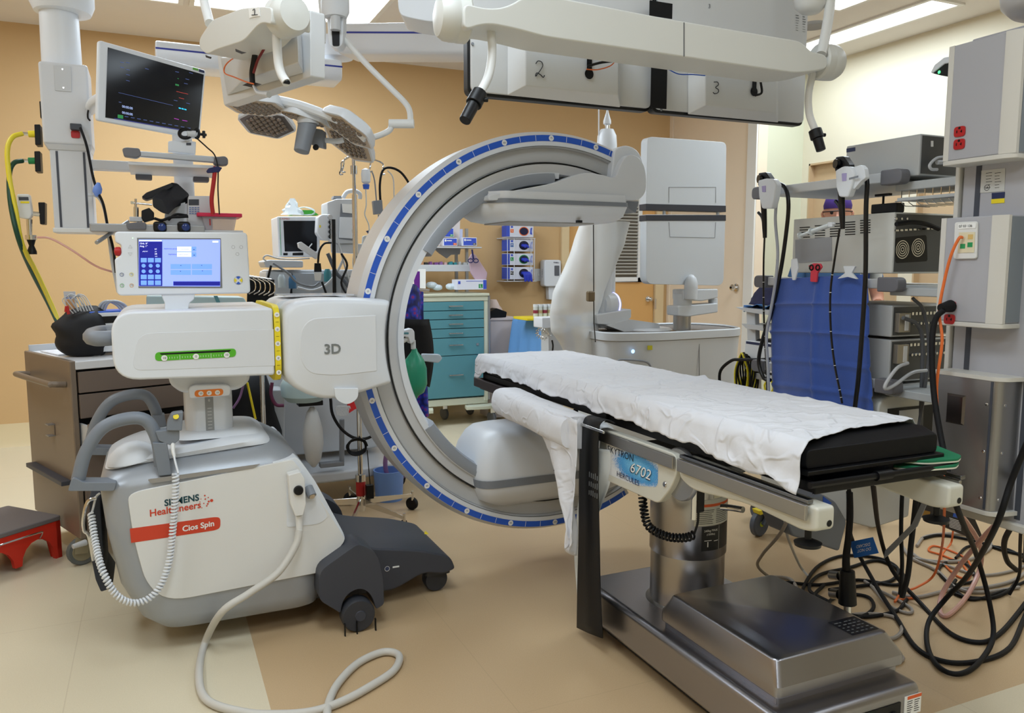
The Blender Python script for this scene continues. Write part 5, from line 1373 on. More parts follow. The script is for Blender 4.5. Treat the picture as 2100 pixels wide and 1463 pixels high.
build('clamp_body', MB().bb(2.36, 2.40, XP(1838, 440, 2.36).y, XP(1785, 440, 2.36).y, 1.487, 1.52), BLACK, bt_, bevel=.004)
build('clamp_screw', MB().tube([(2.38, XP(1811, 420, 2.38).y, 1.52), (2.38, XP(1811, 420, 2.38).y, 1.55)], .004, 8, smooth=False).bb(2.372, 2.388, XP(1826, 405, 2.38).y, XP(1797, 405, 2.38).y, 1.548, 1.556), BLACK, bt_)
u3 = unit('video_recorder', 'grey unit with rear connectors, upper of the two on the lower shelf', 1.975, 2.30, 1.055, 1.165, 2.33, 2.66, EQ)
u4 = unit('video_recorder', 'taller grey unit with rear connectors, under its twin on the lower shelf', 1.975, 2.30, .895, 1.045, 2.33, 2.66, EQ)
for uu, zz in ((u3, 1.06), (u4, .95)):
 tr = build('terminal_block', MB().bb(2.345, 2.40, 1.955, 1.976, zz + .012, zz + .08), M('nickel', (168, 162, 150), .35, metal=.8), uu, bevel=.002)
 build('code_label', MB().bb(2.372, 2.390, 1.9535, 1.955, zz + .018, zz + .074), PAPER, tr)
 mk2 = MB()
 for i in range(12):
  mk2.bb(2.42 + i * .018, 2.431 + i * .018, 1.968, 1.975, zz + .07, zz + .08)
  mk2.lathe([(.001, .01), (.005, .01), (.006, 0), (.001, 0)], (2.43 + i * .018, 1.975, zz + .04), (0, -1, 0), 8)
 build('connectors', mk2, CHROME, uu)
build('top_bar', MB().bb(2.31, 2.62, 1.96, 2.30, 1.185, 1.195), BLACK, u3) if False else None
u5 = thing('monitor_case', 'grey moulded equipment case with a dark rear opening under the lower shelf', 'equipment case', (2.5, 2.1, .60))
oc = rp([Vector((2.30, 0, .63)), Vector((2.66, 0, .63)), Vector((2.66, 0, .82)), Vector((2.60, 0, .845)), Vector((2.34, 0, .845)), Vector((2.30, 0, .82))], .03, 4)
build('case', MB().prism([Vector((q.x, 1.985, q.z)) for q in oc], (0, .45, 0)), EQW, u5, bevel=.01)
build('opening', MB().bb(2.345, 2.60, 1.982, 1.985, .66, .80), BLACK, u5, bevel=.001)
build('rating_sticker', MB().bb(2.40, 2.50, 1.9805, 1.982, .70, .79), PALEG, u5)
# cable bundle behind
for i, (pts, r, m, lab, nm) in enumerate((
  ([(1852, 652), (1880, 665), (1892, 700), (1890, 800), (1888, 880)], .007, M('grey_cable', (92, 94, 98), .5), 'dark grey cable bundle dropping from the upper rear connectors of the rack', 'grey_cable'),
  ([(1872, 612), (1895, 640), (1905, 720), (1893, 820), (1880, 900)], .006, M('grey_cable', (92, 94, 98), .5), 'second dark grey cable beside the black power cable, dropping from the rack', 'grey_cable'),
  ([(1862, 745), (1840, 755), (1818, 785), (1816, 798), (1835, 790), (1870, 765), (1900, 760)], .006, PALEG, 'light grey cable looping below the lower shelf of the rack', 'light_cable'))):
 one(nm, MB().tube([YP(u, v, 1.93 - i * .012) for u, v in pts], r, 8), m, lab, 'cable')
# blue towel clipped to the middle rail
TW = M('blue_surgical_towel', (58, 90, 172), .9, bump=.5, bscale=350, sheen=.4)
rows = []
for i in range(61):
 t_ = i / 60
 row = []
 zt = 1.272 - .515 * t_
 for j in range(45):
  s_ = j / 44
  y = 2.485 - (.445 + .02 * t_) * s_ + .012 * math.sin(t_ * 4)
  if s_ > .85: y -= .03 * math.sin(min(1, t_ * 3.3) * math.pi / 2) * (s_ - .85) / .15
  fold = -.010 * sum(math.exp(-((t_ - k_) / .011) ** 2) for k_ in (.2, .42, .64, .84))
  x = 2.262 + .012 * math.sin(s_ * 6 + 1 + t_) * (.4 + t_) + fold + .003 * noise.noise(Vector((s_ * 6, t_ * 6, 0))) - .009 * math.exp(-((s_ - .55) / .018) ** 2)
  row.append(Vector((x, y, zt - .022 * (1 - s_) * (1 - t_ * .3) + .012 * math.sin(s_ * 3.14) * t_ - (.02 * (s_ > .9)) * 0)))
 rows.append(row)
one('towel', MB().grid(rows), TW, 'blue surgical towel with creases clipped to the middle rail of the rack', 'towel', solid=.004, sharp=80)
# clips
def clipb(name, lab, pts, x, m, dx=.008, bev=.003):
 return one(name, MB().prism(rp([XP(u, v, x) for u, v in pts], .004), (dx, 0, 0)), m, lab, 'clip', bevel=bev)
clipb('towel_clip', 'white rounded plastic clip holding the left top corner of the blue towel', [(1622, 532), (1633, 530), (1636, 550), (1630, 575), (1624, 575), (1621, 550)], 2.235, WHITE)
c2 = clipb('towel_clip', 'red plastic clip holding the blue towel near its middle', [(1662, 555), (1657, 545), (1668, 540), (1682, 541), (1685, 548), (1676, 560), (1674, 579), (1661, 578)], 2.235, M('clip_red', (214, 62, 80), .4))
for u in (1664, 1677):
 q = XP(u, 549, 2.234)
 build('black_ring', MB().tube([q + Vector((0, .009 * math.cos(a), .009 * math.sin(a))) for a in [i * math.pi / 5 for i in range(10)]], .003, 6, 3, closed=True), BLACK, c2)
clipb('towel_clip', 'white claw clip holding the blue towel to the right of the red one', [(1717, 572), (1733, 560), (1729, 546), (1754, 546), (1746, 560), (1758, 573), (1738, 568)], 2.235, WHITE)
# endoscopes on their holders
SC = M('scope_black', (12, 13, 16), .3)
LIL = M('lilac_insert', (170, 160, 206), .5)
def scope(cu, cv, x, dx, lab, thin, thick, y_thick=None, k=1.0):
 t = thing('endoscope', lab, 'endoscope', tuple(XP(cu, cv, x)))
 q = lambda u, v, xx=x: XP(cu + u * k, cv + v * k, xx)
 build('control_head', MB().prism(rp([q(-12, -28), (q(4, -30)), q(16, -12), q(12, 8), q(-4, 10), q(-14, 0)], .006), (.03, 0, 0)), SC, t, bevel=.004)
 build('wheel', MB().lathe([(.001, 0), (.016, 0), (.016, .012), (.001, .012)], q(-6, -14), (-1, .3, 0), 16), SC, t)
 build('grip', MB().tube([q(-2, 0), q(0, 40), q(2, 90), q(3, 120)], [.014, .008], 12), SC, t)
 build('side_port', MB().tube([q(-12, 62), q(-4, 72), q(0, 88)], .006, 8), SC, t)
 build('insertion_tube', MB().tube(thin, .0038, 8, 6), SC, t)
 build('cable', MB().tube(thick, .0078, 10, 6), SC, t)
 rg2 = MB()
 P = cat(thin, 8)
 for i in range(12, len(P) - 3, max(3, len(P) // 12)):
  d = (P[i + 1] - P[i]).normalized()
  rg2.tube([P[i] - d * .001, P[i] + d * .001], .0041, 8, smooth=False)
 build('depth_marks', rg2, PAPER, t)
 return t
def holder(pts, x, lab):
 h = one('scope_holder', MB().prism(rp([XP(u, v, x) for u, v in pts], .008), (.03, 0, 0)), WHITE, lab, 'holder', bevel=.006)
 return h
X1 = 2.165
h_ = holder([(1712, 350), (1728, 341), (1745, 342), (1752, 356), (1745, 385), (1738, 405), (1720, 404), (1714, 385)], X1 - .012, 'white scope holder with a lilac insert on the top rail, nearest the camera')
build('lilac_insert', MB().prism(rp([XP(u, v, X1 - .0135) for u, v in [(1726, 356), (1736, 355), (1735, 371), (1727, 372)]], .002), (.002, 0, 0)), LIL, h_)
build('hook', MB().prism(rp([XP(u, v, X1 + .0) for u, v in [(1745, 345), (1765, 338), (1772, 345), (1775, 365), (1765, 372), (1750, 390)]], .006), (.02, 0, 0)), WHITE, h_, bevel=.004)
build('ribs', MB().prism([XP(u, v, X1 - .0128) for u, v in [(1741, 365), (1760, 360), (1760, 364), (1741, 369)]], (.001, 0, 0)), MIDG, h_)
h_ = holder([(1554, 370), (1570, 366), (1585, 367), (1592, 378), (1588, 405), (1582, 428), (1562, 428), (1556, 405)], X1 + .02, 'white scope holder with a lilac insert at the far end of the top rail')
build('lilac_insert', MB().prism(rp([XP(u, v, X1 + .0185) for u, v in [(1562, 382), (1570, 381), (1570, 394), (1563, 394)]], .002), (.002, 0, 0)), LIL, h_)
xt = 2.20
scope(1725, 350, xt, 0, 'black endoscope on the nearer holder, its thin tube hanging over the blue towel',
      [XP(u, v, xt) for u, v in [(1722, 470), (1712, 530), (1703, 600), (1704, 680), (1712, 750), (1722, 800), (1727, 828)]],
      [XP(u, v, xt + .02) for u, v in [(1750, 352), (1768, 352), (1778, 372), (1776, 430), (1775, 560), (1768, 680), (1760, 780), (1752, 850), (1742, 1000)]])
scope(1566, 380, xt + .06, 0, 'black endoscope on the far holder of the rack, hanging left of the blue towel',
      [XP(u, v, xt + .06) for u, v in [(1568, 486), (1566, 540), (1566, 620), (1568, 690), (1572, 760), (1574, 860)]],
      [XP(u, v, xt + .06) for u, v in [(1590, 375), (1610, 385), (1617, 420), (1612, 480), (1600, 560), (1582, 640), (1566, 690), (1556, 740), (1566, 775), (1580, 780)]], k=.9)
one('suction_tube', MB().tube([XP(u, v, 2.22) for u, v in [(1592, 372), (1594, 400), (1590, 450), (1595, 520), (1590, 580), (1580, 640), (1572, 690), (1575, 760), (1577, 830)]], .006, 10, 6), M('clear_grey_tube', (170, 174, 184), .3), 'pale grey suction tube hanging from the far scope holder', 'tube')
sy = thing('syringe', 'clear plastic syringe attached to the nearer endoscope', 'syringe', tuple(XP(1670, 472, 2.19)))
CLR = M('clear_plastic', (206, 212, 214), .15)
a, b = XP(1640, 484, 2.19), XP(1712, 458, 2.19)
build('barrel', MB().tube([a.lerp(b, .35), a.lerp(b, .85)], .0085, 12, smooth=False), CLR, sy)
build('plunger', MB().tube([a, a.lerp(b, .4)], .006, 10, smooth=False).tube([a, a.lerp(b, .03)], .013, 12, smooth=False).tube([a.lerp(b, .33), a.lerp(b, .36)], .014, 12, smooth=False), CLR, sy)
build('connector', MB().tube([a.lerp(b, .85), b], [.006, .004], 8, smooth=False).box(a.lerp(b, .9), (.012, .02, .016)), WHITE, sy)
# mobile base under the rack with casters, grey console hanging beside
bs = thing('wheeled_stand', 'grey wheeled base with dark grey casters behind the near end of the table', 'wheeled base', (2.45, 2.3, 0))
p = ZP(1562, 1102, 0)
WH = M('caster_grey', (82, 88, 100), .5)
def caster(parent, c, r, ax, m=WH, hubm=None):
 ax = Vector(ax).normalized()
 w_ = build('caster', MB().lathe([(r * .3, -.014), (r * .9, -.016), (r, -.01), (r, .01), (r * .9, .016), (r * .3, .014)], Vector((c[0], c[1], r)), ax, 28), m, parent)
 if hubm:
  build('hub', MB().lathe([(.001, .018), (r * .2, .018), (r * .22, .014)], Vector((c[0], c[1], r)), -ax, 16).lathe([(.001, .018), (r * .2, .018), (r * .22, .014)], Vector((c[0], c[1], r)), ax, 16), hubm, w_)
 return w_
w_ = caster(bs, (p.x, p.y + .02), .062, (.25, -1, 0), WH, M('yellow_green', (190, 200, 50), .5))
build('brake', MB().prism([Vector((p.x - .03, p.y - .02, .118)), Vector((p.x + .04, p.y - .02, .130)), Vector((p.x + .04, p.y - .02, .142)), Vector((p.x - .04, p.y - .02, .140))], (0, .05, 0)), YEL, bs, bevel=.002)
build('fork', MB().tube([(p.x, p.y - .005, .062), (p.x + .04, p.y, .11), (p.x + .08, p.y + .03, .15)], .012, 8), WH, bs)
p2 = ZP(1800, 1082, 0)
caster(bs, (p2.x, p2.y + .02), .062, (.25, -1, 0))
b0, b1 = YP(1738, 1080, 2.35), YP(1905, 1000, 2.35)
build('base_box', MB().prism(rp([YP(u, v, 2.2) for u, v in [(1740, 1000), (1870, 985), (1864, 1060), (1790, 1084), (1745, 1072)]], .01), (0, .5, 0)), EQW, bs, bevel=.008)
build('long_arm', MB().prism([Vector((p.x + .05, p.y, .14)), Vector((p.x + .05, p.y + .04, .14)), Vector((p2.x, p2.y + .1, .14)), Vector((p2.x, p2.y + .04, .14))], (0, 0, .03)), WH, bs)
gc = thing('grey_console', 'tilted blue-grey console with a blue sticker hanging behind the near end of the table', 'console', tuple(YP(1620, 1080, 2.0)))
G0 = [YP(u, v, 1.98) for u, v in [(1608, 1068), (1660, 1120), (1730, 1128), (1740, 1058), (1690, 1010), (1612, 1020)]]
build('case', MB().prism(rp([YP(u, v, 1.95) for u, v in [(1605, 1050), (1625, 1100), (1722, 1132), (1738, 1070), (1715, 1030), (1690, 1015), (1620, 1025)]], .012), (0, .12, 0)), M('blue_grey_plastic', (120, 126, 138), .4), gc, bevel=.008)
build('sticker', MB().prism([YP(u, v, 1.9485) for u, v in [(1688, 1018), (1706, 1032), (1688, 1050)]], (0, .001, 0)), BLUE, gc)
# black box with printed strips lying tilted on the floor under the boom
bb2 = thing('floor_box', 'black box with gold and white striped labels standing tilted under the supply boom', 'box', tuple(ZP(1960, 1110, 0)))
yy = 2.05
ob = build('box_body', MB().prism([YP(u, v, yy) for u, v in [(1888, 1060), (2005, 1110), (2016, 1102), (1992, 1045), (1892, 1030)]], (0, .03, 0)), M('box_black', (20, 20, 24), .45), bb2, bevel=.003)
build('gold_label', MB().prism([YP(u, v, yy - .001) for u, v in [(1892, 1046), (1908, 1050), (1906, 1062), (1890, 1058)]], (0, .001, 0)), M('gold_label', (150, 110, 30), .4), ob)
lw = MB()
for i in range(7):
 lw.prism([YP(u, v, yy - .001) for u, v in [(1947, 1062 + i * 3), (1971, 1070 + i * 3), (1971, 1071.3 + i * 3), (1947, 1063.3 + i * 3)]], (0, .0006, 0))
build('white_stripes', lw, PAPER, ob)
build('blue_label', MB().prism([YP(u, v, yy - .001) for u, v in [(1956, 1052), (1972, 1056), (1972, 1066), (1954, 1060)]], (0, .0006, 0)), BLUE, ob)
# canister and things seen through the gap between the shelves
t = thing('wipes_canister', 'white canister with a red lid and blue label behind the rack', 'canister', (2.62, 2.62, 1.236))
c = XP(1812, 600, 2.72)
t = thing('dummy', '', '', (0, 0, 0)) if False else t
build('body', MB().lathe([(.001, 0), (.042, 0), (.042, .085), (.001, .085)], (2.70, 2.40, 1.236), n=24), PAPER, t)
build('lid', MB().lathe([(.044, .085), (.044, .1), (.03, .106), (.001, .106)], (2.70, 2.40, 1.236), n=24), RED, t)
build('label', MB().bb(2.655, 2.664, 2.375, 2.395, 1.245, 1.305), BLUE, t)
# left side cart behind with blue cloth (behind the rack, far left)
tc2 = thing('side_cart', 'pale grey cart with raised trays left of the blue towel, blue cloth on its top', 'cart', tuple(XP(1580, 860, 3.0)))
for v0, lb2 in ((638, 'top_tray'), (672, 'lower_tray')):
 build(lb2, MB().prism(rp([XP(u, v, 2.75) for u, v in [(1508 + (12 if v0 > 650 else 0), v0 - 8), (1640, v0 + 5), (1640, v0 + 18), (1530, v0 + 2)]], .008), (.4, 0, 0)), PALEG, tc2, bevel=.006)
build('side_post', MB().prism([XP(u, v, 2.78) for u, v in [(1530, 640), (1548, 642), (1556, 900), (1540, 898)]], (.03, 0, 0)), PALEG, tc2, bevel=.004)
build('black_insert', MB().prism([XP(u, v, 2.77) for u, v in [(1540, 705), (1556, 695), (1640, 700), (1640, 740), (1535, 735)]], (.3, 0, 0)), BLACK, tc2)
build('shelf_low', MB().prism([XP(u, v, 2.75) for u, v in [(1520, 760), (1640, 780), (1640, 795), (1522, 772)]], (.4, 0, 0)), PALEG, tc2, bevel=.004)
build('cart_base', MB().bb(2.75, 3.15, XP(1630, 900, 2.75).y, XP(1530, 900, 2.75).y, .08, .14), PALEG, tc2, bevel=.01)
for yy_ in (XP(1630, 900, 2.75).y + .05, XP(1530, 900, 2.75).y - .05):
 for xx_ in (2.8, 3.1):
  caster(tc2, (xx_, yy_), .045, (1, 0, 0))
build('post', MB().bb(2.93, 2.98, XP(1590, 900, 2.75).y, XP(1580, 900, 2.75).y, .13, 1.05), PALEG, tc2)
pr_u = thing('printer_unit', 'white unit with a dark blue stripe on the low shelf of the side cart', 'unit', tuple(XP(1560, 760, 2.72)))
build('case', MB().prism([XP(u, v, 2.74) for u, v in [(1528, 698), (1640, 712), (1640, 775), (1524, 757)]], (.3, 0, 0)), WHITE, pr_u, bevel=.006)
build('blue_stripe', MB().prism([XP(u, v, 2.739) for u, v in [(1530, 700), (1640, 714), (1640, 720), (1530, 705)]], (.001, 0, 0)), M('sticker_navy2', (34, 44, 84), .5), pr_u)
rows = [[XP(1525 + 110 * i / 12, 631 + (6 * math.sin(i * 1.7)) * .4 + j * 2.2, 2.76 + j * .04) + Vector((0, 0, .012 + .006 * math.sin(i * 2 + j))) for i in range(13)] for j in range(6)]
one('blue_cloth', MB().grid(rows), M('light_blue_drape', (90, 146, 212), .8), 'crumpled light blue cloth on the top tray of the side cart', 'cloth', solid=.002)
# dark bag behind it
rings = []
for i in range(13):
 t_ = i / 12
 c = XP(1577, 626 - 48 * t_, 3.0); r = .13 * (1 - t_) ** .6 + .01
 rings.append([c + Vector((math.cos(a) * r * .5, math.sin(a) * r, 0)) * (1 + .15 * noise.noise(Vector((a * 2, t_ * 5, 0)))) - c * .15 * noise.noise(Vector((a * 2, t_ * 5, 0))) * 0 for a in [2 * math.pi * k / 16 for k in range(16)]])
one('cloth_bag', MB().loft(rings), M('dark_pattern_cloth', (34, 34, 66), .8, var=.6, vscale=30), 'dark patterned cloth bag hanging behind the side cart', 'bag')
# yellow and black cords hung by the mobile unit
YC = M('yellow_cord_jacket', (226, 212, 40), .45)
for k_, (m_, lab) in enumerate(((YC, 'bunch of looped yellow cords hanging beside the side cart'), (BLACKR, 'bunch of looped black cords hanging with the yellow ones'))):
 cd = MB()
 for i in range(7):
  c = XP(1520 + i * 3 + k_ * 4, 770 + 3 * i, 2.70 + .01 * i)
  w__ = .035 + .008 * random.random(); hh = .13 + .03 * random.random()
  cd.tube([c + Vector((.01 * math.sin(a * 3 + i), w__ * math.sin(a) * (1 + .3 * math.cos(a)), -hh * (.9 - math.cos(a)) * .9 + .10)) for a in [2 * math.pi * q / 10 for q in range(10)]], .0045, 6, 4, closed=True)
 one('looped_cord', cd, m_, lab, 'cords')
one('yellow_cable', MB().tube([XP(1592, 765, 2.78)] + [XP(u, v, 2.66) for u, v in [(1590, 780), (1600, 800), (1590, 815), (1575, 812), (1568, 790), (1580, 780), (1585, 800), (1562, 820)]], .005, 6), YC, 'yellow cord coil lying low beside the blue towel', 'cord')
one('black_strap', MB().tube([XP(1640, 735, 2.80)] + [XP(u, v, 2.62) for u, v in [(1632, 735), (1600, 735), (1560, 738), (1520, 738), (1500, 740), (1478, 760), (1476, 790), (1480, 815)]], .008, 8), BLACKR, 'thick black cable arching left from the side cart', 'cable')
# ================================================================ BACKGROUND OBJECTS
def wheelat(parent, x, y, r, ax=(0, 1, 0), m=BLACKR, nm='caster'):
 return build(nm, MB().lathe([(r * .3, -.012), (r * .9, -.013), (r, -.008), (r, .008), (r * .9, .013), (r * .3, .012)], (x, y, r), ax, 20), m, parent)
def rel(fn, val, pts, vec, mb=None, r=0):
 P = [fn(u, v, val) for u, v in pts]
 return (mb or MB()).prism(rp(P, r) if r else P, vec)
# ---- teal supply cart
TEAL = M('teal_drawer', (86, 142, 154), .4)
BEI = M('beige_cart_frame', (204, 206, 186), .42)
TY = 6.05
tc = thing('supply_cart', 'teal medical cart with six drawers and a cream frame against the back wall', 'cart', (2.2, 6.25, 0))
x0, x1 = 1.83, 2.50
build('cabinet', MB().bb(x0 + .02, x1 - .02, TY + .012, TY + .45, .23, 1.05), M('teal_dark', (48, 104, 116), .5), tc)
build('side_frame', MB().bb(x1 - .035, x1, TY - .005, TY + .46, .19, 1.06).bb(x0, x0 + .02, TY - .005, TY + .46, .19, 1.06), BEI, tc, bevel=.004)
build('top', MB().bb(x0 - .01, x1 + .01, TY - .02, TY + .47, 1.06, 1.082).bb(x0, x1, TY - .01, TY + .03, 1.02, 1.06), BEI, tc, bevel=.005)
build('base_frame', MB().bb(x0, x1, TY, TY + .44, .17, .225), BEI, tc, bevel=.005)
build('corner_tube', MB().cyl((x1 + .012, TY + .01, .2), (x1 + .012, TY + .01, 1.06), .014), ALU, tc)
zs = [1.02, .945, .875, .80, .725, .58, .235]
for a, b in zip(zs, zs[1:]):
 d = build('drawer', MB().bb(x0 + .022, x1 - .037, TY - .008, TY + .012, b + .003, a - .003), TEAL, tc, bevel=.002)
 zc = (a + b) / 2 + (.0 if a - b < .1 else .015)
 xm = 2.215
 build('handle', MB().bb(xm - .06, xm + .06, TY - .026, TY - .018, zc - .005, zc + .004).bb(xm - .058, xm - .05, TY - .02, TY - .008, zc - .004, zc + .003).bb(xm + .05, xm + .058, TY - .02, TY - .008, zc - .004, zc + .003), CHROME, d, bevel=.001)
build('lock', MB().bb(2.395, 2.415, TY - .012, TY - .008, .655, .675), ALU, tc)
for xx, yy in ((1.86, TY - .02), (2.52, TY - .03), (2.22, TY + .30), (2.5, TY + .42)):
 w_ = wheelat(tc, xx, yy, .052, (1, .3, 0), M('wheel_grey_pale', (96, 98, 104), .5))
 build('fork', MB().bb(xx - .02, xx + .02, yy - .03, yy + .03, .09, .14), CHROME, w_, bevel=.006)
build('foot_bar', MB().prism([(1.80, TY - .08, .135), (1.99, TY - .10, .135), (2.02, TY, .135), (1.85, TY + .02, .135)], (0, 0, .03)), BEI, tc, bevel=.006)
build('foot_bar', MB().prism([(2.28, TY - .07, .135), (2.46, TY - .10, .135), (2.60, TY - .05, .135), (2.55, TY + .03, .135), (2.30, TY + .02, .135)], (0, 0, .03)), BEI, tc, bevel=.006)
up_ = build('shelf_posts', MB().bb(2.36, 2.385, TY + .38, TY + .40, 1.08, 1.62).bb(2.455, 2.48, TY + .38, TY + .40, 1.08, 1.62), ALU, tc)
zu = YP(980, 507, TY + .2).z
build('upper_shelf', MB().bb(1.75, 2.50, TY + .12, TY + .42, zu - .012, zu), PALEG, tc, bevel=.003)
zm = YP(900, 552, TY + .2).z
build('bin_rail', MB().bb(1.75, 2.47, TY + .16, TY + .19, zm - .02, zm + .035).bb(1.75, 2.47, TY + .19, TY + .3, zm - .02, zm - .01), PALEG, tc, bevel=.003)
cols = [(60, 20, 80), (214, 60, 60), (70, 150, 60), (200, 150, 110), (60, 60, 64), (130, 80, 150), (130, 80, 150), (150, 110, 170), (220, 180, 180), (60, 150, 160), (60, 150, 160), (200, 204, 206), (196, 200, 202), (210, 212, 214)]
for i, cc_ in enumerate(cols):
 x = 1.86 + i * .042
 one('supply_packet', MB().prism(rp([Vector((x, TY + .20, zm - .008)), Vector((x + .034, TY + .20, zm - .008)), Vector((x + .034 - .006 * (i % 3), TY + .20, zm + .055 + .008 * (i % 2))), Vector((x + .004, TY + .20, zm + .055))], .006), (0, .05, 0)), M('packet_%d' % i, cc_, .5),
  '%s packet standing in the rail of the supply cart' % ['dark purple', 'red', 'green', 'tan', 'black', 'purple', 'purple', 'lilac', 'pale pink', 'turquoise', 'turquoise', 'white', 'white', 'white'][i], 'packet', group='packets in the cart rail')
def gbox(nm, label, px, y, dep, body, mark, letter, front=None, group=None):
 """glove carton: pixel rect on plane y"""
 (u0, v0), (u1, v1) = px
 a, b = YP(u0, v0, y), YP(u1, v1, y)
 t = thing(nm, label, 'box', ((a.x + b.x) / 2, y + dep / 2, b.z), group)
 c_ = build('carton', MB().bb(a.x, b.x, y, y + dep, b.z, a.z), body, t, bevel=.002)
 w__ = b.x - a.x; h__ = a.z - b.z
 if front:
  front(c_, a, b, w__, h__, y)
 return t
CARD = M('carton_white', (220, 222, 234), .5)
CB_ = M('carton_blue', (58, 84, 196), .5)
def blue_front(col, letter):
 def f(c_, a, b, w__, h__, y):
  build('blue_face', MB().bb(a.x + .006, b.x - .006, y - .001, y, b.z + .006, a.z - .006), CB_, c_)
  build('small_mark', MB().bb(b.x - .035, b.x - .008, y - .002, y - .001, b.z + .007, b.z + .025), col, c_)
  build('lettering', MB().text(letter, (b.x - .022, y - .0024, b.z + .016), X_, Z_, .02).bb(a.x + .012, a.x + .026, y - .002, y - .001, a.z - .03, a.z - .012).bb(a.x + .03, a.x + w__ * .6, y - .002, y - .001, a.z - .026, a.z - .018), PAPER, c_)
 return f
GRNP = M('label_green', (36, 148, 80), .5); ORP = M('label_orange', (236, 110, 40), .5); BLP = M('label_blue', (36, 96, 170), .5); BKP = M('label_black2', (24, 24, 30), .5)
gy = TY + .14
gbox('glove_carton', 'blue and white glove carton marked M, on top of another on the cart shelf', ((903, 467), (931, 487)), gy, .12, CARD, None, None, blue_front(GRNP, 'M'))
gbox('glove_carton', 'blue glove carton with an orange S, under the M carton on the cart shelf', ((909, 488), (938, 505)), gy, .12, CARD, None, None, blue_front(ORP, 'S'))
gbox('glove_carton', 'blue and white glove carton with a black XL, right end of the cart shelf', ((949, 487), (978, 505)), gy, .12, CARD, None, None, blue_front(BKP, 'XL'))
def lfront(c_, a, b, w__, h__, y):
 build('small_mark', MB().bb(b.x - .07, b.x - .035, y - .001, y, b.z + .012, b.z + .045), GRNP, c_)
 build('blue_end', MB().bb(b.x - .03, b.x - .001, y - .001, y, b.z + .004, a.z - .004).bb(a.x + .01, a.x + .03, y - .001, y, a.z - .035, a.z - .012).bb(a.x + .08, b.x - .03, y - .001, y, a.z - .014, a.z - .010), CB_, c_)
 build('lettering', MB().text('L', (b.x - .052, y - .0016, b.z + .028), X_, Z_, .035), PAPER, c_)
gbox('glove_carton', 'white glove carton with a green L lying on top of the teal cart', ((937, 574), (998, 594)), TY + .02, .12, CARD, None, None, lfront)
one('paper_folder', rel(YP, TY + .2, [(921, 447), (925, 438), (944, 438), (942, 505), (936, 505)], (0, .05, 0)), M('paper_grey', (214, 206, 206), .6), 'pale folder of papers standing on the cart shelf between the glove cartons', 'folder')
one('paper_stack', rel(YP, TY + .2, [(943, 470), (949, 470), (948, 505), (942, 505)], (0, .05, 0)), M('paper_lilac', (190, 196, 226), .6), 'thin stack of pale blue cards beside the folder on the cart shelf', 'papers')
one('wipes_tub', MB().lathe([(.001, 0), (.035, 0), (.035, .1), (.001, .1)], YP(870, 500, TY + .16) + Vector((0, 0, .03)), (1, 0, .15), 20), PAPER, 'white tub lying on its side at the left end of the cart shelf', 'tub')
pk = one('purple_carton', rel(YP, TY + .02, [(848, 552), (873, 552), (873, 598), (850, 598)], (0, .12, 0)), PAPER, 'white carton with a purple face on the left of the cart top', 'carton')
build('purple_face', rel(YP, TY + .019, [(848, 556), (861, 557), (861, 596), (850, 596)], (0, .001, 0)), M('purple_print', (96, 30, 130), .5), pk)
for i, (u, v, s_) in enumerate(((885, 585, .05), (897, 590, .045), (925, 588, .05))):
 rr_ = []
 for k in range(7):
  a = k / 6 * math.pi
  rr_.append([YP(u, v, TY + .12) + Vector((math.cos(q) * s_ * math.sin(a) * (1 + .25 * noise.noise(Vector((q, a, i)))), math.sin(q) * s_ * .7 * math.sin(a), -math.cos(a) * s_ * .55)) for q in [2 * math.pi * m_ / 10 for m_ in range(10)]])
 one('plastic_packet', MB().loft(rr_), M('clear_packet', (206, 218, 226), .3), ['clear crumpled packet of small parts on the cart top, left', 'small clear packet next to the first one on the cart top', 'pale blue packet behind the L carton on the cart top'][i], 'packet', sharp=20)
one('grey_wrap', rel(YP, TY + .25, [(888, 508), (945, 509), (943, 522), (925, 523), (917, 530), (902, 520)], (0, .02, 0)), M('grey_wrap', (150, 152, 156), .7), 'grey folded wrap sagging under the upper cart shelf', 'wrap')
pk_ = one('pink_pouch', rel(YP, TY + .08, [(962, 530), (968, 520), (975, 522), (1000, 560), (998, 573), (978, 578), (966, 560)], (0, .02, 0), r=.01), M('pink_pouch', (186, 160, 172), .6), 'dusty pink pouch hanging at the right end of the cart shelf', 'pouch', bevel=.005)
sc1 = one('scissors', MB().tube([YP(968, 512, TY + .06), YP(971, 532, TY + .06)], .008, 8).tube([YP(965 + 5 * math.cos(a), 535 + 4 * math.sin(a), TY + .06) for a in [k * .785 for k in range(8)]], .004, 6, 3, closed=True).tube([YP(976 + 5 * math.cos(a), 535 + 4 * math.sin(a), TY + .06) for a in [k * .785 for k in range(8)]], .004, 6, 3, closed=True), M('navy_plastic', (24, 30, 86), .4), 'dark blue scissors hanging in front of the pink pouch', 'scissors')
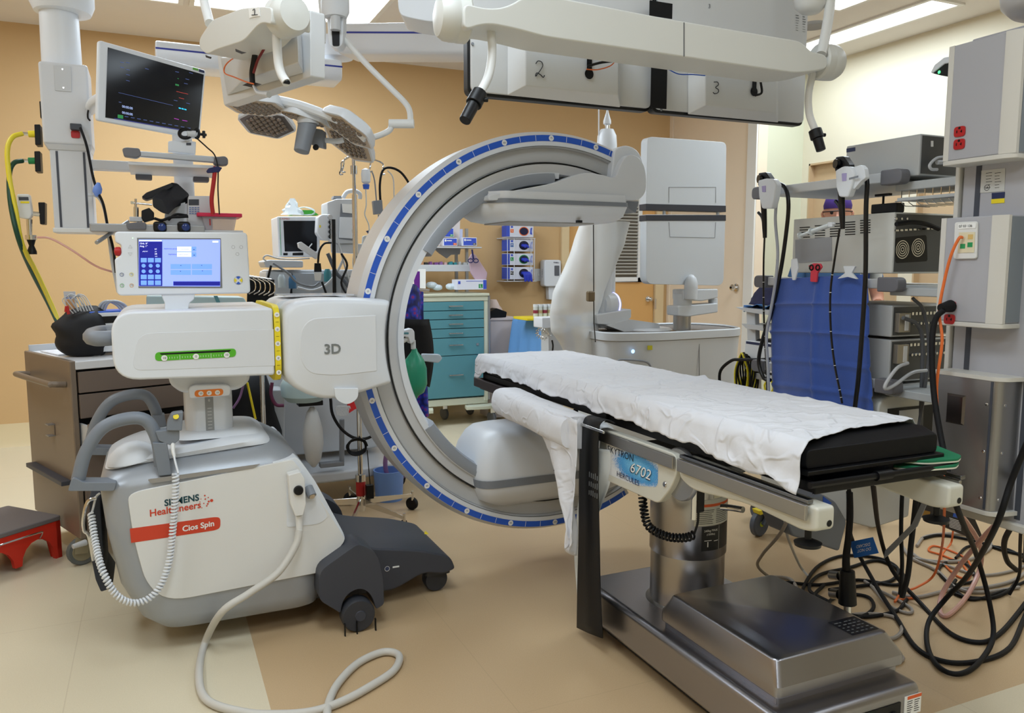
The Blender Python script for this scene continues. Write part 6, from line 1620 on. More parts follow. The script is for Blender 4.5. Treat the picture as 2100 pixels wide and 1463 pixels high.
# ---- wall glove dispenser: four cartons in a wire rack
GBK = M('glove_blue', (44, 62, 190), .5)
ry = YF - .13
for i, (v0, v1, col, let, oc, lab) in enumerate(((462, 487, ORP, 'S', ORP, 'white glove carton marked S, topmost in the wall rack, orange-rimmed opening'), (491, 516, BLP, 'M', BKP, 'white glove carton marked M, second from the top in the wall rack'), (520, 544, GRNP, 'L', GRNP, 'white glove carton marked L, third from the top in the wall rack'), (548, 573, BKP, 'XL', BKP, 'white glove carton marked XL, lowest in the wall rack, gloves pulled out'))):
 a, b = YP(1046, v0, ry), YP(1094, v1, ry)
 t = thing('glove_carton', lab, 'box', ((a.x + b.x) / 2, ry, b.z))
 c_ = build('carton', MB().bb(a.x - .035, b.x, ry, ry + .10, b.z, a.z), CARD, t, bevel=.002)
 build('blue_side', MB().bb(a.x - .036, a.x - .003, ry - .001, ry + .101, b.z + .004, a.z - .004), CB_, c_)
 cx, cz = (a.x + b.x) / 2 + .02, (a.z + b.z) / 2
 el = lambda rx, rz, yy: [Vector((cx + rx * math.cos(q), yy, cz + rz * math.sin(q))) for q in [2 * math.pi * k / 20 for k in range(20)]]
 build('opening_rim', MB().prism(el(.048, .040, ry - .001), (0, -.001, 0)), oc, c_)
 build('opening', MB().prism(el(.041, .033, ry - .002), (0, -.001, 0)), M('dark_opening', (16, 18, 60), .6), c_)
 build('size_mark', MB().bb(a.x + .004, a.x + .034, ry - .001, ry, cz - .014, cz + .018), col, c_)
 build('lettering', MB().text(let, (a.x + .019, ry - .0016, cz + .002), X_, Z_, .028), PAPER, c_)
 build('printed_hand', MB().prism(rp([Vector((b.x - .035, ry, cz - .025)), Vector((b.x - .012, ry, cz - .03)), Vector((b.x - .018, ry, cz)), Vector((b.x - .012, ry, cz + .035)), Vector((b.x - .03, ry, cz + .03))], .006), (0, -.001, 0)).bb(a.x + .008, a.x + .028, ry - .001, ry, cz + .028, cz + .045), CB_, c_)
 if i:
  g = MB()
  for k in range(5 if i == 3 else 3):
   g.tube([Vector((cx - .015 + k * .012, ry + .01, cz)), Vector((cx - .01 + k * .014, ry - .03, cz - .005)), Vector((cx + k * .016, ry - .035, cz - (.075 if i == 3 else .02) + .01 * (k % 2)))], [.015, .009], 8)
  build('glove', g, GBK, t)
rk = MB()
rx0, rx1 = YP(1033, 500, ry).x, YP(1100, 500, ry).x
zb_, zt_ = YP(1060, 577, ry).z, YP(1060, 489, ry).z
for z in (zb_, zt_):
 rk.tube([(rx0, YF - .012, z), (rx0, ry - .015, z), (rx1 - .02, ry - .015, z), (rx1 - .02, YF - .012, z)], .0035, 6, smooth=False)
 rk.tube([(rx0 - .015, YF - .01, z), (rx1 + .005, YF - .01, z)], .0035, 6, smooth=False)
for x in (rx0 + .03, rx0 + .095, rx1 - .06, rx1 - .025):
 rk.tube([(x, ry - .015, zb_), (x, ry - .015, zt_)], .003, 6, smooth=False)
rk.bb(rx0, rx1, ry - .01, YF - .005, zb_ - .004, zb_)
one('wire_rack', rk, WHITE, 'white wire rack on the tan wall holding the four glove cartons', 'rack')
# light switch
a = YP(1104, 564, YF - .005)
sw_ = thing('light_switch', 'cream light switch on the tan wall right of the glove rack', 'light switch', (a.x, YF - .008, a.z - .057))
build('plate', MB().bb(a.x - .035, a.x + .035, YF - .008, YF - .001, a.z - .057, a.z + .057), OFFW, sw_, bevel=.003)
build('toggle', MB().bb(a.x - .005, a.x + .005, YF - .018, YF - .008, a.z - .01, a.z + .012), OFFW, sw_, bevel=.001)
# soap dispenser
a = YP(1118, 533, YF - .11); b = YP(1152, 588, YF - .11)
dsp = thing('sanitizer_dispenser', 'white hand sanitizer dispenser with a grey window on the tan wall beside the door', 'dispenser', ((a.x + b.x) / 2, YF - .06, b.z))
build('body', MB().prism(rp([Vector((a.x, YF - .10, b.z)), Vector((b.x, YF - .10, b.z)), Vector((b.x, YF - .10, a.z)), Vector((a.x, YF - .10, a.z))], .025), (0, .098, 0)), WHITE, dsp, bevel=.012)
build('window', MB().prism(rp([YP(u, v, YF - .101) for u, v in [(1137, 545), (1147, 545), (1147, 566), (1137, 566)]], .006), (0, -.001, 0)), M('window_dark_grey', (96, 100, 108), .3), dsp)
build('spout', MB().prism(rp([YP(u, v, YF - .07) for u, v in [(1125, 588), (1144, 588), (1140, 615), (1126, 615)]], .01), (0, .066, 0)), WHITE, dsp, bevel=.006)
build('lettering', MB().text('PURELL', YP(1141, 539, YF - .1015), X_, Z_, .017, bold=.02).text('PURELL', Vector((a.x - .0008, YF - .055, (a.z + b.z) / 2)), Z_, Y_, .024) if True else None, NV, dsp)
# ---- blue draped table and what stands on it
BD = M('blue_drape', (98, 150, 208), .8, bump=.2)
dy0 = 5.45
tx0, tx1 = YP(1056, 660, dy0 + .56).x, YP(1262, 665, dy0).x
ztab = .885
dt_ = thing('instrument_table', 'instrument table under a light blue drape behind the far end of the operating table', 'table', ((tx0 + tx1) / 2, dy0 + .3, 0))
build('table_top', MB().bb(tx0 + .02, tx1 - .02, dy0 + .01, dy0 + .55, ztab - .03, ztab - .006), ALU, dt_)
for x in (tx0 + .06, tx1 - .06):
 for y in (dy0 + .06, dy0 + .5):
  l_ = build('leg', MB().cyl((x, y, .08), (x, y, ztab - .03), .014), ALU, dt_)
  wheelat(dt_, x, y + .02, .04, (1, .2, 0))
nx = 60
rows = []
loop = []
per = [(tx0, dy0)] * 0
W3_, D3_ = tx1 - tx0, .56
def perim(s):
 L = 2 * (W3_ + D3_); d = s * L
 if d < W3_: return Vector((tx0 + d, dy0, 0)), Vector((0, -1, 0))
 d -= W3_
 if d < D3_: return Vector((tx1, dy0 + d, 0)), Vector((1, 0, 0))
 d -= D3_
 if d < W3_: return Vector((tx1 - d, dy0 + D3_, 0)), Vector((0, 1, 0))
 d -= W3_
 return Vector((tx0, dy0 + D3_ - d, 0)), Vector((-1, 0, 0))
rows = []
for j in range(9):
 t_ = j / 8
 row = []
 for i in range(120):
  p_, n_ = perim(i / 120)
  cxy = Vector(((tx0 + tx1) / 2, dy0 + D3_ / 2, 0))
  out = (p_ - cxy); out = Vector((out.x / W3_, out.y / D3_, 0))
  fl = .02 + .10 * t_ ** .8 + .03 * t_ * math.sin(i * .75)
  p_ = p_ + n_ * .004 + Vector((out.x, out.y, 0)) * fl
  row.append(Vector((p_.x, p_.y, ztab - .50 * t_ - .04 * t_ * math.sin(i * .31))))
 rows.append(row)
rows.insert(0, [Vector((r_.x * .98 + .02 * (tx0 + tx1) / 2, r_.y, ztab)) for r_ in rows[0]])
drp = MB().loft(rows, cap=False)
drp.poly([q for q in rows[0]])
build('blue_drape', drp, BD, dt_, sharp=80)
for i in range(4):
 c = YP(1098 + i * 9.5, 652, dy0 + .12); c.z = ztab + .022
 v_ = thing('vial', 'small clear vial with a dark red label standing on the blue draped table', 'vial', tuple(c), 'vials on the blue draped table')
 build('glass', MB().lathe([(.001, 0), (.017, 0), (.018, .01), (.018, .08), (.001, .08)], c, n=14), CLR, v_)
 build('label', MB().lathe([(.0185, .025), (.0185, .055)], c, n=14) if False else MB().tube([c + Z_ * .03, c + Z_ * .055], .0187, 14, smooth=False), M('dark_red_label', (140, 50, 70), .5) if i % 2 == 0 else M('tan_label', (178, 164, 130), .5), v_)
 build('cap', MB().lathe([(.019, .08), (.019, .1), (.001, .1)], c, n=14), WHITE, v_)
one('yellow_tray', MB().bb(YP(1080, 660, dy0 + .05).x, YP(1140, 660, dy0 + .05).x, dy0 + .04, dy0 + .3, ztab + .002, ztab + .022), M('tray_yellow', (238, 214, 40), .45), 'flat yellow tray on the blue draped table under the vials', 'tray', bevel=.004)
# ---- robot / draped arm
AYY = 4.35
rb = un = thing('robotic_cart', 'pale grey rounded cart with an arm under clear plastic and a tall folded screen back', 'medical cart', (2.95, 4.25, 0))
build('upper_column', MB().lathe([(.001, -1.0), (.062, -1.0), (.062, -.52), (.050, -.50), (.046, 0), (.001, 0)], Vector((YP(1243, 500, AYY + .05).x, AYY + .05, 2.09)), (0, 0, 1), 28), WHITE, rb)
tpz = YP(1245, 265, AYY).z
build('top_cover', MB().lathe([(.055, -.35), (.062, -.1), (.058, -.04), (.04, -.002), (.02, 0)], Vector((YP(1245, 265, AYY).x, AYY, tpz)), (0, 0, 1), 28), WHITE, rb)
build('nozzle', MB().lathe([(.016, 0), (.016, .025), (.024, .03), (.024, .05), (.008, .10), (.003, .13)], Vector((YP(1245, 265, AYY).x, AYY, tpz)), (0, 0, 1), 20), WHITE, rb)
build('nozzle_ring', MB().lathe([(.018, .0), (.018, .022)], Vector((YP(1245, 265, AYY).x, AYY, tpz)), (0, 0, 1), 20), CHROME, rb)
build('upper_line', MB().cyl(YP(1228, 222, AYY), YP(1228, 330, AYY), .004), WHITE, rb)
jn = YP(1240, 630, AYY)
build('forearm', MB().tube([YP(1243, 520, AYY), YP(1238, 590, AYY), YP(1236, 640, AYY), YP(1240, 670, AYY)], [.055, .045], 20), WHITE, rb)
build('elbow', MB().lathe([(.001, -.07), (.055, -.07), (.075, -.05), (.078, .03), (.06, .05), (.001, .05)], YP(1250, 625, AYY), (1, .2, 0), 28), WHITE, rb)
build('light_ring', MB().lathe([(.0785, 0), (.0795, .004), (.0785, .008)], YP(1254, 625, AYY), (1, .2, 0), 32), M('violet_light', (186, 186, 255), .4, emit=1.5), rb)
build('arm_link', MB().prism(rp([YP(u, v, AYY - .1) for u, v in [(1222, 646), (1295, 634), (1295, 652), (1268, 668), (1225, 665)]], .01), (0, .2, 0)), WHITE, rb, bevel=.008)
build('arm_link', MB().prism(rp([YP(u, v, AYY - .12) for u, v in [(1245, 668), (1290, 655), (1352, 664), (1355, 682), (1340, 690), (1292, 685)]], .012), (0, .2, 0)), WHITE, rb, bevel=.008)
build('base_disc', MB().lathe([(.16, 0), (.165, .01), (.165, .04), (.15, .05), (.001, .05)], Vector((YP(1325, 690, AYY - .05).x, AYY - .05, YP(1325, 688, AYY - .05).z)), (0, 0, 1), 32), WHITE, rb)
build('rod', MB().cyl(YP(1217, 455, AYY - .25), YP(1218, 665, AYY - .25), .0035).cyl(YP(1218, 660, AYY - .25), YP(1221, 702, AYY - .25), .0035), M('dark_rod', (60, 60, 62), .4), rb)
build('brown_knob', MB().box(YP(1211, 608, AYY - .24), (.045, .04, .062)), M('brown_knob', (110, 94, 70), .4), rb, bevel=.01)
PLC = M('thin_white_film', (226, 228, 228), .45, alpha=.88, bump=.8, bscale=18)
prof2 = [(455, 1192, 1292), (500, 1178, 1282), (550, 1160, 1262), (600, 1137, 1240), (640, 1130, 1226), (680, 1134, 1228), (705, 1152, 1236), (735, 1168, 1250)]
rows = []
for k in range(len(prof2) * 4 - 3):
 a = k / 4; i = min(int(a), len(prof2) - 2); f_ = a - i
 v = prof2[i][0] * (1 - f_) + prof2[i + 1][0] * f_
 ul = prof2[i][1] * (1 - f_) + prof2[i + 1][1] * f_; ur = prof2[i][2] * (1 - f_) + prof2[i + 1][2] * f_
 L_, R_ = YP(ul, v, AYY - .02), YP(ur, v, AYY - .02)
 c = (L_ + R_) / 2; hw_ = (R_ - L_).length / 2
 row = []
 for m_ in range(25):
  q = -math.pi * m_ / 24 * 1.0
  s_ = math.cos(math.pi - math.pi * m_ / 24)
  dpt = -.11 * math.sin(math.pi * m_ / 24)
  p_ = Vector((c.x + hw_ * s_, AYY + .0 + dpt, c.z))
  p_.y += .022 * noise.noise(Vector((p_.x * 9, 0, p_.z * 7)))
  row.append(p_)
 rows.append(row)
build('plastic_cover', MB().grid(rows), PLC, rb, sharp=80)
# ---- navigation unit: tub shaped base with a tall folded screen
NU = M('unit_grey_white', (204, 208, 212), .38)
uy = 4.0
tl = [YP(1255, 690, uy).x, YP(1536, 690, uy + .1).x]
def tub(k, z):
 return [Vector((q.x, q.y, z)) for q in rp([(tl[0] + k, uy + k + .05), (tl[0] + .25, uy + k - .05), (tl[1] - .12, uy + k), (tl[1] - k, uy + .35), (tl[1] - .15, uy + .62 - k), (tl[0] + k, uy + .60 - k)], [.08, .16, .14, .16, .2, .2], 6)]
build('body', MB().loft([tub(.03, .10), tub(.02, .6), tub(.0, .855)]), NU, un, sharp=50)
build('rim', MB().loft([tub(.0, .857), tub(-.01, .862), tub(-.01, .905), tub(.006, .91), tub(.012, .905), tub(.014, .90)], cap=False), NU, un, sharp=50)
build('tray_floor', MB().prism(tub(.012, .893), (0, 0, .003)), M('tray_dark_grey', (118, 114, 112), .5), un)
build('seam', MB().prism([YP(1433, 705, uy - .02), YP(1434, 705, uy - .02), YP(1434, 800, uy - .02), YP(1433, 800, uy - .02)], (0, -.003, 0)), GREYL, un)
build('power_light', MB().lathe([(.001, 0), (.012, 0)], YP(1298, 721, uy - .028), (0, -1, 0), 16), M('light_blue_led', (150, 200, 255), .4, emit=2), un)
build('warning_mark', MB().prism([YP(u, v, uy - .04) for u, v in [(1328, 709), (1338, 709), (1338, 718), (1328, 718)]], (0, .002, 0)), M('olive_yellow', (190, 184, 40), .5), un)
build('pull_handle', MB().tube([YP(u, v, uy - .04) for u, v in [(1265, 752), (1268, 740), (1280, 738), (1318, 741), (1332, 748), (1336, 764)]], .006, 8), MIDG, un)
build('column', MB().lathe([(.075, .895), (.062, .90), (.055, .903), (.055, 1.02)], Vector((YP(1398, 690, uy + .12).x, uy + .12, 0)), n=28), STEEL, un)
sx_ = YP(1398, 690, uy + .12).x
build('column_sleeve', MB().lathe([(.058, 1.02), (.058, 1.13), (.001, 1.13)], Vector((sx_, uy + .12, 0)), n=28), NU, un)
build('swing_arm', MB().prism(rp([YP(u, v, uy + .06) for u, v in [(1390, 628), (1473, 622), (1473, 641), (1412, 650), (1390, 648)]], .01), (0, .12, 0)), NU, un, bevel=.01)
build('swing_arm', MB().prism(rp([YP(u, v, uy + .06) for u, v in [(1402, 594), (1473, 593), (1473, 611), (1440, 618), (1402, 616)]], .01), (0, .12, 0)), NU, un, bevel=.01)
build('arm_pin', MB().cyl(YP(1462, 612, uy + .12), YP(1462, 626, uy + .12), .03), NU, un)
nb = YP(1417, 590, uy + .05)
build('neck', MB().lathe([(.001, -.07), (.04, -.07), (.042, 0), (.040, .03), (.03, .06), (.012, .078), (.001, .08)], nb, n=24), NU, un)
for nm_, v0, v1, lab in (('upper_screen_back', 280, 426, ''), ('lower_screen_back', 440, 588, '')):
 pr3 = rp([YP(u, v, uy + .08) for u, v in ([(1328, v0), (1490, v0 + 12), (1488, v1), (1325, v1 - 2)] if v0 < 400 else [(1326, v0), (1488, v0 + 1), (1484, v1 - 2), (1325, v1 - 5)])], [.035, .035, .004, .004] if v0 < 400 else [.004, .004, .05, .05], 6)
 s_b = build(nm_, MB().prism(pr3, (0, .07, 0)), NU, un, bevel=.012)
 build('dark_band', MB().prism([YP(u, v, uy + .077) for u, v in ([(1325, 418), (1489, 422), (1489, 435), (1325, 431)] if v0 < 400 else [(1325, 441), (1489, 441), (1489, 453), (1325, 453)])], (0, .076, 0)), M('band_dark', (54, 56, 64), .45), s_b, bevel=.002)
build('hinge', MB().tube([YP(1362, 430, uy + .1), YP(1362, 444, uy + .1)], .01, 8, smooth=False).tube([YP(1472, 432, uy + .1), YP(1472, 444, uy + .1)], .01, 8, smooth=False), PALEG, un)
sm_ = MB()
for pts in ([(1372, 384), (1468, 384), (1468, 416)], [(1468, 456), (1466, 488), (1374, 486), (1372, 456)], [(1372, 416), (1372, 384)]):
 sm_.tube([YP(u, v, uy + .0785) for u, v in pts], .0012, 5, smooth=False)
build('panel_seam', sm_, GREYL, un)
for dx in (.2, .8):
 for dy in (.15, .5):
  wheelat(un, tl[0] + dx, uy + dy, .05)
build('axle_plinth', MB().bb(tl[0] + .15, tl[0] + .85, uy + .1, uy + .55, .06, .105), DARKG, un)
# ---- small white head unit near the drape
sm2 = thing('tube_stand', 'small white stand with a metal coil in front of the blue draped table', 'stand', tuple(YP(1134, 820, 4.9)))
build('head', MB().prism(rp([YP(u, v, 4.9) for u, v in [(1112, 652), (1160, 650), (1160, 672), (1112, 674)]], .01), (0, .14, 0)), WHITE, sm2, bevel=.005)
build('body', MB().prism([YP(u, v, 4.92) for u, v in [(1125, 672), (1156, 670), (1160, 760), (1125, 760)]], (0, .12, 0)), PALEG, sm2, bevel=.005)
build('metal_coil', MB().coil([YP(u, v, 4.88) for u, v in [(1128, 690), (1112, 676), (1102, 680), (1104, 690), (1120, 696)]], .010, .003, 14), CHROME, sm2)
build('black_strap', MB().tube([YP(u, v, 4.88) for u, v in [(1132, 698), (1134, 710), (1132, 728)]], .006, 6), BLACK, sm2)
build('stand_foot', MB().bb(YP(1125, 700, 4.92).x, YP(1156, 700, 4.92).x, 4.92, 5.04, 0, .6), PALEG, sm2)
# trash bin with bag
bn = thing('waste_bin', 'white waste bin with a pale pink liner right of the teal cart', 'bin', (2.66, 6.2, 0))
o = [YP(u, v, 6.25) for u, v in [(1000, 655), (1036, 652), (1030, 760), (1000, 760)]]
build('bin_body', MB().loft([ring_rr(2.56, 2.72, 6.15, 6.4, .02, .03), ring_rr(2.54, 2.78, 6.13, 6.42, .86, .03)]), M('bin_pinkish_white', (206, 196, 198), .5), bn)
build('bin_rim', MB().loft([ring_rr(2.53, 2.79, 6.12, 6.43, .85, .03), ring_rr(2.53, 2.79, 6.12, 6.43, .875, .03)]), M('bin_pinkish_white', (206, 196, 198), .5), bn, bevel=.003)
rg_ = []
for k in range(8):
 a = k / 7
 rg_.append([Vector((2.64 + math.cos(q) * .11 * (1 - a * .75) * (1 + .3 * noise.noise(Vector((q * 2, a * 3, 0)))), 6.26 + math.sin(q) * .11 * (1 - a * .75), .86 + .16 * a)) for q in [2 * math.pi * m_ / 14 for m_ in range(14)]])
build('liner', MB().loft(rg_), M('liner_pink', (226, 206, 200), .6), bn, sharp=30)
build('black_wrap', MB().prism(rp([YP(u, v, 6.12) for u, v in [(1004, 640), (1018, 632), (1040, 640), (1038, 652), (1000, 656)]], .01), (0, .1, 0)), BLACK, bn, bevel=.01)
# ---- patterned apron, resuscitation bag
ap = []
for j in range(19):
 t_ = j / 18
 ap.append([YP(815 + (870 - 815) * s_ + 6 * t_, 590 + 260 * t_ + 8 * math.sin(s_ * 9), 4.55) + Vector((0, .03 * math.sin(s_ * 8 + t_ * 2), 0)) for s_ in [k / 14 for k in range(15)]])
apm = bpy.data.materials.new('blue_patterned_cloth'); apm.use_nodes = True
nt = apm.node_tree; b_ = nt.nodes['Principled BSDF']; vo = nt.nodes.new('ShaderNodeTexVoronoi'); vo.inputs['Scale'].default_value = 28; tc_ = nt.nodes.new('ShaderNodeTexCoord'); cr = nt.nodes.new('ShaderNodeValToRGB')
cr.color_ramp.elements[0].color = (.35, .03, .20, 1); cr.color_ramp.elements[1].color = (.02, .05, .55, 1); cr.color_ramp.elements[0].position = .1; cr.color_ramp.elements[1].position = .35
e_ = cr.color_ramp.elements.new(.7); e_.color = (.01, .015, .12, 1)
nt.links.new(tc_.outputs['Object'], vo.inputs['Vector']); nt.links.new(vo.outputs['Distance'], cr.inputs[0]); nt.links.new(cr.outputs[0], b_.inputs['Base Color'])
apo = one('lead_apron', MB().grid(ap), apm, 'blue patterned protective apron hanging behind the left side of the ring', 'apron', solid=.02)
bk3 = []
for j in range(10):
 t_ = j / 9
 bk3.append([YP(820 + (880 + 10 * math.sin(t_ * 3) - 820) * s_, 655 + 110 * t_ + (30 * s_ * t_), 4.50) + Vector((0, .02 * math.sin(s_ * 7), 0)) for s_ in [k / 8 for k in range(9)]])
build('black_panel', MB().grid(bk3), BLACKR, apo, solid=.01)
build('apron_hanger', MB().cyl(YP(812, 592, 4.55), YP(880, 596, 4.55), .01).cyl(YP(846, 592, 4.58), YP(846, 880, 4.58), .012), CHROME, apo)
rs = thing('breathing_bag', 'green breathing bag with a white valve hanging inside the ring', 'breathing bag', tuple(YP(850, 800, 4.2)))
cz_ = YP(850, 715, 4.2)
bh = YP(850, 715, 4.2).z - YP(850, 812, 4.2).z
build('bag', MB().lathe([(.012, 0), (.02, -.02), (.05, -.06), (.066, -.11), (.068, -bh * .75), (.05, -bh * .93), (.02, -bh), (.008, -bh - .02)], cz_, (0, 0, 1), 28), M('bag_green', (42, 148, 116), .35, bump=.3, bscale=30), rs)
build('valve', MB().prism(rp([YP(u, v, 4.17) for u, v in [(822, 680), (845, 674), (850, 680), (851, 700), (842, 706), (838, 692), (824, 690)]], .006), (0, .06, 0)), WHITE, rs, bevel=.005)
build('teal_mark', MB().prism([YP(u, v, 4.168) for u, v in [(824, 682), (838, 682), (838, 686), (824, 686)]], (0, .002, 0)), TEAL, rs)
build('valve_neck', MB().cyl(YP(847, 698, 4.2), YP(848, 716, 4.2), .014), CLR, rs)
build('side_tube', MB().cyl(YP(838, 694, 4.2), YP(815, 706, 4.2), .012), OFFW, rs)
build('clear_mask', MB().prism(rp([YP(u, v, 4.35) for u, v in [(866, 726), (902, 727), (908, 735), (900, 745), (866, 741)]], .01), (0, .03, 0)), M('clear_blueish', (196, 208, 222), .3), rs, bevel=.006)
one('purple_hose', MB().tube([YP(u, v, 4.3) for u, v in [(806, 745), (820, 752), (826, 790), (824, 850), (832, 880), (828, 900)]], .013, 10).tube([YP(u, v, 4.3) for u, v in [(794, 925), (790, 950), (795, 975), (812, 984), (830, 975)]], .013, 10), M('purple_hose', (140, 104, 146), .4), 'purple breathing hose hanging behind the left side of the ring', 'hose')
# ================================================================ PERSON behind the rack
SK = M('skin', (206, 150, 126), .5); CAP = M('purple_cap', (70, 44, 128), .7)
pc = DP(1718, 425, 5.0)
pe = thing('person', 'person in a purple cap and glasses standing behind the equipment rack, mostly hidden', 'person', (pc.x, pc.y, 0))
hz = pc.z - .04
rings = []
for z, rx, ry, oy in ((0.0, .0, .0, 0),):
 pass
vd = Vector((-pc.x, -pc.y, 0)).normalized(); sd3 = Vector((-vd.y, vd.x, 0))
body_r = [(.02, .11, .09), (.35, .12, .10), (.80, .165, .115), (.98, .165, .12), (1.12, .15, .11), (1.30, .185, .12), (1.40, .19, .11), (1.455, .13, .08), (1.475, .062, .06), (hz - .13, .058, .06), (hz - .10, .062, .075), (hz - .06, .070, .088), (hz, .077, .096), (hz + .05, .075, .094), (hz + .09, .055, .07), (hz + .112, .02, .03)]
rr_ = [[Vector((pc.x, pc.y, z)) + sd3 * math.cos(q) * a + vd * math.sin(q) * b for q in [2 * math.pi * m_ / 20 for m_ in range(20)]] for z, a, b in body_r]
pb = build('body', MB().loft(rr_), SK, pe, sharp=80)
SCR = M('scrubs_blue', (70, 110, 160), .8)
build('scrubs', MB().loft([[p_ + (p_ - Vector((pc.x, pc.y, p_.z))) * .08 for p_ in r_] for r_ in rr_[2:8]]), SCR, pb, sharp=80)
for s_ in (-1, 1):
 build('trouser_leg', MB().tube([Vector((pc.x, pc.y, .86)) + sd3 * .09 * s_, Vector((pc.x, pc.y, .5)) + sd3 * .10 * s_, Vector((pc.x, pc.y, .06)) + sd3 * .11 * s_], [.095, .07], 14), SCR, pb)
 build('sleeve', MB().tube([Vector((pc.x, pc.y, 1.39)) + sd3 * .17 * s_, Vector((pc.x, pc.y, 1.22)) + sd3 * .225 * s_ + vd * .02], [.062, .055], 12), SCR, pb)
 ha = Vector((pc.x, pc.y, 1.08)) + sd3 * .24 * s_ + vd * .22
 build('forearm', MB().tube([Vector((pc.x, pc.y, 1.24)) + sd3 * .22 * s_, Vector((pc.x, pc.y, 1.10)) + sd3 * .25 * s_ + vd * .03, ha], [.045, .026], 12), SK, pb)
 hnd = MB().tube([ha, ha + vd * .05, ha + vd * .085], [.03, .034], 10)
 for k in range(4):
  o_ = ha + vd * .08 + sd3 * (k - 1.5) * .018
  hnd.tube([o_, o_ + vd * (.035 + .008 * (k in (1, 2))) - Z_ * .008, o_ + vd * (.05 + .012 * (k in (1, 2))) - Z_ * .03], [.009, .007], 8)
 hnd.tube([ha + vd * .03 - sd3 * s_ * .025, ha + vd * .06 - sd3 * s_ * .045 - Z_ * .01, ha + vd * .085 - sd3 * s_ * .045 - Z_ * .02], [.010, .008], 8)
 build('hand', hnd, SK, pb)
 build('shoe', MB().loft([ring_rr(-.045, .045, -.09, .16, 0, .04), ring_rr(-.04, .04, -.08, .14, .05, .035), ring_rr(-.03, .03, -.06, .03, .08, .03)]) if False else MB().tube([Vector((pc.x, pc.y, .04)) + sd3 * .11 * s_ - vd * .06, Vector((pc.x, pc.y, .038)) + sd3 * .115 * s_ + vd * .14], [.04, .036], 12), BLACKR, pb)
capr = [(hz + .028, .081, .101), (hz + .05, .084, .104), (hz + .09, .072, .09), (hz + .118, .045, .06), (hz + .13, .01, .012)]
build('cap', MB().loft([[Vector((pc.x, pc.y, z)) + sd3 * math.cos(q) * a + vd * math.sin(q) * b for q in [2 * math.pi * m_ / 24 for m_ in range(24)]] for z, a, b in capr]), CAP, pb, sharp=60)
fcn = Vector((pc.x, pc.y, hz))
build('nose', MB().tube([fcn + vd * .092, fcn + vd * .112 - Z_ * .03, fcn + vd * .095 - Z_ * .042], [.008, .013], 8), SK, pb)
build('glasses', MB().tube([fcn + vd * .06 - sd3 * .085 + Z_ * .008, fcn + vd * .10 - sd3 * .05 + Z_ * .008, fcn + vd * .108 + Z_ * .01, fcn + vd * .10 + sd3 * .05 + Z_ * .008, fcn + vd * .06 + sd3 * .085 + Z_ * .008], .003, 6), BLACK, pb)
for s_ in (-1, 1):
 build('eye', MB().lathe([(.001, .006), (.009, .003), (.011, 0), (.001, 0)], fcn + vd * .088 + sd3 * .032 * s_ + Z_ * .002, vd, 12), INK, pb)
 build('ear', MB().tube([fcn + sd3 * .075 * s_ + Z_ * .02, fcn + sd3 * .088 * s_, fcn + sd3 * .076 * s_ - Z_ * .03], .008, 8), SK, pb)
build('mouth', MB().tube([fcn + vd * .092 - sd3 * .022 - Z_ * .065, fcn + vd * .097 - Z_ * .067, fcn + vd * .092 + sd3 * .022 - Z_ * .065], .004, 6), M('lips', (170, 90, 86), .5), pb)
# ================================================================ LEFT SUPPLY BOOM, MONITOR, CART
LB_ = thing('supply_boom', 'white ceiling supply boom at the left edge with gas hoses and a blank cover plate', 'supply boom', (-.3, 4.05, 1.44))
LBX0, LBX1, LY = -.385, -.215, 3.95
LW = M('boom_white', (208, 210, 214), .4)
build('column_housing', MB().bb(LBX0 + .01, LBX1 - .005, LY + .02, LY + .2, 1.462, 1.80), LW, LB_, bevel=.006)
build('housing_foot', MB().bb(LBX0 + .004, LBX1, LY + .012, LY + .205, 1.445, 1.465), OFFW, LB_, bevel=.004)
for x in (LBX0 + .032, LBX1 - .035):
 build('track', MB().bb(x, x + .009, LY + .0185, LY + .021, 1.468, 1.79), M('track_dark', (66, 70, 80), .5), LB_)
zc0 = YP(100, 305, LY).z
hd = build('upper_housing', MB().bb(LBX0 - .01, LBX1 + .004, LY, LY + .22, zc0 + .02, 2.155), LW, LB_, bevel=.012)
build('housing_lip', MB().loft([ring_rr(LBX0 + .004, LBX1 - .004, LY + .015, LY + .2, zc0, .01), ring_rr(LBX0 - .008, LBX1 + .002, LY + .002, LY + .21, zc0 + .022, .01)]), LW, LB_)
cp_ = build('cover_plate', rel(YP, LY - .001, [(110, 134), (146, 137), (147, 189), (113, 186)], (0, -.003, 0)), PALEG, hd, bevel=.0015)
build('screws', MB().lathe([(.001, .001), (.0035, .001), (.004, 0)], YP(128, 142, LY - .0045), (0, -1, 0), 10).lathe([(.001, .001), (.0035, .001), (.004, 0)], YP(130, 180, LY - .0045), (0, -1, 0), 10), CHROME, cp_)
c = YP(155, 276, LY - .001)
build('outlet', MB().prism([c + Vector((q.x, 0, q.y)) for q in rp([(-.017, -.015), (.017, -.015), (.017, .015), (-.017, .015)], .008)], (0, -.004, 0)), RED, hd)
ps = build('plug', MB().bb(c.x - .017, c.x + .026, LY - .03, LY - .001, c.z + .016, c.z + .042), DARKG, hd, bevel=.003)
build('round_column', MB().lathe([(.078, 2.155), (.074, 2.5), (.074, CEIL)], (-.315, LY + .11, 0), n=36), WHITE, LB_)
build('ceiling_bell', MB().lathe([(.08, 2.38), (.11, 2.385), (.125, 2.42), (.13, CEIL)], (-.30, LY + .11, 0), n=36), WHITE, LB_)
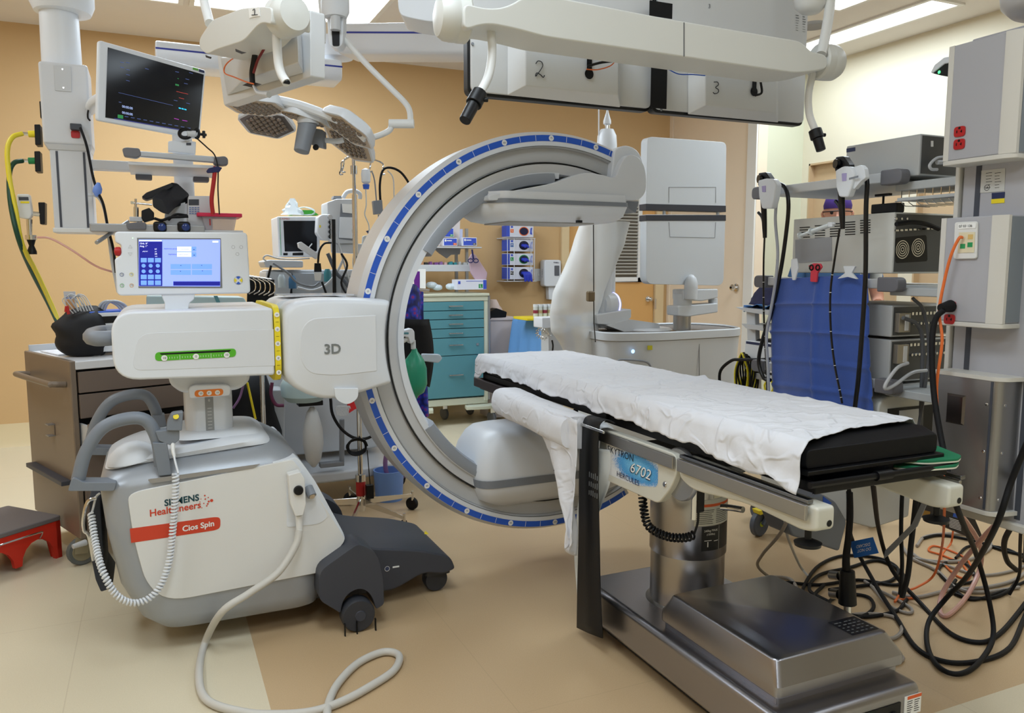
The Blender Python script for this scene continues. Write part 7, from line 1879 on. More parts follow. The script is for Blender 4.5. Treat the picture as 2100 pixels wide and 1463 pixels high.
for v, m_, nm in ((275, YEL, 'yellow'), (330, M('gas_green', (30, 130, 70), .5), 'green')):
 build('gas_outlet', rel(YP, LY + .06, [(70, v - 20), (82, v - 20), (84, v + 22), (72, v + 22)], (0, .08, 0)), BLACK, LB_, bevel=.003)
 build('gas_connector', MB().cyl(YP(78, v, LY + .08), YP(58, v, LY + .08), .014), m_, LB_, bevel=.002)
 build('ferrule', MB().cyl(YP(58, v, LY + .08), YP(46, v - 1, LY + .08), .007), CHROME, LB_)
build('vacuum_outlet', rel(YP, LY + .06, [(78, 415), (92, 415), (92, 460), (82, 460)], (0, .08, 0)), BLACK, LB_, bevel=.003)
build('side_socket', MB().bb(LBX0 - .02, LBX0, LY + .06, LY + .12, 1.93, 2.0), BLACK, LB_, bevel=.003)
one('yellow_hose', MB().tube([YP(u, v, y) for u, v, y in [(46, 274, LY + .08), (25, 282, LY + .06), (15, 310, LY + .04), (20, 370, LY + .02), (32, 430, LY), (45, 500, LY)]] + [YP(75, 560, LY + .15), YP(112, 640, LY + .35), YP(121, 668, LY + .42)], .010, 10), M('hose_yellow', (226, 206, 50), .4), 'yellow gas hose curving down from the left supply boom', 'hose')
one('green_hose', MB().tube([YP(u, v, y) for u, v, y in [(46, 330, LY + .08), (28, 335, LY + .05), (19, 360, LY + .03), (22, 420, LY), (38, 490, LY - .02)]] + [YP(62, 550, LY + .13), YP(98, 620, LY + .31), YP(118, 662, LY + .40)], .010, 10), M('hose_green', (20, 66, 46), .4), 'dark green gas hose curving down from the left supply boom', 'hose')
vr = thing('suction_regulator', 'white suction regulator with a metal joint at the left edge, beside the boom', 'regulator', tuple(YP(55, 520, LY)))
build('body', MB().prism(rp([YP(u, v, LY + .04) for u, v in [(34, 398), (60, 398), (66, 440), (60, 450), (36, 446)]], .008), (0, .06, 0)), OFFW, vr, bevel=.006)
build('display', rel(YP, LY + .038, [(38, 404), (58, 404), (59, 411), (39, 411)], (0, .002, 0)), DARKG, vr)
build('yellow_label', rel(YP, LY + .038, [(42, 413), (60, 413), (60, 417), (42, 417)], (0, .002, 0)), YEL, vr)
build('connector', MB().cyl(YP(64, 438, LY + .07), YP(84, 440, LY + .07), .010), CHROME, vr)
build('stem', MB().tube([YP(60, 450, LY + .06), YP(61, 482, LY + .06)], [.012, .010], 12, smooth=False).lathe([(.001, 0), (.022, 0), (.022, .02), (.001, .02)], YP(64, 492, LY + .06), (0, 0, 1), 18), CHROME, vr)
build('trap', MB().lathe([(.018, 0), (.010, -.025), (.019, -.05), (.019, -.062), (.001, -.062)], YP(64, 492, LY + .06), (0, 0, 1), 14), BLACK, vr)
one('pink_tube', MB().tube([YP(u, v, LY + .05) for u, v in [(76, 487), (105, 490), (150, 515), (195, 545), (232, 558)]] + [YP(300, 575, LY + .3)], .0045, 8), M('pink_tube', (226, 170, 156), .3), 'thin pink tube running from the suction regulator behind the console', 'tube')
# round column and shelf arms of the same boom
sv = thing('boom_shelf', 'white shelf with grey bumpers on the left boom, a small white device on it', 'shelf', tuple(YP(340, 345, 3.85)))
sy0 = 3.72
build('rail', rel(YP, sy0, [(262, 308), (455, 322), (455, 335), (262, 319)], (0, .03, 0)), ALU, sv, bevel=.004)
build('bumper', rel(YP, sy0 - .01, [(250, 305), (258, 302), (286, 304), (290, 318), (280, 324), (254, 320)], (0, .05, 0), r=.008), BMP, sv, bevel=.006)
build('bumper', rel(YP, sy0 - .01, [(440, 322), (462, 320), (468, 326), (468, 338), (455, 340), (438, 336)], (0, .05, 0), r=.008), BMP, sv, bevel=.006)
zsh = YP(350, 330, sy0).z
xa, xb = YP(262, 320, sy0).x, YP(450, 330, sy0).x
build('board', MB().bb(xa, xb, sy0 + .02, sy0 + .42, zsh - .022, zsh - .008), LW, sv, bevel=.003)
build('arm', MB().bb(LBX1 - .01, xa + .05, sy0 + .26, sy0 + .34, zsh - .02, zsh + .02), LW, sv, bevel=.004)
build('under_bumper', MB().prism(rp([Vector((xa + .02, sy0 + .38, zsh - .045)), Vector((xa + .09, sy0 + .38, zsh - .045)), Vector((xa + .09, sy0 + .38, zsh - .02)), Vector((xa + .02, sy0 + .38, zsh - .02))], .008), (0, .05, 0)).prism(rp([Vector((xb - .09, sy0 + .38, zsh - .045)), Vector((xb - .02, sy0 + .38, zsh - .045)), Vector((xb - .02, sy0 + .38, zsh - .02)), Vector((xb - .09, sy0 + .38, zsh - .02))], .008), (0, .05, 0)), BMP, sv)
pcx = YP(378, 380, 4.25).x
build('round_post', MB().cyl((pcx, 4.25, 1.25), (pcx, 4.25, 2.0), .045, 24), LW, sv)
z2 = YP(300, 466, sy0).z
build('lower_rail', MB().bb(LBX1 - .01, YP(420, 468, sy0).x, sy0, sy0 + .03, z2 - .022, z2 + .012), ALU, sv, bevel=.004)
build('lower_board', MB().bb(YP(185, 470, sy0).x, YP(500, 470, sy0).x, sy0 + .03, sy0 + .42, z2 - .022, z2 - .006), LW, sv, bevel=.003)
build('bumper', rel(YP, sy0 - .015, [(258, 458), (292, 455), (300, 458), (300, 471), (262, 471)], (0, .05, 0), r=.006), BMP, sv, bevel=.006)
dv = thing('wall_device', 'small white device with a cradle standing on the upper left boom shelf', 'device', tuple(YP(370, 318, sy0 + .06)))
build('body', rel(YP, sy0 + .05, [(345, 290), (358, 288), (372, 290), (384, 288), (402, 291), (401, 316), (345, 310)], (0, .05, 0), r=.003), WHITE, dv, bevel=.004)
build('display', rel(YP, sy0 + .048, [(382, 293), (392, 293), (392, 298), (382, 298)], (0, .002, 0)), DARKG, dv)
ca_ = one('camera_clamp', MB().tube([YP(380 + 12 * math.cos(a), 274 + 9 * math.sin(a), sy0 + .03) for a in [k * .63 for k in range(10)]], .008, 8, 3, closed=True).tube([YP(404 + 4 * math.cos(a), 274 + 9 * math.sin(a), sy0 + .03) for a in [k * .63 for k in range(10)]], .006, 8, 3, closed=True), BLACK, 'black clamp with cable and knob in front of the lower corner of the patient monitor', 'clamp')
build('cylinder', MB().cyl(YP(384, 275, sy0 + .03), YP(402, 275, sy0 + .03), .014), PALEG, ca_)
build('knob', MB().cyl(YP(408, 275, sy0 + .03), YP(424, 277, sy0 + .03), .006).box(YP(418, 276, sy0 + .03), (.012, .02, .03)), BLACK, ca_, bevel=.003)
build('cable', MB().tube([YP(u, v, sy0 - .02) for u, v in [(405, 285), (425, 303), (440, 318), (447, 345), (447, 390), (450, 440)]], .003, 6), BLACK, ca_)
rt_ = one('red_tube', MB().tube([YP(u, v, sy0 - .02) for u, v in [(442, 342), (438, 375), (434, 410), (437, 440)]], [.009, .009], 10), RED, 'red tube hanging from the right end of the upper left boom shelf', 'tube')
build('blue_clip', rel(YP, sy0 - .03, [(423, 351), (428, 345), (446, 341), (456, 344), (450, 353), (426, 355)], (0, .02, 0), r=.003), M('navy_plastic', (24, 30, 86), .4), rt_, bevel=.003)
one('mains_cable', MB().tube([YP(u, v, y) for u, v, y in [(165, 262, LY - .03), (178, 300, LY - .05), (190, 360, LY - .06), (200, 392, LY - .07), (212, 420, LY - .08), (222, 470, LY - .09), (232, 510, LY - .1), (238, 560, LY - .1)]], .0055, 8), BLACKR, 'black power cord hanging from the outlet of the left boom', 'cord')
one('blue_cable_tie', MB().lathe([(.005, -.03), (.018, -.012), (.018, .006), (.006, .03)], YP(200, 389, LY - .07), (.2, 0, 1), 14), M('soft_blue', (110, 144, 220), .5), 'light blue connector on the black power cord beside the left boom', 'connector')
one('grey_hoses', MB().tube([YP(u, v, LY - .04) for u, v in [(180, 400), (200, 404), (214, 430), (222, 480), (230, 540), (242, 600)]], .006, 8), PALEG, 'pale grey hose hanging beside the black power cord of the left boom', 'hose')
# ---- patient monitor
Pm = DP(205, 83, 3.2); Pr = DP(420, 145, 3.69)
dm_ = Pr - Pm; dm_.z = 0; dm_.normalize(); nm_v = Vector((dm_.y, -dm_.x, 0))
MP = lambda u, v, k=0: PL(u, v, Pm + nm_v * k, nm_v)
pm = thing('patient_monitor', 'wide white patient monitor with a dark screen reading 00:00:00, left', 'monitor', tuple(Pm.lerp(Pr, .5)))
pmb = build('bezel', MB().prism(rp([MP(u, v) for u, v in [(204, 82), (423, 144), (410, 286), (200, 247)]], .014), nm_v * -.018), WHITE, pm, bevel=.006)
scr = build('screen', MB().poly([MP(u, v, .001) for u, v in [(221, 97), (418, 153), (407, 272), (216, 241)]]), M('dark_screen', (16, 18, 24), .15, spec=.3), pmb)
M_ = lambda u, v: MP(200 + u * 240 / 1596, 80 + v * 220 / 1463, .0018)
def strip(mb, u0, v0, u1, v1, h_):
 mb.poly([M_(u0, v0), M_(u0, v0 + h_), M_(u1, v1 + h_), M_(u1, v1)])
wt_ = M('screen_pale_text', (170, 190, 240), .4, emit=.7)
mb1 = MB()
for s_, v in (('00:00:00', 935), ('00:00:00', 1018)):
 mb1.text(s_, M_(408, v), dm_, Z_, .0135, xs=1.1)
build('timer_digits', mb1, wt_, pmb)
mb1 = MB(); strip(mb1, 285, 728, 1030, 905, 5); strip(mb1, 290, 855, 325, 862, 8)
for i in range(11):
 u = 370 + i * 85
 strip(mb1, u, 1052 + i * 15.5, u + 50, 1060 + i * 15.5, 8)
for (u, v) in ((310, 310), (390, 315), (310, 378), (390, 410), (390, 480), (390, 560), (650, 400), (1060, 440), (1250, 455), (1200, 540), (1180, 600), (1040, 830), (1210, 870)):
 strip(mb1, u, v, u + 50, v + 12, 7)
build('screen_labels', mb1, M('screen_blue_text', (70, 90, 150), .4, emit=.4), pmb)
mb1 = MB(); strip(mb1, 230, 1078, 1200, 1245, 12); build('menu_bar', mb1, M('screen_navy2', (40, 46, 120), .4, emit=.4), pmb)
mb1 = MB(); strip(mb1, 275, 1030, 350, 1042, 48); strip(mb1, 1060, 610, 1110, 622, 22); strip(mb1, 1090, 535, 1108, 540, 8); build('green_marks', mb1, M('screen_green', (40, 130, 70), .4, emit=.4), pmb)
mb1 = MB(); strip(mb1, 1075, 712, 1235, 750, 6); strip(mb1, 1110, 798, 1180, 815, 6); build('red_marks', mb1, M('screen_red', (190, 60, 50), .4, emit=.4), pmb)
mb1 = MB()
for i in range(3): strip(mb1, 1107 + i * 38, 932 + i * 9, 1137 + i * 38, 940 + i * 9, 16)
build('cyan_marks', mb1, M('screen_cyan', (40, 190, 230), .4, emit=.8), pmb)
mb1 = MB(); strip(mb1, 1045, 1080, 1110, 1096, 7); strip(mb1, 1155, 1105, 1225, 1118, 7); build('magenta_marks', mb1, M('screen_magenta', (180, 50, 190), .4, emit=.5), pmb)
mb1 = MB(); strip(mb1, 1300, 388, 1375, 405, 30); build('green_sticker', mb1, M('sticker_green', (96, 170, 60), .5), pmb)
mb1 = MB(); strip(mb1, 1382, 410, 1458, 430, 36); build('dark_sticker', mb1, M('sticker_navy2', (34, 44, 84), .5), pmb)
build('back_bulge', MB().prism([MP(u, v, -.018) for u, v in [(250, 112), (395, 152), (390, 260), (245, 236)]], nm_v * -.03), WHITE, pm, bevel=.01)
br = MP(203, 190, -.04)
build('mount_arm', MB().tube([Vector((LBX1 + .0, LY + .08, br.z)), br.lerp(Vector((LBX1, LY + .08, br.z)), .5), MP(230, 190, -.07)], .022, 12), WHITE, pm)
build('mount_cable', MB().tube([YP(u, v, LY - .03) for u, v in [(200, 207), (183, 222), (180, 240), (185, 248)]], .004, 6), BLACK, pm)
# ---- things on the lower left boom shelf
zt2 = z2 - .006
def on(u, y): return YP(u, 470, y).x
cf = thing('arm_cuff', 'black padded cuff folded into a prism above the console, left', 'cuff', tuple(YP(340, 440, sy0 + .1)))
A = [YP(u, v, sy0 + .02) for u, v in [(313, 402), (328, 396), (347, 372), (360, 374)]]
bx1 = [YP(u, v, sy0 + .03) for u, v in [(312, 402), (332, 412), (350, 440), (340, 442), (322, 432), (311, 415)]]
bx2 = [YP(u, v, sy0 + .22) for u, v in [(352, 374), (372, 376), (388, 397), (387, 415), (374, 424), (356, 400)]]
bx1 = rp([YP(u, v, sy0 + .03) for u, v in [(312, 404), (333, 410), (347, 441), (330, 436), (313, 424)]], .008)
bx2 = rp([YP(u, v, sy0 + .16) for u, v in [(350, 374), (364, 376), (388, 398), (386, 418), (360, 410)]], .008)
build('pad', MB().loft([bx1, bx2]), M('black_padding', (26, 27, 32), .6, bump=.4, bscale=60), cf, bevel=.006)
build('flap', MB().prism(rp([YP(u, v, sy0 + .1) for u, v in [(290, 404), (300, 395), (352, 375), (356, 382), (318, 404), (300, 410)]], .006), (0, .1, 0)), M('black_padding', (26, 27, 32), .6, bump=.4, bscale=60), cf, bevel=.006)
build('support', MB().prism([YP(u, v, sy0 + .12) for u, v in [(340, 425), (380, 415), (375, 470), (335, 470)]], (0, .08, 0)), PALEG, cf)
ip = thing('infusion_pump', 'pale grey infusion pump with a keypad beside the red-lidded tub', 'pump', (on(410, sy0 + .06), sy0 + .1, zt2))
pb2 = build('body', rel(YP, sy0 + .06, [(386, 402), (432, 402), (437, 474), (384, 474)], (0, .10, 0), r=.006), LW, ip, bevel=.005)
build('screen', rel(YP, sy0 + .058, [(387, 409), (408, 409), (408, 421), (387, 421)], (0, .002, 0)), DARKG, pb2)
ky = MB()
for i in range(4):
 for j in range(4):
  c = YP(390 + i * 5.5, 426 + j * 4, sy0 + .0585); ky.bb(c.x - .004, c.x + .004, c.y - .0015, c.y, c.z - .002, c.z + .002)
build('keys', ky, M('key_blue', (110, 130, 180), .5), pb2)
rb_ = thing('clear_tub', 'clear plastic tub with a red lid standing on the left boom shelf', 'tub', (on(455, sy0 + .1), sy0 + .1, zt2))
tbx0, tbx1 = YP(414, 450, sy0 + .03).x, YP(486, 450, sy0 + .03).x
tz = YP(450, 445, sy0 + .03).z
build('tub', MB().loft([ring_rr(tbx0 + .012, tbx1 - .012, sy0 + .04, sy0 + .19, zt2, .01), ring_rr(tbx0, tbx1, sy0 + .03, sy0 + .2, tz, .01)]), M('clear_tub', (200, 190, 196), .2, alpha=.55), rb_)
build('lid', MB().loft([ring_rr(tbx0 - .02, tbx1 + .022, sy0 + .015, sy0 + .215, tz, .01), ring_rr(tbx0 - .02, tbx1 + .022, sy0 + .015, sy0 + .215, tz + .016, .01)]), M('lid_red', (212, 40, 80), .4), rb_, bevel=.003)
build('scale_print', MB().bb(tbx0 + .03, tbx0 + .035, sy0 + .03, sy0 + .032, zt2 + .02, tz - .01), RED, rb_)
cl_ = thing('pole_clamp', 'metal clamp with cross bar standing on the bumper of the left boom shelf', 'clamp', tuple(YP(278, 455, sy0 + .02)))
build('post', MB().cyl(YP(279, 456, sy0 + .02), YP(279, 425, sy0 + .02), .010).cyl(YP(278, 428, sy0 + .02), YP(278, 408, sy0 + .02), .005), CHROME, cl_)
build('cross_bar', MB().cyl(YP(270, 416, sy0 + .02), YP(312, 420, sy0 + .02), .004).box(YP(271, 416, sy0 + .02), (.012, .012, .012)), CHROME, cl_)
build('clamp_block', MB().box(YP(279, 450, sy0 + .02), (.05, .03, .02)), PALEG, cl_, bevel=.003)
st_ = one('grey_bar', MB().cyl(YP(262, 455, sy0 + .2), YP(198, 498, sy0 - .05), .008), ALU, 'thin grey metal bar slanting down left of the console', 'bar')
for i, (u, lab) in enumerate(((328, 'black glossy scope eyepiece with blue lens behind the console, left of the two'), (377, 'black glossy scope eyepiece with blue lens behind the console, right of the two'))):
 t = thing('eyepiece', lab, 'lens', tuple(YP(u, 474, sy0 + .01)))
 build('barrel', MB().box(YP(u, 466, sy0 + .012), (.052, .07, .045)), BLACK, t, bevel=.012)
 build('lens', MB().lathe([(.001, .004), (.012, .003), (.016, 0), (.001, 0)], YP(u + 4, 466, sy0 - .023), (0, -1, 0), 18), M('blue_lens', (40, 60, 120), .08), t)
one('black_device', MB().prism(rp([YP(u, v, sy0 + .0) for u, v in [(290, 432), (306, 426), (316, 436), (316, 450), (296, 456), (290, 448)]], .004), (0, .06, 0)), BLACK, 'small black boxy device left under the folded cuff', 'device', bevel=.004)
one('black_cables', MB().tube([YP(u, v, sy0 + .0) for u, v in [(316, 448), (332, 452), (350, 446), (370, 445), (386, 444)]], .006, 8).tube([YP(u, v, sy0 + .02) for u, v in [(345, 452), (360, 440), (384, 442)]], .005, 8), BLACKR, 'black cable bundle under the folded cuff on the boom shelf', 'cables')
# ---- brown drawer cart, turned to the room
BRN = M('taupe_cart_paint', (124, 110, 96), .38, metal=.15); BRD = M('taupe_drawer', (112, 98, 88), .4)
C0 = Vector((-.334, 3.783, 0)); sdir = Vector((-.381, .925, 0)).normalized(); fdir = Vector((.925, .381, 0)).normalized()
dc_ = thing('drawer_cart', 'taupe metal drawer cart with a side handle and white worktop behind the x-ray machine', 'cart', tuple(C0))
CW, CD, CH = .53, .62, .90
def cbox(mb, a0, a1, b0, b1, z0, z1):
 """a along the front, b back from the front"""
 P = [C0 + fdir * a + sdir * b for a, b in ((a0, b0), (a1, b0), (a1, b1), (a0, b1))]
 return mb.prism([Vector((p_.x, p_.y, z0)) for p_ in P], (0, 0, z1 - z0))
side = build('side_panel', cbox(MB(), 0, .025, 0, CD, .13, CH + .004), BRN, dc_, bevel=.006)
build('side_panel', cbox(MB(), CW - .025, CW, 0, CD, .13, CH + .004), BRN, dc_, bevel=.006)
build('carcass', cbox(MB(), .025, CW - .025, .03, CD - .01, .14, CH - .04), BLACK, dc_)
build('worktop', cbox(MB(), .02, CW - .02, .0, CD, CH - .035, CH), M('worktop_white', (214, 214, 216), .3), dc_, bevel=.004)
build('worktop_rim', cbox(MB(), .02, CW - .02, CD - .012, CD, CH, CH + .03), PALEG, dc_)
for i, (z0, z1, pull) in enumerate(((.765, .855, 0), (.655, .758, 0), (.52, .642, .09), (.36, .512, 0), (.16, .352, 0))):
 dr_ = build('drawer', cbox(MB(), .03, CW - .03, -.004 - pull, .016 - pull, z0, z1), BRD, dc_, bevel=.003)
 if pull: build('drawer_side', cbox(MB(), .032, .042, -.004 - pull, .03, z0 + .02, z1 - .01).__class__ and cbox(MB(), .032, .042, -.004 - pull, .03, z0 + .02, z1 - .01), PALEG, dr_)
hp = [C0 + fdir * -.002 + sdir * .06 + Z_ * .80, C0 - fdir * .05 + sdir * .065 + Z_ * .805, C0 - fdir * .058 + sdir * .11 + Z_ * .805, C0 - fdir * .058 + sdir * .50 + Z_ * .805, C0 - fdir * .05 + sdir * .55 + Z_ * .805, C0 + sdir * .555 + Z_ * .80]
build('push_handle', MB().tube(hp, .013, 12, 4), BRN, side)
build('hook', cbox(cbox(MB(), -.028, -.0, .24, .28, .60, .604), -.028, -.0, .24, .28, .55, .554), ALU, side)
build('hook_plate', cbox(MB(), -.004, 0, .24, .28, .55, .604), BRN, side, bevel=.002)
build('lower_rail', cbox(MB(), -.04, .0, .07, .56, .36, .38), DARKG, side, bevel=.003)
for a, b in ((.04, .05), (.04, CD - .05), (CW - .04, .05), (CW - .04, CD - .05)):
 p_ = C0 + fdir * a + sdir * b
 w_ = wheelat(dc_, p_.x - .02, p_.y, .062, (.35, -1, 0), M('caster_old', (96, 100, 100), .6))
 build('caster_hub', MB().lathe([(.001, .018), (.04, .016), (.044, .01)], (p_.x - .02, p_.y, .062), Vector((-.35, 1, 0)) * -1, 20), M('caster_dirty', (136, 128, 104), .7), w_)
 build('fork', MB().prism([Vector((p_.x - .045, p_.y - .035, .06)), Vector((p_.x + .005, p_.y - .035, .06)), Vector((p_.x + .02, p_.y - .03, .13)), Vector((p_.x - .04, p_.y - .03, .13))], (0, .012, 0)), M('caster_dirty', (136, 128, 104), .7), w_)
build('brake_pedal', MB().tube([C0 + fdir * .02 - sdir * .0 + Z_ * .115, C0 - fdir * .035 - sdir * .01 + Z_ * .112], [.014, .01], 10, smooth=False), PALEG, dc_)
one('white_cloth', cbox(MB(), .05, .30, .30, .55, CH + .001, CH + .006), CLOTH, 'flat white cloth lying on the worktop of the taupe cart', 'cloth')
# bag and blue device on the cart
bgp = [C0 + fdir * .15 + sdir * .22]
bc = bgp[0]
rg_ = []
for k in range(13):
 t_ = k / 12
 r = .118 * math.sin(math.pi * (.16 + .70 * t_)) ** .55
 rg_.append([Vector((bc.x - .02 * t_ + math.cos(q) * r * (1 + .35 * noise.noise(Vector((math.cos(q) * 1.6, math.sin(q) * 1.6, t_ * 3)))), bc.y + math.sin(q) * r * .8, CH + .004 + (.19 + .03 * math.cos(q - 1)) * t_)) for q in [2 * math.pi * m_ / 18 for m_ in range(18)]])
bg_ = one('cloth_pouch', MB().loft(rg_), M('black_pouch', (14, 15, 20), .75), 'black cloth pouch stuffed with leads on the taupe cart', 'pouch', sharp=120)
lm = MB()
for k in range(6):
 lm.tube([Vector((bc.x - .05 + .012 * k, bc.y + .01 * k, CH + .19)), Vector((bc.x - .09 + .012 * k, bc.y, CH + .25 + .01 * (k % 3))), Vector((bc.x - .05 + .01 * k, bc.y + .01, CH + .265)), Vector((bc.x - .03 + .012 * k, bc.y, CH + .2))], .0025, 6)
one('lead_wires', lm, PALEG, 'coiled grey lead wires with a red clip sticking out of the black pouch', 'wires')
one('red_clip', MB().tube([Vector((bc.x - .075, bc.y - .04, CH + .20)), Vector((bc.x - .07, bc.y - .04, CH + .225)), Vector((bc.x - .065, bc.y - .04, CH + .19))], .007, 8), RED, 'small red clip among the lead wires of the black pouch', 'clip')
pk3 = one('paper_packet', MB().prism([YP(u, v, bc.y + .06) for u, v in [(130, 598), (154, 598), (160, 650), (136, 650)]], (0, .01, 0)), M('clear_pack', (196, 196, 200), .4), 'upright clear packet with tan contents standing behind the black pouch', 'packet')
build('tan_contents', MB().prism([YP(u, v, bc.y + .059) for u, v in [(134, 614), (152, 614), (158, 648), (138, 648)]], (0, .002, 0)), M('tan_paper', (200, 150, 104), .6), pk3)
build('blue_print', MB().text('etc', YP(143, 608, bc.y + .058), X_, Z_, .03), BLUE, pk3)
df = thing('monitor_recorder', 'white portable unit with blue edges and a dark display beside the black pouch', 'portable unit', tuple(YP(215, 730, 3.9)))
dfy = 4.02
DB = [YP(u, v, dfy) for u, v in [(186, 641), (300, 636), (300, 716), (198, 712)]]
build('blue_shell', MB().prism([YP(u, v, dfy) for u, v in [(182, 640), (300, 634), (300, 716), (196, 714)]], (0, .16, 0)), BLUE, df, bevel=.005)
fbz = build('face', MB().prism([YP(u, v, dfy - .004) for u, v in [(186, 643), (298, 638), (298, 712), (199, 709)]], (0, .005, 0)), WHITE, df, bevel=.002)
build('display', MB().prism([YP(u, v, dfy - .006) for u, v in [(199, 650), (240, 648), (240, 662), (201, 664)]], (0, .002, 0)), BLACK, fbz)
build('foot', MB().prism([YP(u, v, dfy - .02) for u, v in [(188, 722), (204, 710), (290, 708), (290, 720), (212, 722), (203, 733), (190, 731)]], (0, .2, 0)), WHITE, df, bevel=.004)
hs_ = MB()
for k in range(3):
 hs_.tube([YP(200 + k * 6, 642, dfy + .05), YP(207 + k * 7, 624 - k, dfy + .04), YP(222 + k * 8, 618, dfy + .04), YP(240 + k * 8, 626, dfy + .05), YP(252 + k * 6, 640, dfy + .05)], .006, 8)
one('coiled_hose', hs_, M('hose_grey', (176, 182, 190), .4), 'coiled pale grey hoses lying on the portable unit behind the machine', 'hose')
# ---- red step stool at the left edge
stl = thing('step_stool', 'red plastic step stool with a grey non-slip top at the left edge', 'step stool', (-.62, 3.75, 0))
ST = M('stool_red', (206, 44, 24), .4); STG = M('stool_top_grey', (112, 106, 106), .7, bump=.3)
s0 = ZP(128, 1142, 0); e1 = ZP(60, 1170, 0); e2 = ZP(0, 1188, 0)
fd = (e2 - s0).normalized(); bd = Vector((-fd.y, fd.x, 0))
if bd.y < 0: bd = -bd
SL, SD, SH = .42, .36, .20
def sp_(a, b, z, k=0):
 return s0 + fd * (a) + bd * b + Z_ * z
arch = [(0, 0), (0, .165), (SL, .165), (SL, 0), (SL - .05, 0)]
fr_pts = [(0, 0), (.03, 0)]
for cx_, r_ in ((.11, .075), (.30, .085)):
 fr_pts += [(cx_ - r_ * math.cos(q), .02 + .095 * math.sin(q)) for q in [math.pi * k / 8 for k in range(9)]]
fr_pts += [(SL - .02, 0), (SL, 0), (SL, .17), (0, .17)]
build('front_panel', MB().prism([sp_(a, 0, z) for a, z in fr_pts], bd * .02), ST, stl)
build('back_panel', MB().prism([sp_(a, SD, z) for a, z in fr_pts], bd * -.02), ST, stl)
build('side_panel', MB().prism([sp_(0, 0, z) for z in (.04, .17)][:1] + [sp_(0, 0, .17), sp_(0, SD, .17), sp_(0, SD, .0), sp_(0, SD - .05, 0), sp_(0, SD - .08, .09), sp_(0, .08, .09), sp_(0, .05, 0), sp_(0, 0, 0)][0:], fd * .02), ST, stl)
build('side_panel', MB().prism([sp_(SL, 0, .17), sp_(SL, SD, .17), sp_(SL, SD, .0), sp_(SL, 0, 0)], fd * -.02), ST, stl)
build('tread', MB().prism(rp([sp_(-.005, -.005, .17), sp_(SL, -.005, .17), sp_(SL, SD, .17), sp_(-.005, SD, .17)], .015), (0, 0, .022)), STG, stl, bevel=.006)
hc = sp_(.20, .20, .1925)
build('grip_hole', MB().poly([hc + fd * .03 * math.cos(q) + bd * .012 * math.sin(q) for q in [2 * math.pi * k / 16 for k in range(16)]]), ST, stl)
build('wire_handle', MB().tube([sp_(.10, -.002, .12), sp_(.10, -.02, .145), sp_(.12, -.02, .15), sp_(.27, -.02, .15), sp_(.29, -.02, .145), sp_(.29, -.002, .12)], .004, 8, 3), CHROME, stl)
# ================================================================ IV POLE, ANAESTHESIA MACHINE
ip_ = thing('iv_pole', 'chrome infusion pole on a five-legged base behind the x-ray machine', 'infusion pole', (1.02, 3.9, 0))
ivx, ivy = 1.0, 3.92
bz = YP(740, 1010, ivy)
ivx = bz.x
build('pole', MB().cyl((ivx, ivy, .12), (ivx, ivy, YP(738, 400, ivy).z), .0125).cyl((ivx, ivy, 1.3), (ivx, ivy, YP(735, 312, ivy).z), .009), CHROME, ip_)
build('collar', MB().cyl((ivx, ivy, YP(735, 345, ivy).z - .03), (ivx, ivy, YP(735, 345, ivy).z + .01), .017), CHROME, ip_)
zt3 = YP(735, 318, ivy).z
for dx, dy, dz in ((.075, -.03, -.02), (.16, .05, -.02), (-.06, -.05, -.03), (-.05, .05, -.03)):
 build('hook', MB().tube([(ivx, ivy, zt3), (ivx + dx * .9, ivy + dy, zt3 + dz), (ivx + dx, ivy + dy, zt3 + dz - .03), (ivx + dx - .008, ivy + dy, zt3 + dz - .06), (ivx + dx + .008, ivy + dy, zt3 + dz - .06)], .004, 8, 4), CHROME, ip_)
build('base_hub', MB().lathe([(.001, .06), (.02, .06), (.022, .15), (.001, .15)], (ivx, ivy, 0), n=20), CHROME, ip_)
build('red_collar', MB().lathe([(.022, .14), (.024, .145), (.024, .21), (.022, .215)], (ivx, ivy, 0), n=20), RED, ip_)
build('steel_collar', MB().lathe([(.026, .215), (.026, .25), (.012, .25)], (ivx, ivy, 0), n=20), CHROME, ip_)
for k in range(5):
 a = math.radians(-62 + 72 * k)
 e_ = ZP(*((718, 1082), (852, 1074), (840, 1022), (712, 1004), (640, 1038))[k], .07); e_ = Vector((ivx, ivy, .085)) + (e_ - Vector((ivx, ivy, .07))).normalized() * .31
 n_ = Vector((-math.sin(a), math.cos(a), 0)) * .008
 s_ = Vector((ivx, ivy, .12))
 lg_ = build('base_leg', MB().loft([[s_ + n_ - Z_ * .03, s_ - n_ - Z_ * .03, s_ - n_ + Z_ * .008, s_ + n_ + Z_ * .008], [e_ + n_ - Z_ * .012, e_ - n_ - Z_ * .012, e_ - n_ + Z_ * .006, e_ + n_ + Z_ * .006]]), CHROME, ip_, bevel=.001)
 wheelat(ip_, e_.x, e_.y + .012, .034, (math.sin(k * 2), math.cos(k * 2), 0))
 build('caster_stem', MB().cyl(e_ - Z_ * .03, e_ + Z_ * .02, .007), CHROME, ip_)
one('coiled_cable', MB().add([], []).tube([Vector((ivx - .02 + .052 * math.cos(q) * (1 - .1 * (int(q / 6.28) % 3)), ivy - .03 + .004 * (q / 6.28), .40 + .045 * math.sin(q) * (1 - .08 * int(q / 6.28)))) for q in [k * .7 for k in range(45)]], .0035, 6, 2), BLACK, 'coil of thin black cable tied to the lower part of the infusion pole', 'cable')
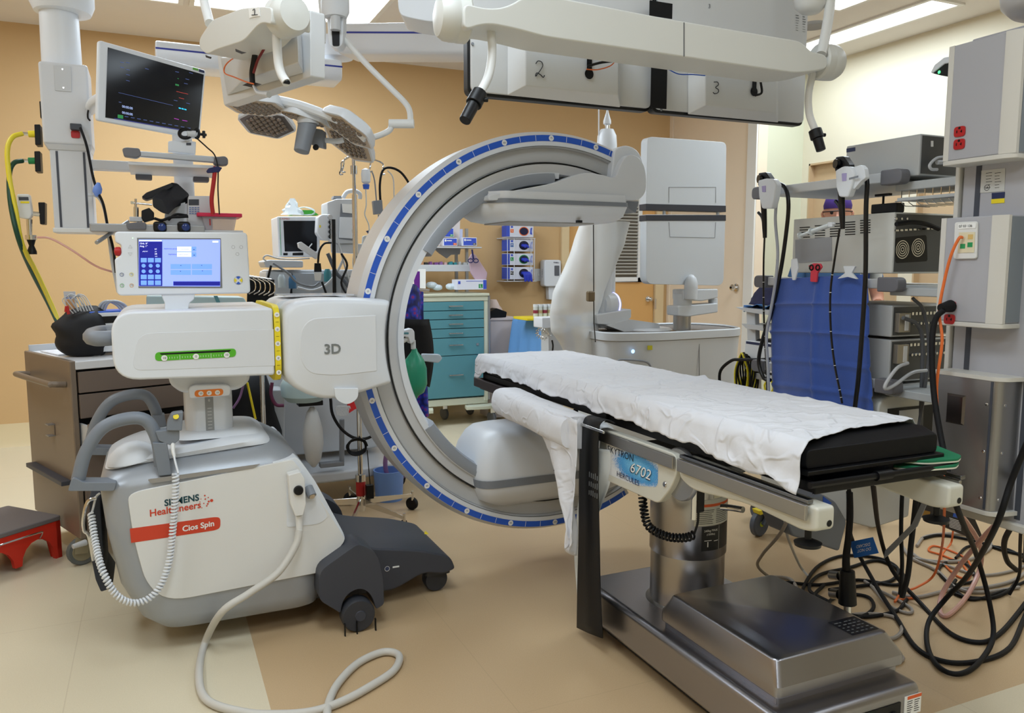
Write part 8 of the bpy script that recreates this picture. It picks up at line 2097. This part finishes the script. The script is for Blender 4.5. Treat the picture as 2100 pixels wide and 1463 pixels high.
one('black_adapter', MB().bb(ivx + .018, ivx + .055, ivy - .05, ivy - .02, .13, .20).tube([Vector((ivx + .04, ivy - .035, .20)), Vector((ivx + .035, ivy - .035, .28)), Vector((ivx + .03, ivy - .03, .38))], .003, 6), BLACK, 'black adapter box hanging beside the red collar of the infusion pole', 'adapter', bevel=.003)
ivh = thing('drip_chamber', 'white drip chamber with blue ends hanging from the infusion pole hook', 'drip chamber', tuple(YP(750, 400, ivy - .03)))
build('chamber', MB().lathe([(.004, .0), (.02, -.008), (.024, -.03), (.022, -.065), (.012, -.075)], YP(750, 345, ivy - .03), n=16), WHITE, ivh)
build('blue_end', MB().lathe([(.017, -.078), (.014, -.10), (.001, -.10)], YP(750, 345, ivy - .03), n=16), BLUE, ivh)
build('line', MB().tube([YP(u, v, ivy - .03) for u, v in [(750, 388), (751, 420), (748, 440), (756, 460), (757, 478)]], .003, 6), CLR, ivh)
one('black_cable', MB().tube([YP(u, v, ivy + .05) for u, v in [(782, 480), (781, 430), (779, 380), (785, 350), (800, 344), (820, 352), (835, 370), (846, 392)]], .006, 8), BLACKR, 'black cable arching from the infusion pole hook towards the ring', 'cable')
one('grey_adapter', MB().prism(rp([YP(u, v, ivy + .02) for u, v in [(765, 412), (784, 410), (786, 438), (768, 440)]], .004), (0, .03, 0)).tube([YP(772, 412, ivy + .03), YP(768, 370, ivy + .03), YP(762, 350, ivy + .03)], .004, 6).tube([YP(776, 440, ivy + .03), YP(778, 470, ivy + .03), YP(776, 500, ivy + .03)], .004, 6), MIDG, 'grey inline adapter box hanging right of the infusion pole', 'adapter', bevel=.003)
one('thin_cable', MB().tube([YP(u, v, ivy + .04) for u, v in [(795, 350), (806, 365), (808, 400), (808, 440)]], .003, 6), PALEG, 'thin pale cable hanging from the pole hook beside the black arch', 'cable')
AM = thing('anaesthesia_machine', 'pale grey anaesthesia machine with shelves and curved base behind the x-ray machine arm', 'anaesthesia machine', (.9, 4.75, 0))
ax0, ax1, ay = .50, 1.28, 4.6
GA = M('machine_grey', (196, 200, 206), .4)
build('cabinet', MB().prism([Vector((q.x, q.y, .22)) for q in rp([(ax0 + .05, ay), (ax1 - .08, ay), (ax1 - .04, ay + .45), (ax0 + .02, ay + .45)], .05)], (0, 0, .85)), GA, AM, bevel=.01)
build('base', MB().prism([Vector((q.x, q.y, .12)) for q in rp([(ax0 - .05, ay - .25), (ax0 + .25, ay - .32), (ax1 - .2, ay - .30), (ax1 + .1, ay - .12), (ax1 + .1, ay + .5), (ax0 - .05, ay + .5)], [.1, .2, .2, .15, .05, .05], 6)], (0, 0, .06)), GA, AM, bevel=.015)
for x, y in ((ax0 + .02, ay - .15), (ax1, ay - .1), (ax0 + .02, ay + .42), (ax1, ay + .42)):
 wheelat(AM, x, y, .06, (1, .4, 0))
build('worktop', rel(YP, ay - .12, [(540, 536), (552, 533), (622, 535), (622, 549), (545, 549)], (0, .25, 0), r=.01), GA, AM, bevel=.006)
build('worktop', MB().bb(ax0 + .1, ax1 + .05, ay - .05, ay + .4, 1.24, 1.28), GA, AM, bevel=.01)
build('back_panel', MB().bb(ax0 + .1, ax1, ay + .2, ay + .35, 1.05, 1.25), GA, AM, bevel=.01)
build('left_wing', rel(YP, ay - .1, [(545, 555), (600, 560), (590, 650), (560, 632), (548, 600)], (0, .3, 0), r=.02), GA, AM, bevel=.01)
build('bellows_box', rel(YP, ay - .1, [(600, 560), (700, 560), (700, 620), (600, 620)], (0, .2, 0)), M('machine_panel', (168, 174, 182), .4), AM, bevel=.005)
build('absorber_dome', MB().lathe([(.001, 0), (.09, .0), (.12, .03), (.125, .09), (.11, .12)], YP(625, 822, ay - .3), (0, 0, 1), 28), M('pale_teal_plastic', (176, 200, 206), .35), AM)
build('absorber_clamp', MB().bb(YP(610, 825, ay - .3).x, YP(660, 825, ay - .3).x, ay - .34, ay - .26, YP(620, 832, ay - .3).z, YP(620, 822, ay - .3).z), BLACK, AM, bevel=.004)
build('water_bag', MB().lathe([(.012, 0), (.03, -.03), (.052, -.12), (.056, -.20), (.04, -.29), (.01, -.33)], YP(640, 835, ay - .3), (0, 0, 1), 20), M('milky_bag', (206, 208, 210), .4), AM)
build('drain_arm', MB().cyl(YP(701, 860, ay - .3), YP(701, 950, ay - .3), .014).box(YP(680, 952, ay - .3), (.13, .05, .025)), MIDG, AM, bevel=.004)
build('side_column', rel(YP, ay - .15, [(528, 800), (585, 800), (583, 960), (530, 940)], (0, .2, 0), r=.02), GA, AM, bevel=.01)
rb2 = one('red_bag', rel(YP, ay - .38, [(713, 823), (730, 818), (745, 810), (745, 836), (728, 840), (716, 848)], (0, .03, 0), r=.004), M('bag_red', (206, 40, 44), .45), 'small red bag hanging behind the infusion pole', 'bag', bevel=.004)
wv = MB()
for k in range(8):
 wv.tube([YP(700 + 12 * math.cos(q + k) + k, 843 + 10 * math.sin(q * 1.3 + k * .7), ay - .42) for q in [j * .8 for j in range(8)]], .0018, 5, 3, closed=True)
one('tangled_wires', wv, PALEG, 'tangle of thin white wires in front of the red bag', 'wires')
one('black_hose', MB().tube([YP(u, v, ay - .4) for u, v in [(678, 818), (682, 850), (700, 880), (725, 898), (750, 900), (772, 890)]], .008, 8), BLACKR, 'black hose curving behind the infusion pole', 'hose')
one('maroon_hose', MB().tube([YP(u, v, ay - .4) for u, v in [(558, 785), (556, 810), (566, 830), (582, 832)]], .009, 8), M('maroon_hose', (90, 30, 66), .4), 'maroon hose dropping below the yellow angle band of the machine', 'hose')
bb3 = one('blue_bucket', MB().lathe([(.001, 0), (.075, 0), (.085, .17), (.08, .17), (.07, .01), (.001, .01)], (ZP(798, 1024, 0).x, ZP(798, 1024, 0).y, 0), n=24), M('bucket_blue', (110, 146, 210), .4), 'light blue bucket on the floor behind the infusion pole', 'bucket')
# boxed patient monitor on the machine
gm = thing('gas_monitor', 'boxy white monitor with a dark screen and a red logo on the anaesthesia machine', 'monitor', (.78, 4.75, 1.285))
my = 4.62
gbz = build('case', rel(YP, my, [(568, 444), (656, 444), (656, 527), (572, 527)], (0, .25, 0), r=.01), WHITE, gm, bevel=.006)
build('screen', MB().poly([YP(u, v, my - .001) for u, v in [(581, 453), (650, 453), (650, 516), (584, 516)]]), M('dark_screen', (16, 18, 24), .15, spec=.3), gbz)
build('green_line', rel(YP, my - .001, [(573.5, 447), (574.5, 447), (577, 524), (576, 524)], (0, .001, 0)), M('port_green', (40, 150, 90), .5), gbz)
build('lettering', MB().text('CASMED', YP(584, 449, my - .0015), X_, Z_, .014), RED, gbz)
build('buttons', rel(YP, my - .001, [(581, 519), (590, 519), (590, 524), (581, 524)], (0, .001, 0)).prism([YP(u, v, my - .001) for u, v in [(600, 519), (622, 518), (622, 524), (600, 524)]], (0, .001, 0)), BLACK, gbz)
one('green_tray', rel(YP, my + .1, [(596, 441), (606, 431), (640, 431), (654, 441)], (0, .1, 0)), M('tray_green', (60, 160, 50), .5), 'bright green tray with wires on top of the boxy white monitor', 'tray')
wv = MB()
for k in range(9):
 wv.tube([YP(628 + 18 * math.cos(q + k), 433 + 8 * math.sin(q * 1.1 + k), my + .08 + .01 * k) for q in [j * .9 for j in range(7)]], .0015, 5, 3, closed=True)
one('tangled_wires', wv, CLR, 'clear tangled tubing lying in the bright green tray', 'tubing')
rg_ = []
for k in range(8):
 a = k / 7
 rg_.append([YP(600, 441 - 34 * a, my + .1) + Vector((math.cos(q) * .06 * (1 - a * .8) * (1 + 1.1 * noise.noise(Vector((math.cos(q) * 2, math.sin(q) * 2 + a * 6, 3)))), math.sin(q) * .04 * (1 - a), 0)) for q in [2 * math.pi * m_ / 12 for m_ in range(12)]])
one('crumpled_bag', MB().loft(rg_), CLR, 'crumpled clear plastic bag on the left of the boxy white monitor', 'bag', sharp=15)
vm_ = thing('vital_monitor', 'grey bedside monitor with a paper roll and a carrying handle behind the infusion pole', 'monitor', tuple(YP(705, 510, 4.5)))
vb = build('case', rel(YP, 4.5, [(671, 415), (690, 408), (730, 408), (728, 500), (690, 500), (672, 470)], (0, .18, 0), r=.01), PALEG, vm_, bevel=.008)
build('face_recess', rel(YP, 4.498, [(699, 418), (724, 420), (724, 494), (694, 490)], (0, .002, 0)), MIDG, vb)
build('paper', rel(YP, 4.49, [(701, 418), (722, 419), (722, 438), (703, 436)], (0, .004, 0)), PAPER, vb)
build('white_panel', rel(YP, 4.49, [(697, 445), (723, 446), (723, 490), (695, 488)], (0, .006, 0)), WHITE, vb, bevel=.003)
build('handle', MB().tube([YP(u, v, 4.6) for u, v in [(703, 406), (712, 394), (728, 392), (738, 398), (738, 408)]], .012, 10), PALEG, vb)
build('top_knob', rel(YP, 4.55, [(683, 408), (685, 402), (700, 402), (701, 408)], (0, .06, 0)), MIDG, vb)
build('lower_case', rel(YP, 4.52, [(688, 500), (745, 500), (738, 520), (690, 518)], (0, .15, 0)), PALEG, vb, bevel=.005)
cm = thing('module_rack', 'white handheld module with silver sockets in front of the grey bedside monitor', 'module', tuple(YP(668, 495, 4.35)))
build('shell', rel(YP, 4.38, [(652, 445), (662, 439), (680, 440), (683, 470), (678, 494), (660, 492), (650, 478)], (0, .08, 0), r=.01), WHITE, cm, bevel=.008)
sk = MB()
for k in range(5):
 sk.lathe([(.001, .012), (.012, .012), (.015, 0), (.001, 0)], YP(677, 446 + k * 10, 4.375), (0, -1, 0), 12)
build('sockets', sk, CHROME, cm)
build('yellow_mark', rel(YP, 4.374, [(655, 462), (658, 462), (658, 467), (655, 467)], (0, .002, 0)), YEL, cm)
one('black_pole', MB().cyl(YP(684, 450, 4.3), YP(686, 605, 4.3), .010), BLACK, 'thin black upright in front of the anaesthesia machine, left of the chrome pole', 'pole')
one('white_reader', rel(YP, 4.35, [(612, 498), (618, 496), (652, 520), (650, 532), (614, 508)], (0, .05, 0), r=.004), WHITE, 'white slanted handheld device lying below the boxy white monitor', 'device', bevel=.004)
one('video_plug', MB().prism([YP(u, v, 4.3) for u, v in [(646, 540), (658, 540), (660, 558), (645, 558)]], (0, .02, 0)).tube([YP(u, v, 4.31) for u, v in [(652, 540), (655, 515), (665, 500), (680, 498)]], .006, 8), BLACK, 'black video plug with cable hanging before the anaesthesia machine', 'plug', bevel=.002)
one('pale_plug', MB().prism([YP(u, v, 4.3) for u, v in [(645, 559), (660, 559), (658, 576), (647, 576)]], (0, .02, 0)), OFFW, 'pale connector below the black video plug', 'plug', bevel=.002)
cb_n = [([(546, 536), (540, 530), (548, 524), (570, 530), (600, 532), (635, 530)], .004, PALEG, 'pale cable lying along the edge of the anaesthesia worktop'),
  ([(560, 540), (590, 560), (610, 580), (640, 588), (655, 580)], .006, MIDG, 'grey cable sagging below the anaesthesia worktop'),
  ([(556, 545), (548, 580), (546, 620), (548, 640)], .006, BLACK, 'black cable hanging at the left end of the anaesthesia worktop'),
  ([(660, 578), (668, 600), (672, 615)], .006, BLACK, 'short black cable under the pale connector'),
  ([(690, 480), (700, 520), (715, 570), (735, 610)], .005, PALEG, 'pale cable slanting down behind the chrome pole')]
for pts, r, m_, lab in cb_n:
 one('cable', MB().tube([YP(u, v, 4.33) for u, v in pts], r, 8), m_, lab, 'cable')
# black rack of hooks left of the machine
rk_ = thing('hanging_rack', 'black rack of chrome-hooked straps behind the console, left of the anaesthesia machine', 'rack', (.4, 4.2, 0))
build('bar', MB().cyl(YP(500, 566, 4.2), YP(556, 575, 4.2), .008).cyl(YP(530, 570, 4.2), (YP(530, 570, 4.2).x, 4.2, .02), .012), CHROME, rk_)
build('foot', MB().bb(YP(530, 570, 4.2).x - .2, YP(530, 570, 4.2).x + .12, 4.12, 4.3, 0, .03), DARKG, rk_)
for k in range(5):
 a = YP(508 + k * 10, 570 + k, 4.18)
 build('strap', MB().prism([a, a + Vector((.035, 0, .0)), a + Vector((.02, .02, -.36)), a + Vector((-.02, .02, -.36))], (0, .01, 0)), BLACKR, rk_)
 build('hook', MB().tube([a + Vector((0, -.01, .0)), a + Vector((.03, -.02, -.02)), a + Vector((.03, -.02, -.06)), a + Vector((0, -.02, -.08))], .003, 6), CHROME, rk_)
nv = thing('teal_unit', 'low pale teal unit with rounded corner peeking out behind the console foot', 'unit', (.2, 4.1, .9))
build('case', rel(YP, 4.06, [(300, 607), (500, 610), (508, 624), (508, 731), (300, 736)], (0, .2, 0), r=.01), M('pale_teal_plastic', (176, 200, 206), .35), nv, bevel=.01)
build('stand_post', MB().cyl((YP(430, 650, 4.15).x, 4.15, .02), (YP(430, 650, 4.15).x, 4.15, YP(430, 731, 4.15).z + .02), .02).bb(YP(430, 650, 4.15).x - .12, YP(430, 650, 4.15).x + .12, 4.1, 4.22, 0, .025), DARKG, nv)
build('teal_stripe', rel(YP, 4.057, [(438, 607), (446, 607), (456, 630), (448, 630)], (0, .002, 0)), TEAL, nv)
# ================================================================ clutter on the anaesthesia machine
DKT = M('slate_grey', (92, 98, 108), .5)
cb = [('clear_tubing', [(722, 470), (728, 500), (724, 540), (730, 580), (726, 606)], 4.2, .004, CLR, 'clear tubing hanging just left of the ring behind the chrome pole', 'tubing'),
      ('dark_cable', [(700, 520), (712, 545), (700, 580), (712, 606)], 4.28, .006, BLACK, 'dark cable snaking below the grey bedside monitor', 'cable'),
      ('grey_hose', [(672, 520), (690, 560), (705, 575), (722, 600)], 4.35, .010, DKT, 'slate grey hose curving under the grey bedside monitor', 'hose'),
      ('grey_hose', [(610, 590), (640, 596), (668, 585), (690, 560), (705, 530)], 4.4, .007, PALEG, 'pale hose sweeping up from the bellows box to the bedside monitor', 'hose'),
      ('thin_lead', [(640, 500), (632, 512), (640, 522), (652, 514), (655, 500)], 4.36, .003, WHITE, 'thin white lead looping beside the handheld module', 'lead'),
      ('silver_arm', [(720, 600), (735, 560), (752, 520), (770, 480)], 4.45, .008, CHROME, 'thin chrome arm slanting up to the left edge of the ring', 'arm'),
      ('black_hose', [(745, 540), (760, 560), (752, 590)], 4.3, .008, BLACK, 'short black hose between the chrome pole and the ring', 'hose'),
      ('yellow_line', [(507, 785), (515, 820), (524, 860)], 4.3, .006, YEL, 'yellow line running down behind the collar of the x-ray machine', 'line'),
      ('purple_line', [(500, 785), (492, 815), (478, 838)], 4.3, .006, M('purple_hose', (140, 104, 146), .4), 'purple line beside the yellow one behind the collar of the x-ray machine', 'line')]
for n_, pts, y_, r_, m_, lab, ct in cb:
 one(n_, MB().tube([YP(u, v, y_) for u, v in pts], r_, 8), m_, lab, ct)
t = thing('pole_clamp', 'small black clamp on the chrome infusion pole halfway up', 'clamp', (ivx, ivy, YP(738, 532, ivy).z))
build('clamp_body', MB().box(YP(741, 532, ivy - .01), (.05, .05, .03)), BLACK, t, bevel=.004)
build('clamp_screw', MB().cyl(YP(748, 532, ivy), YP(757, 532, ivy), .006), BLACK, t)
t = thing('fluid_bag', 'clear flat fluid pouch hanging right of the chrome infusion pole', 'pouch', tuple(YP(758, 520, 4.15)))
build('bag', rel(YP, 4.15, [(744, 484), (770, 480), (768, 530), (750, 545), (742, 520)], (0, .02, 0), r=.01), CLR, t, bevel=.006)
build('clip', rel(YP, 4.14, [(752, 474), (758, 472), (764, 480), (760, 484)], (0, .02, 0)), NV, t)
t = thing('black_bag', 'black fabric bag slumped on the floor behind the collar of the x-ray machine', 'bag', (.45, 4.35, 0))
rg_ = []
for k in range(8):
 a = k / 7; r_ = .17 * math.sin(math.pi * (.25 + .6 * a)) ** .5
 rg_.append([Vector((.42 + math.cos(q) * r_ * (1 + .3 * noise.noise(Vector((math.cos(q), math.sin(q), a * 3)))), 4.42 + math.sin(q) * r_ * .6, .72 * a)) for q in [2 * math.pi * m_ / 16 for m_ in range(16)]])
build('fabric', MB().loft(rg_), M('black_pouch', (14, 15, 20), .75), t, sharp=120)
for u, v, w_, h_, c_, lab in ((578, 590, 12, 22, (188, 200, 206), 'small clear bottle with pale blue base on the anaesthesia machine'), (600, 592, 8, 16, (60, 110, 150), 'small blue bottle on the anaesthesia machine'), (672, 578, 12, 26, (60, 130, 140), 'teal canister on the anaesthesia machine left of the chrome pole')):
 one('bottle', MB().lathe([(.001, 0), (.02, 0), (.02, .05), (.012, .07), (.001, .07)], YP(u, v, 4.44), n=14), M('bottle_%d' % u, c_, .3), lab, 'bottle')
# ================================================================ CABLES ON THE FLOOR, RIGHT
def fc(name, lab, pts, r, m, cat_='cable', grp=None):
 P = []
 for q in pts:
  if len(q) == 2: P.append(ZP(q[0], q[1], r + .001))
  elif q[2] > 1: P.append(XP(*q))
  else: P.append(ZP(*q))
 return one(name, MB().tube(P, r, 8, 6), m, lab, cat_, group=grp)
GC_ = M('grey_cable_light', (158, 150, 142), .5)
fc('floor_cable', 'black cable loop lying on the floor nearest the lower right corner', [(1741, 1010, 1.95), (1745, 1100, .2), (1790, 1190, .05), (1840, 1270), (1880, 1330), (1940, 1358), (2010, 1356), (2070, 1330), (2100, 1270), (2130, 1200)], .0085, BLACKR)
fc('floor_cable', 'long black cable sweeping across the floor from under the table to the right edge', [(1790, 990, 2.0), (1803, 1090, .28), (1830, 1170, .1), (1890, 1240), (1950, 1300), (2010, 1318), (2050, 1300), (2090, 1255), (2130, 1200)], .0085, BLACKR)
fc('floor_cable', 'thin grey cable reaching furthest left on the floor from behind the table', [(1622, 1050, .55), (1600, 1095, .4), (1562, 1140, .2), (1556, 1165, .1), (1600, 1200), (1650, 1240), (1700, 1270), (1760, 1300), (1840, 1340), (1850, 1355), (1820, 1362), (1785, 1340), (1772, 1290)], .006, GC_)
fc('floor_cable', 'pale cable hanging to the floor left of the thin grey one', [(1608, 1050, .55), (1615, 1100, .35), (1640, 1160, .05), (1660, 1185)], .005, PALEG)
loops = [
 ([(1530, 1205), (1600, 1195), (1680, 1200), (1760, 1190), (1840, 1200), (1850, 1175), (1800, 1150), (1740, 1165), (1680, 1180), (1660, 1210), (1700, 1235)], BLACKR, .007, 'black cable zigzagging behind the pedestal base'),
 ([(1640, 1245), (1650, 1200), (1680, 1160), (1730, 1140), (1800, 1145), (1840, 1165), (1830, 1190), (1780, 1200), (1700, 1210)], BLACKR, .007, 'black cable loop close behind the steel base cover'),
 ([(1690, 1200), (1670, 1225), (1700, 1255), (1750, 1270), (1790, 1250), (1780, 1225), (1730, 1220), (1700, 1240), (1760, 1265), (1835, 1255), (1860, 1230)], BLACKR, .007, 'knot of black cable behind the right edge of the steel base'),
 ([(1700, 1275), (1760, 1260), (1830, 1265), (1850, 1290), (1830, 1310), (1780, 1305), (1740, 1290), (1700, 1262)], GC_, .007, 'grey cable loop just right of the steel base cover'),
 ([(1540, 1195), (1570, 1185), (1620, 1188), (1640, 1220), (1660, 1255), (1720, 1275)], GC_, .007, 'grey cable curling round the back of the steel base'),
 ([(1880, 1120), (1900, 1100), (1960, 1095), (2020, 1105), (2030, 1125), (1980, 1150), (1900, 1150), (1870, 1135)], GC_, .007, 'grey cable ring on the floor below the black striped box'),
 ([(1890, 1105), (1930, 1098), (2000, 1110), (2060, 1130), (2110, 1140)], BLACKR, .007, 'black cable running right from the black striped box'),
 ([(1875, 1145), (1940, 1160), (2010, 1180), (2080, 1170), (2120, 1150)], GC_, .006, 'thin grey cable curving to the right edge under the pink tube'),
 ([(1960, 1145), (1990, 1120), (2060, 1125), (2110, 1150)], BLACKR, .006, 'thin black cable arc near the right edge'),
 ([(1960, 1190), (1950, 1210), (1980, 1225), (2040, 1225), (2080, 1200), (2100, 1150), (2105, 1060, .45), (2110, 1000, .6)], BLACKR, .007, 'black cable rising to the right edge from a floor loop'),
 ([(1960, 1200), (2000, 1190), (1985, 1160), (1950, 1150), (1925, 1170), (1950, 1200), (1990, 1230), (2050, 1215), (2110, 1190)], BLACKR, .006, 'thin black cable knot left of the pink tube'),
 ([(1850, 1120), (1870, 1145), (1920, 1170), (1960, 1205), (2010, 1215), (2090, 1205)], GC_, .007, 'grey cable crossing under the orange cable'),
 ([(1830, 1215), (1880, 1225), (1950, 1210), (2020, 1205), (2080, 1190), (2120, 1160)], GC_, .007, 'grey cable running under the pink loop to the right edge'),
 ([(1800, 1210), (1840, 1230), (1870, 1250), (1860, 1258), (1820, 1240), (1790, 1205), (1770, 1190)], GC_, .006, 'small grey cable bend behind the blue tag'),
]
for pts, m_, r, lab in loops:
 fc('floor_cable', lab, pts, r, m_)
fc('orange_cable', 'loose orange cable squiggling on the floor under the boom', [(1835, 1232), (1900, 1222), (1960, 1205), (1990, 1180), (1985, 1150), (1950, 1130), (1915, 1120), (1905, 1130), (1935, 1140), (1975, 1160), (1985, 1185), (1960, 1180), (1930, 1145), (1950, 1115), (1955, 1085, .1)], .0045, ORC)
PT = M('pink_clear_tube', (206, 158, 146), .25)
fc('pink_tube', 'translucent pink tube looping over the floor at the right', [(1955, 1040, .45), (1985, 1075, .35), (2010, 1120, .2), (2010, 1165, .08), (1985, 1220, .02), (1945, 1262), (1928, 1255), (1932, 1220, .04), (1965, 1165, .15), (2010, 1110, .3), (2050, 1072, .42), (2100, 1060, .48)], .009, PT, 'tube')
for i, (pts, lab) in enumerate((([(2110, 980, .7), (2085, 1060, .45), (2060, 1110, .28), (2065, 1150, .15), (2085, 1170, .08)], 'thick black cable bundle hanging into view at the right edge'), ([(2095, 1060, .48), (2092, 1120, .3), (2090, 1180, .1), (2070, 1220)], 'thin black cable hanging down at the right edge'))):
 fc('hanging_cable', lab, pts, .010 if i == 0 else .006, BLACKR)
# cable with connector block hanging under the table end
hc_ = thing('connector_bundle', 'black cable bundle with metal connectors hanging under the near end of the table', 'connectors', (1.93, 1.80, .1))
hx = lambda u, v: XP(u, v, 1.93)
build('cable', MB().tube([hx(u, v) for u, v in [(1741, 1000), (1742, 1050), (1740, 1100), (1735, 1150), (1738, 1190)]], [.006, .014], 10), BLACKR, hc_)
build('cable', MB().tube([hx(u, v) for u, v in [(1745, 1010), (1746, 1060), (1742, 1110), (1738, 1150)]], .006, 8), BLACKR, hc_)
build('connector', MB().tube([hx(1738, 1170), hx(1738, 1240)], [.022, .028], 14, smooth=False), BLACK, hc_, bevel=.004)
build('metal_socket', MB().cyl(hx(1704, 1180), hx(1722, 1182), .014).cyl(hx(1706, 1218), hx(1722, 1220), .016), CHROME, hc_)
build('metal_tip', MB().cyl(hx(1738, 1240), hx(1738, 1256), .012).cyl(hx(1738, 1256), hx(1740, 1290), .003), CHROME, hc_)
tg = one('blue_tag', MB().prism([XP(u, v, 1.96) for u, v in [(1742, 1112), (1790, 1102), (1802, 1135), (1752, 1145)]], (.001, 0, 0)), M('tag_blue', (36, 104, 196), .5), 'blue DO NOT DISCARD tag hanging upside down among the cables', 'tag')
tdx = (XP(1742, 1112, 1.96) - XP(1790, 1102, 1.96)).normalized()
build('lettering', MB().text('DO NOT', XP(1772, 1128, 1.9592), tdx, -Z_, .014).text('DISCARD', XP(1770, 1119, 1.9592), tdx, -Z_, .014), PAPER, tg)
one('hanging_cable', MB().tube([XP(u, v, 2.02) for u, v in [(1884, 970), (1875, 1060), (1868, 1120), (1862, 1180), (1850, 1225)]], .008, 8).tube([XP(u, v, 2.05) for u, v in [(1852, 985), (1849, 1040), (1848, 1100), (1850, 1160), (1846, 1220)]], .006, 8), BLACKR, 'pair of black cables dropping straight behind the near right table corner', 'cables')
one('grey_ribbon', MB().prism([XP(u, v, 2.0) for u, v in [(1895, 1020), (1905, 1022), (1880, 1080), (1820, 1140), (1812, 1146), (1815, 1130), (1870, 1075)]], (.004, 0, 0)), M('cable_grey_mid', (120, 122, 126), .5), 'flat grey cable slanting down behind the blue tag', 'cable')
one('blue_hose_end', MB().tube([YP(1945, 962, 1.75), YP(1915, 966, 1.75), YP(1898, 962, 1.75)], [.03, .02], 14).tube([YP(1900, 966, 1.75), YP(1882, 975, 1.75)], .006, 8), M('blue_rubber', (60, 80, 170), .5), 'dark blue rubber hose end hanging below the green pads beside the steel box', 'hose')
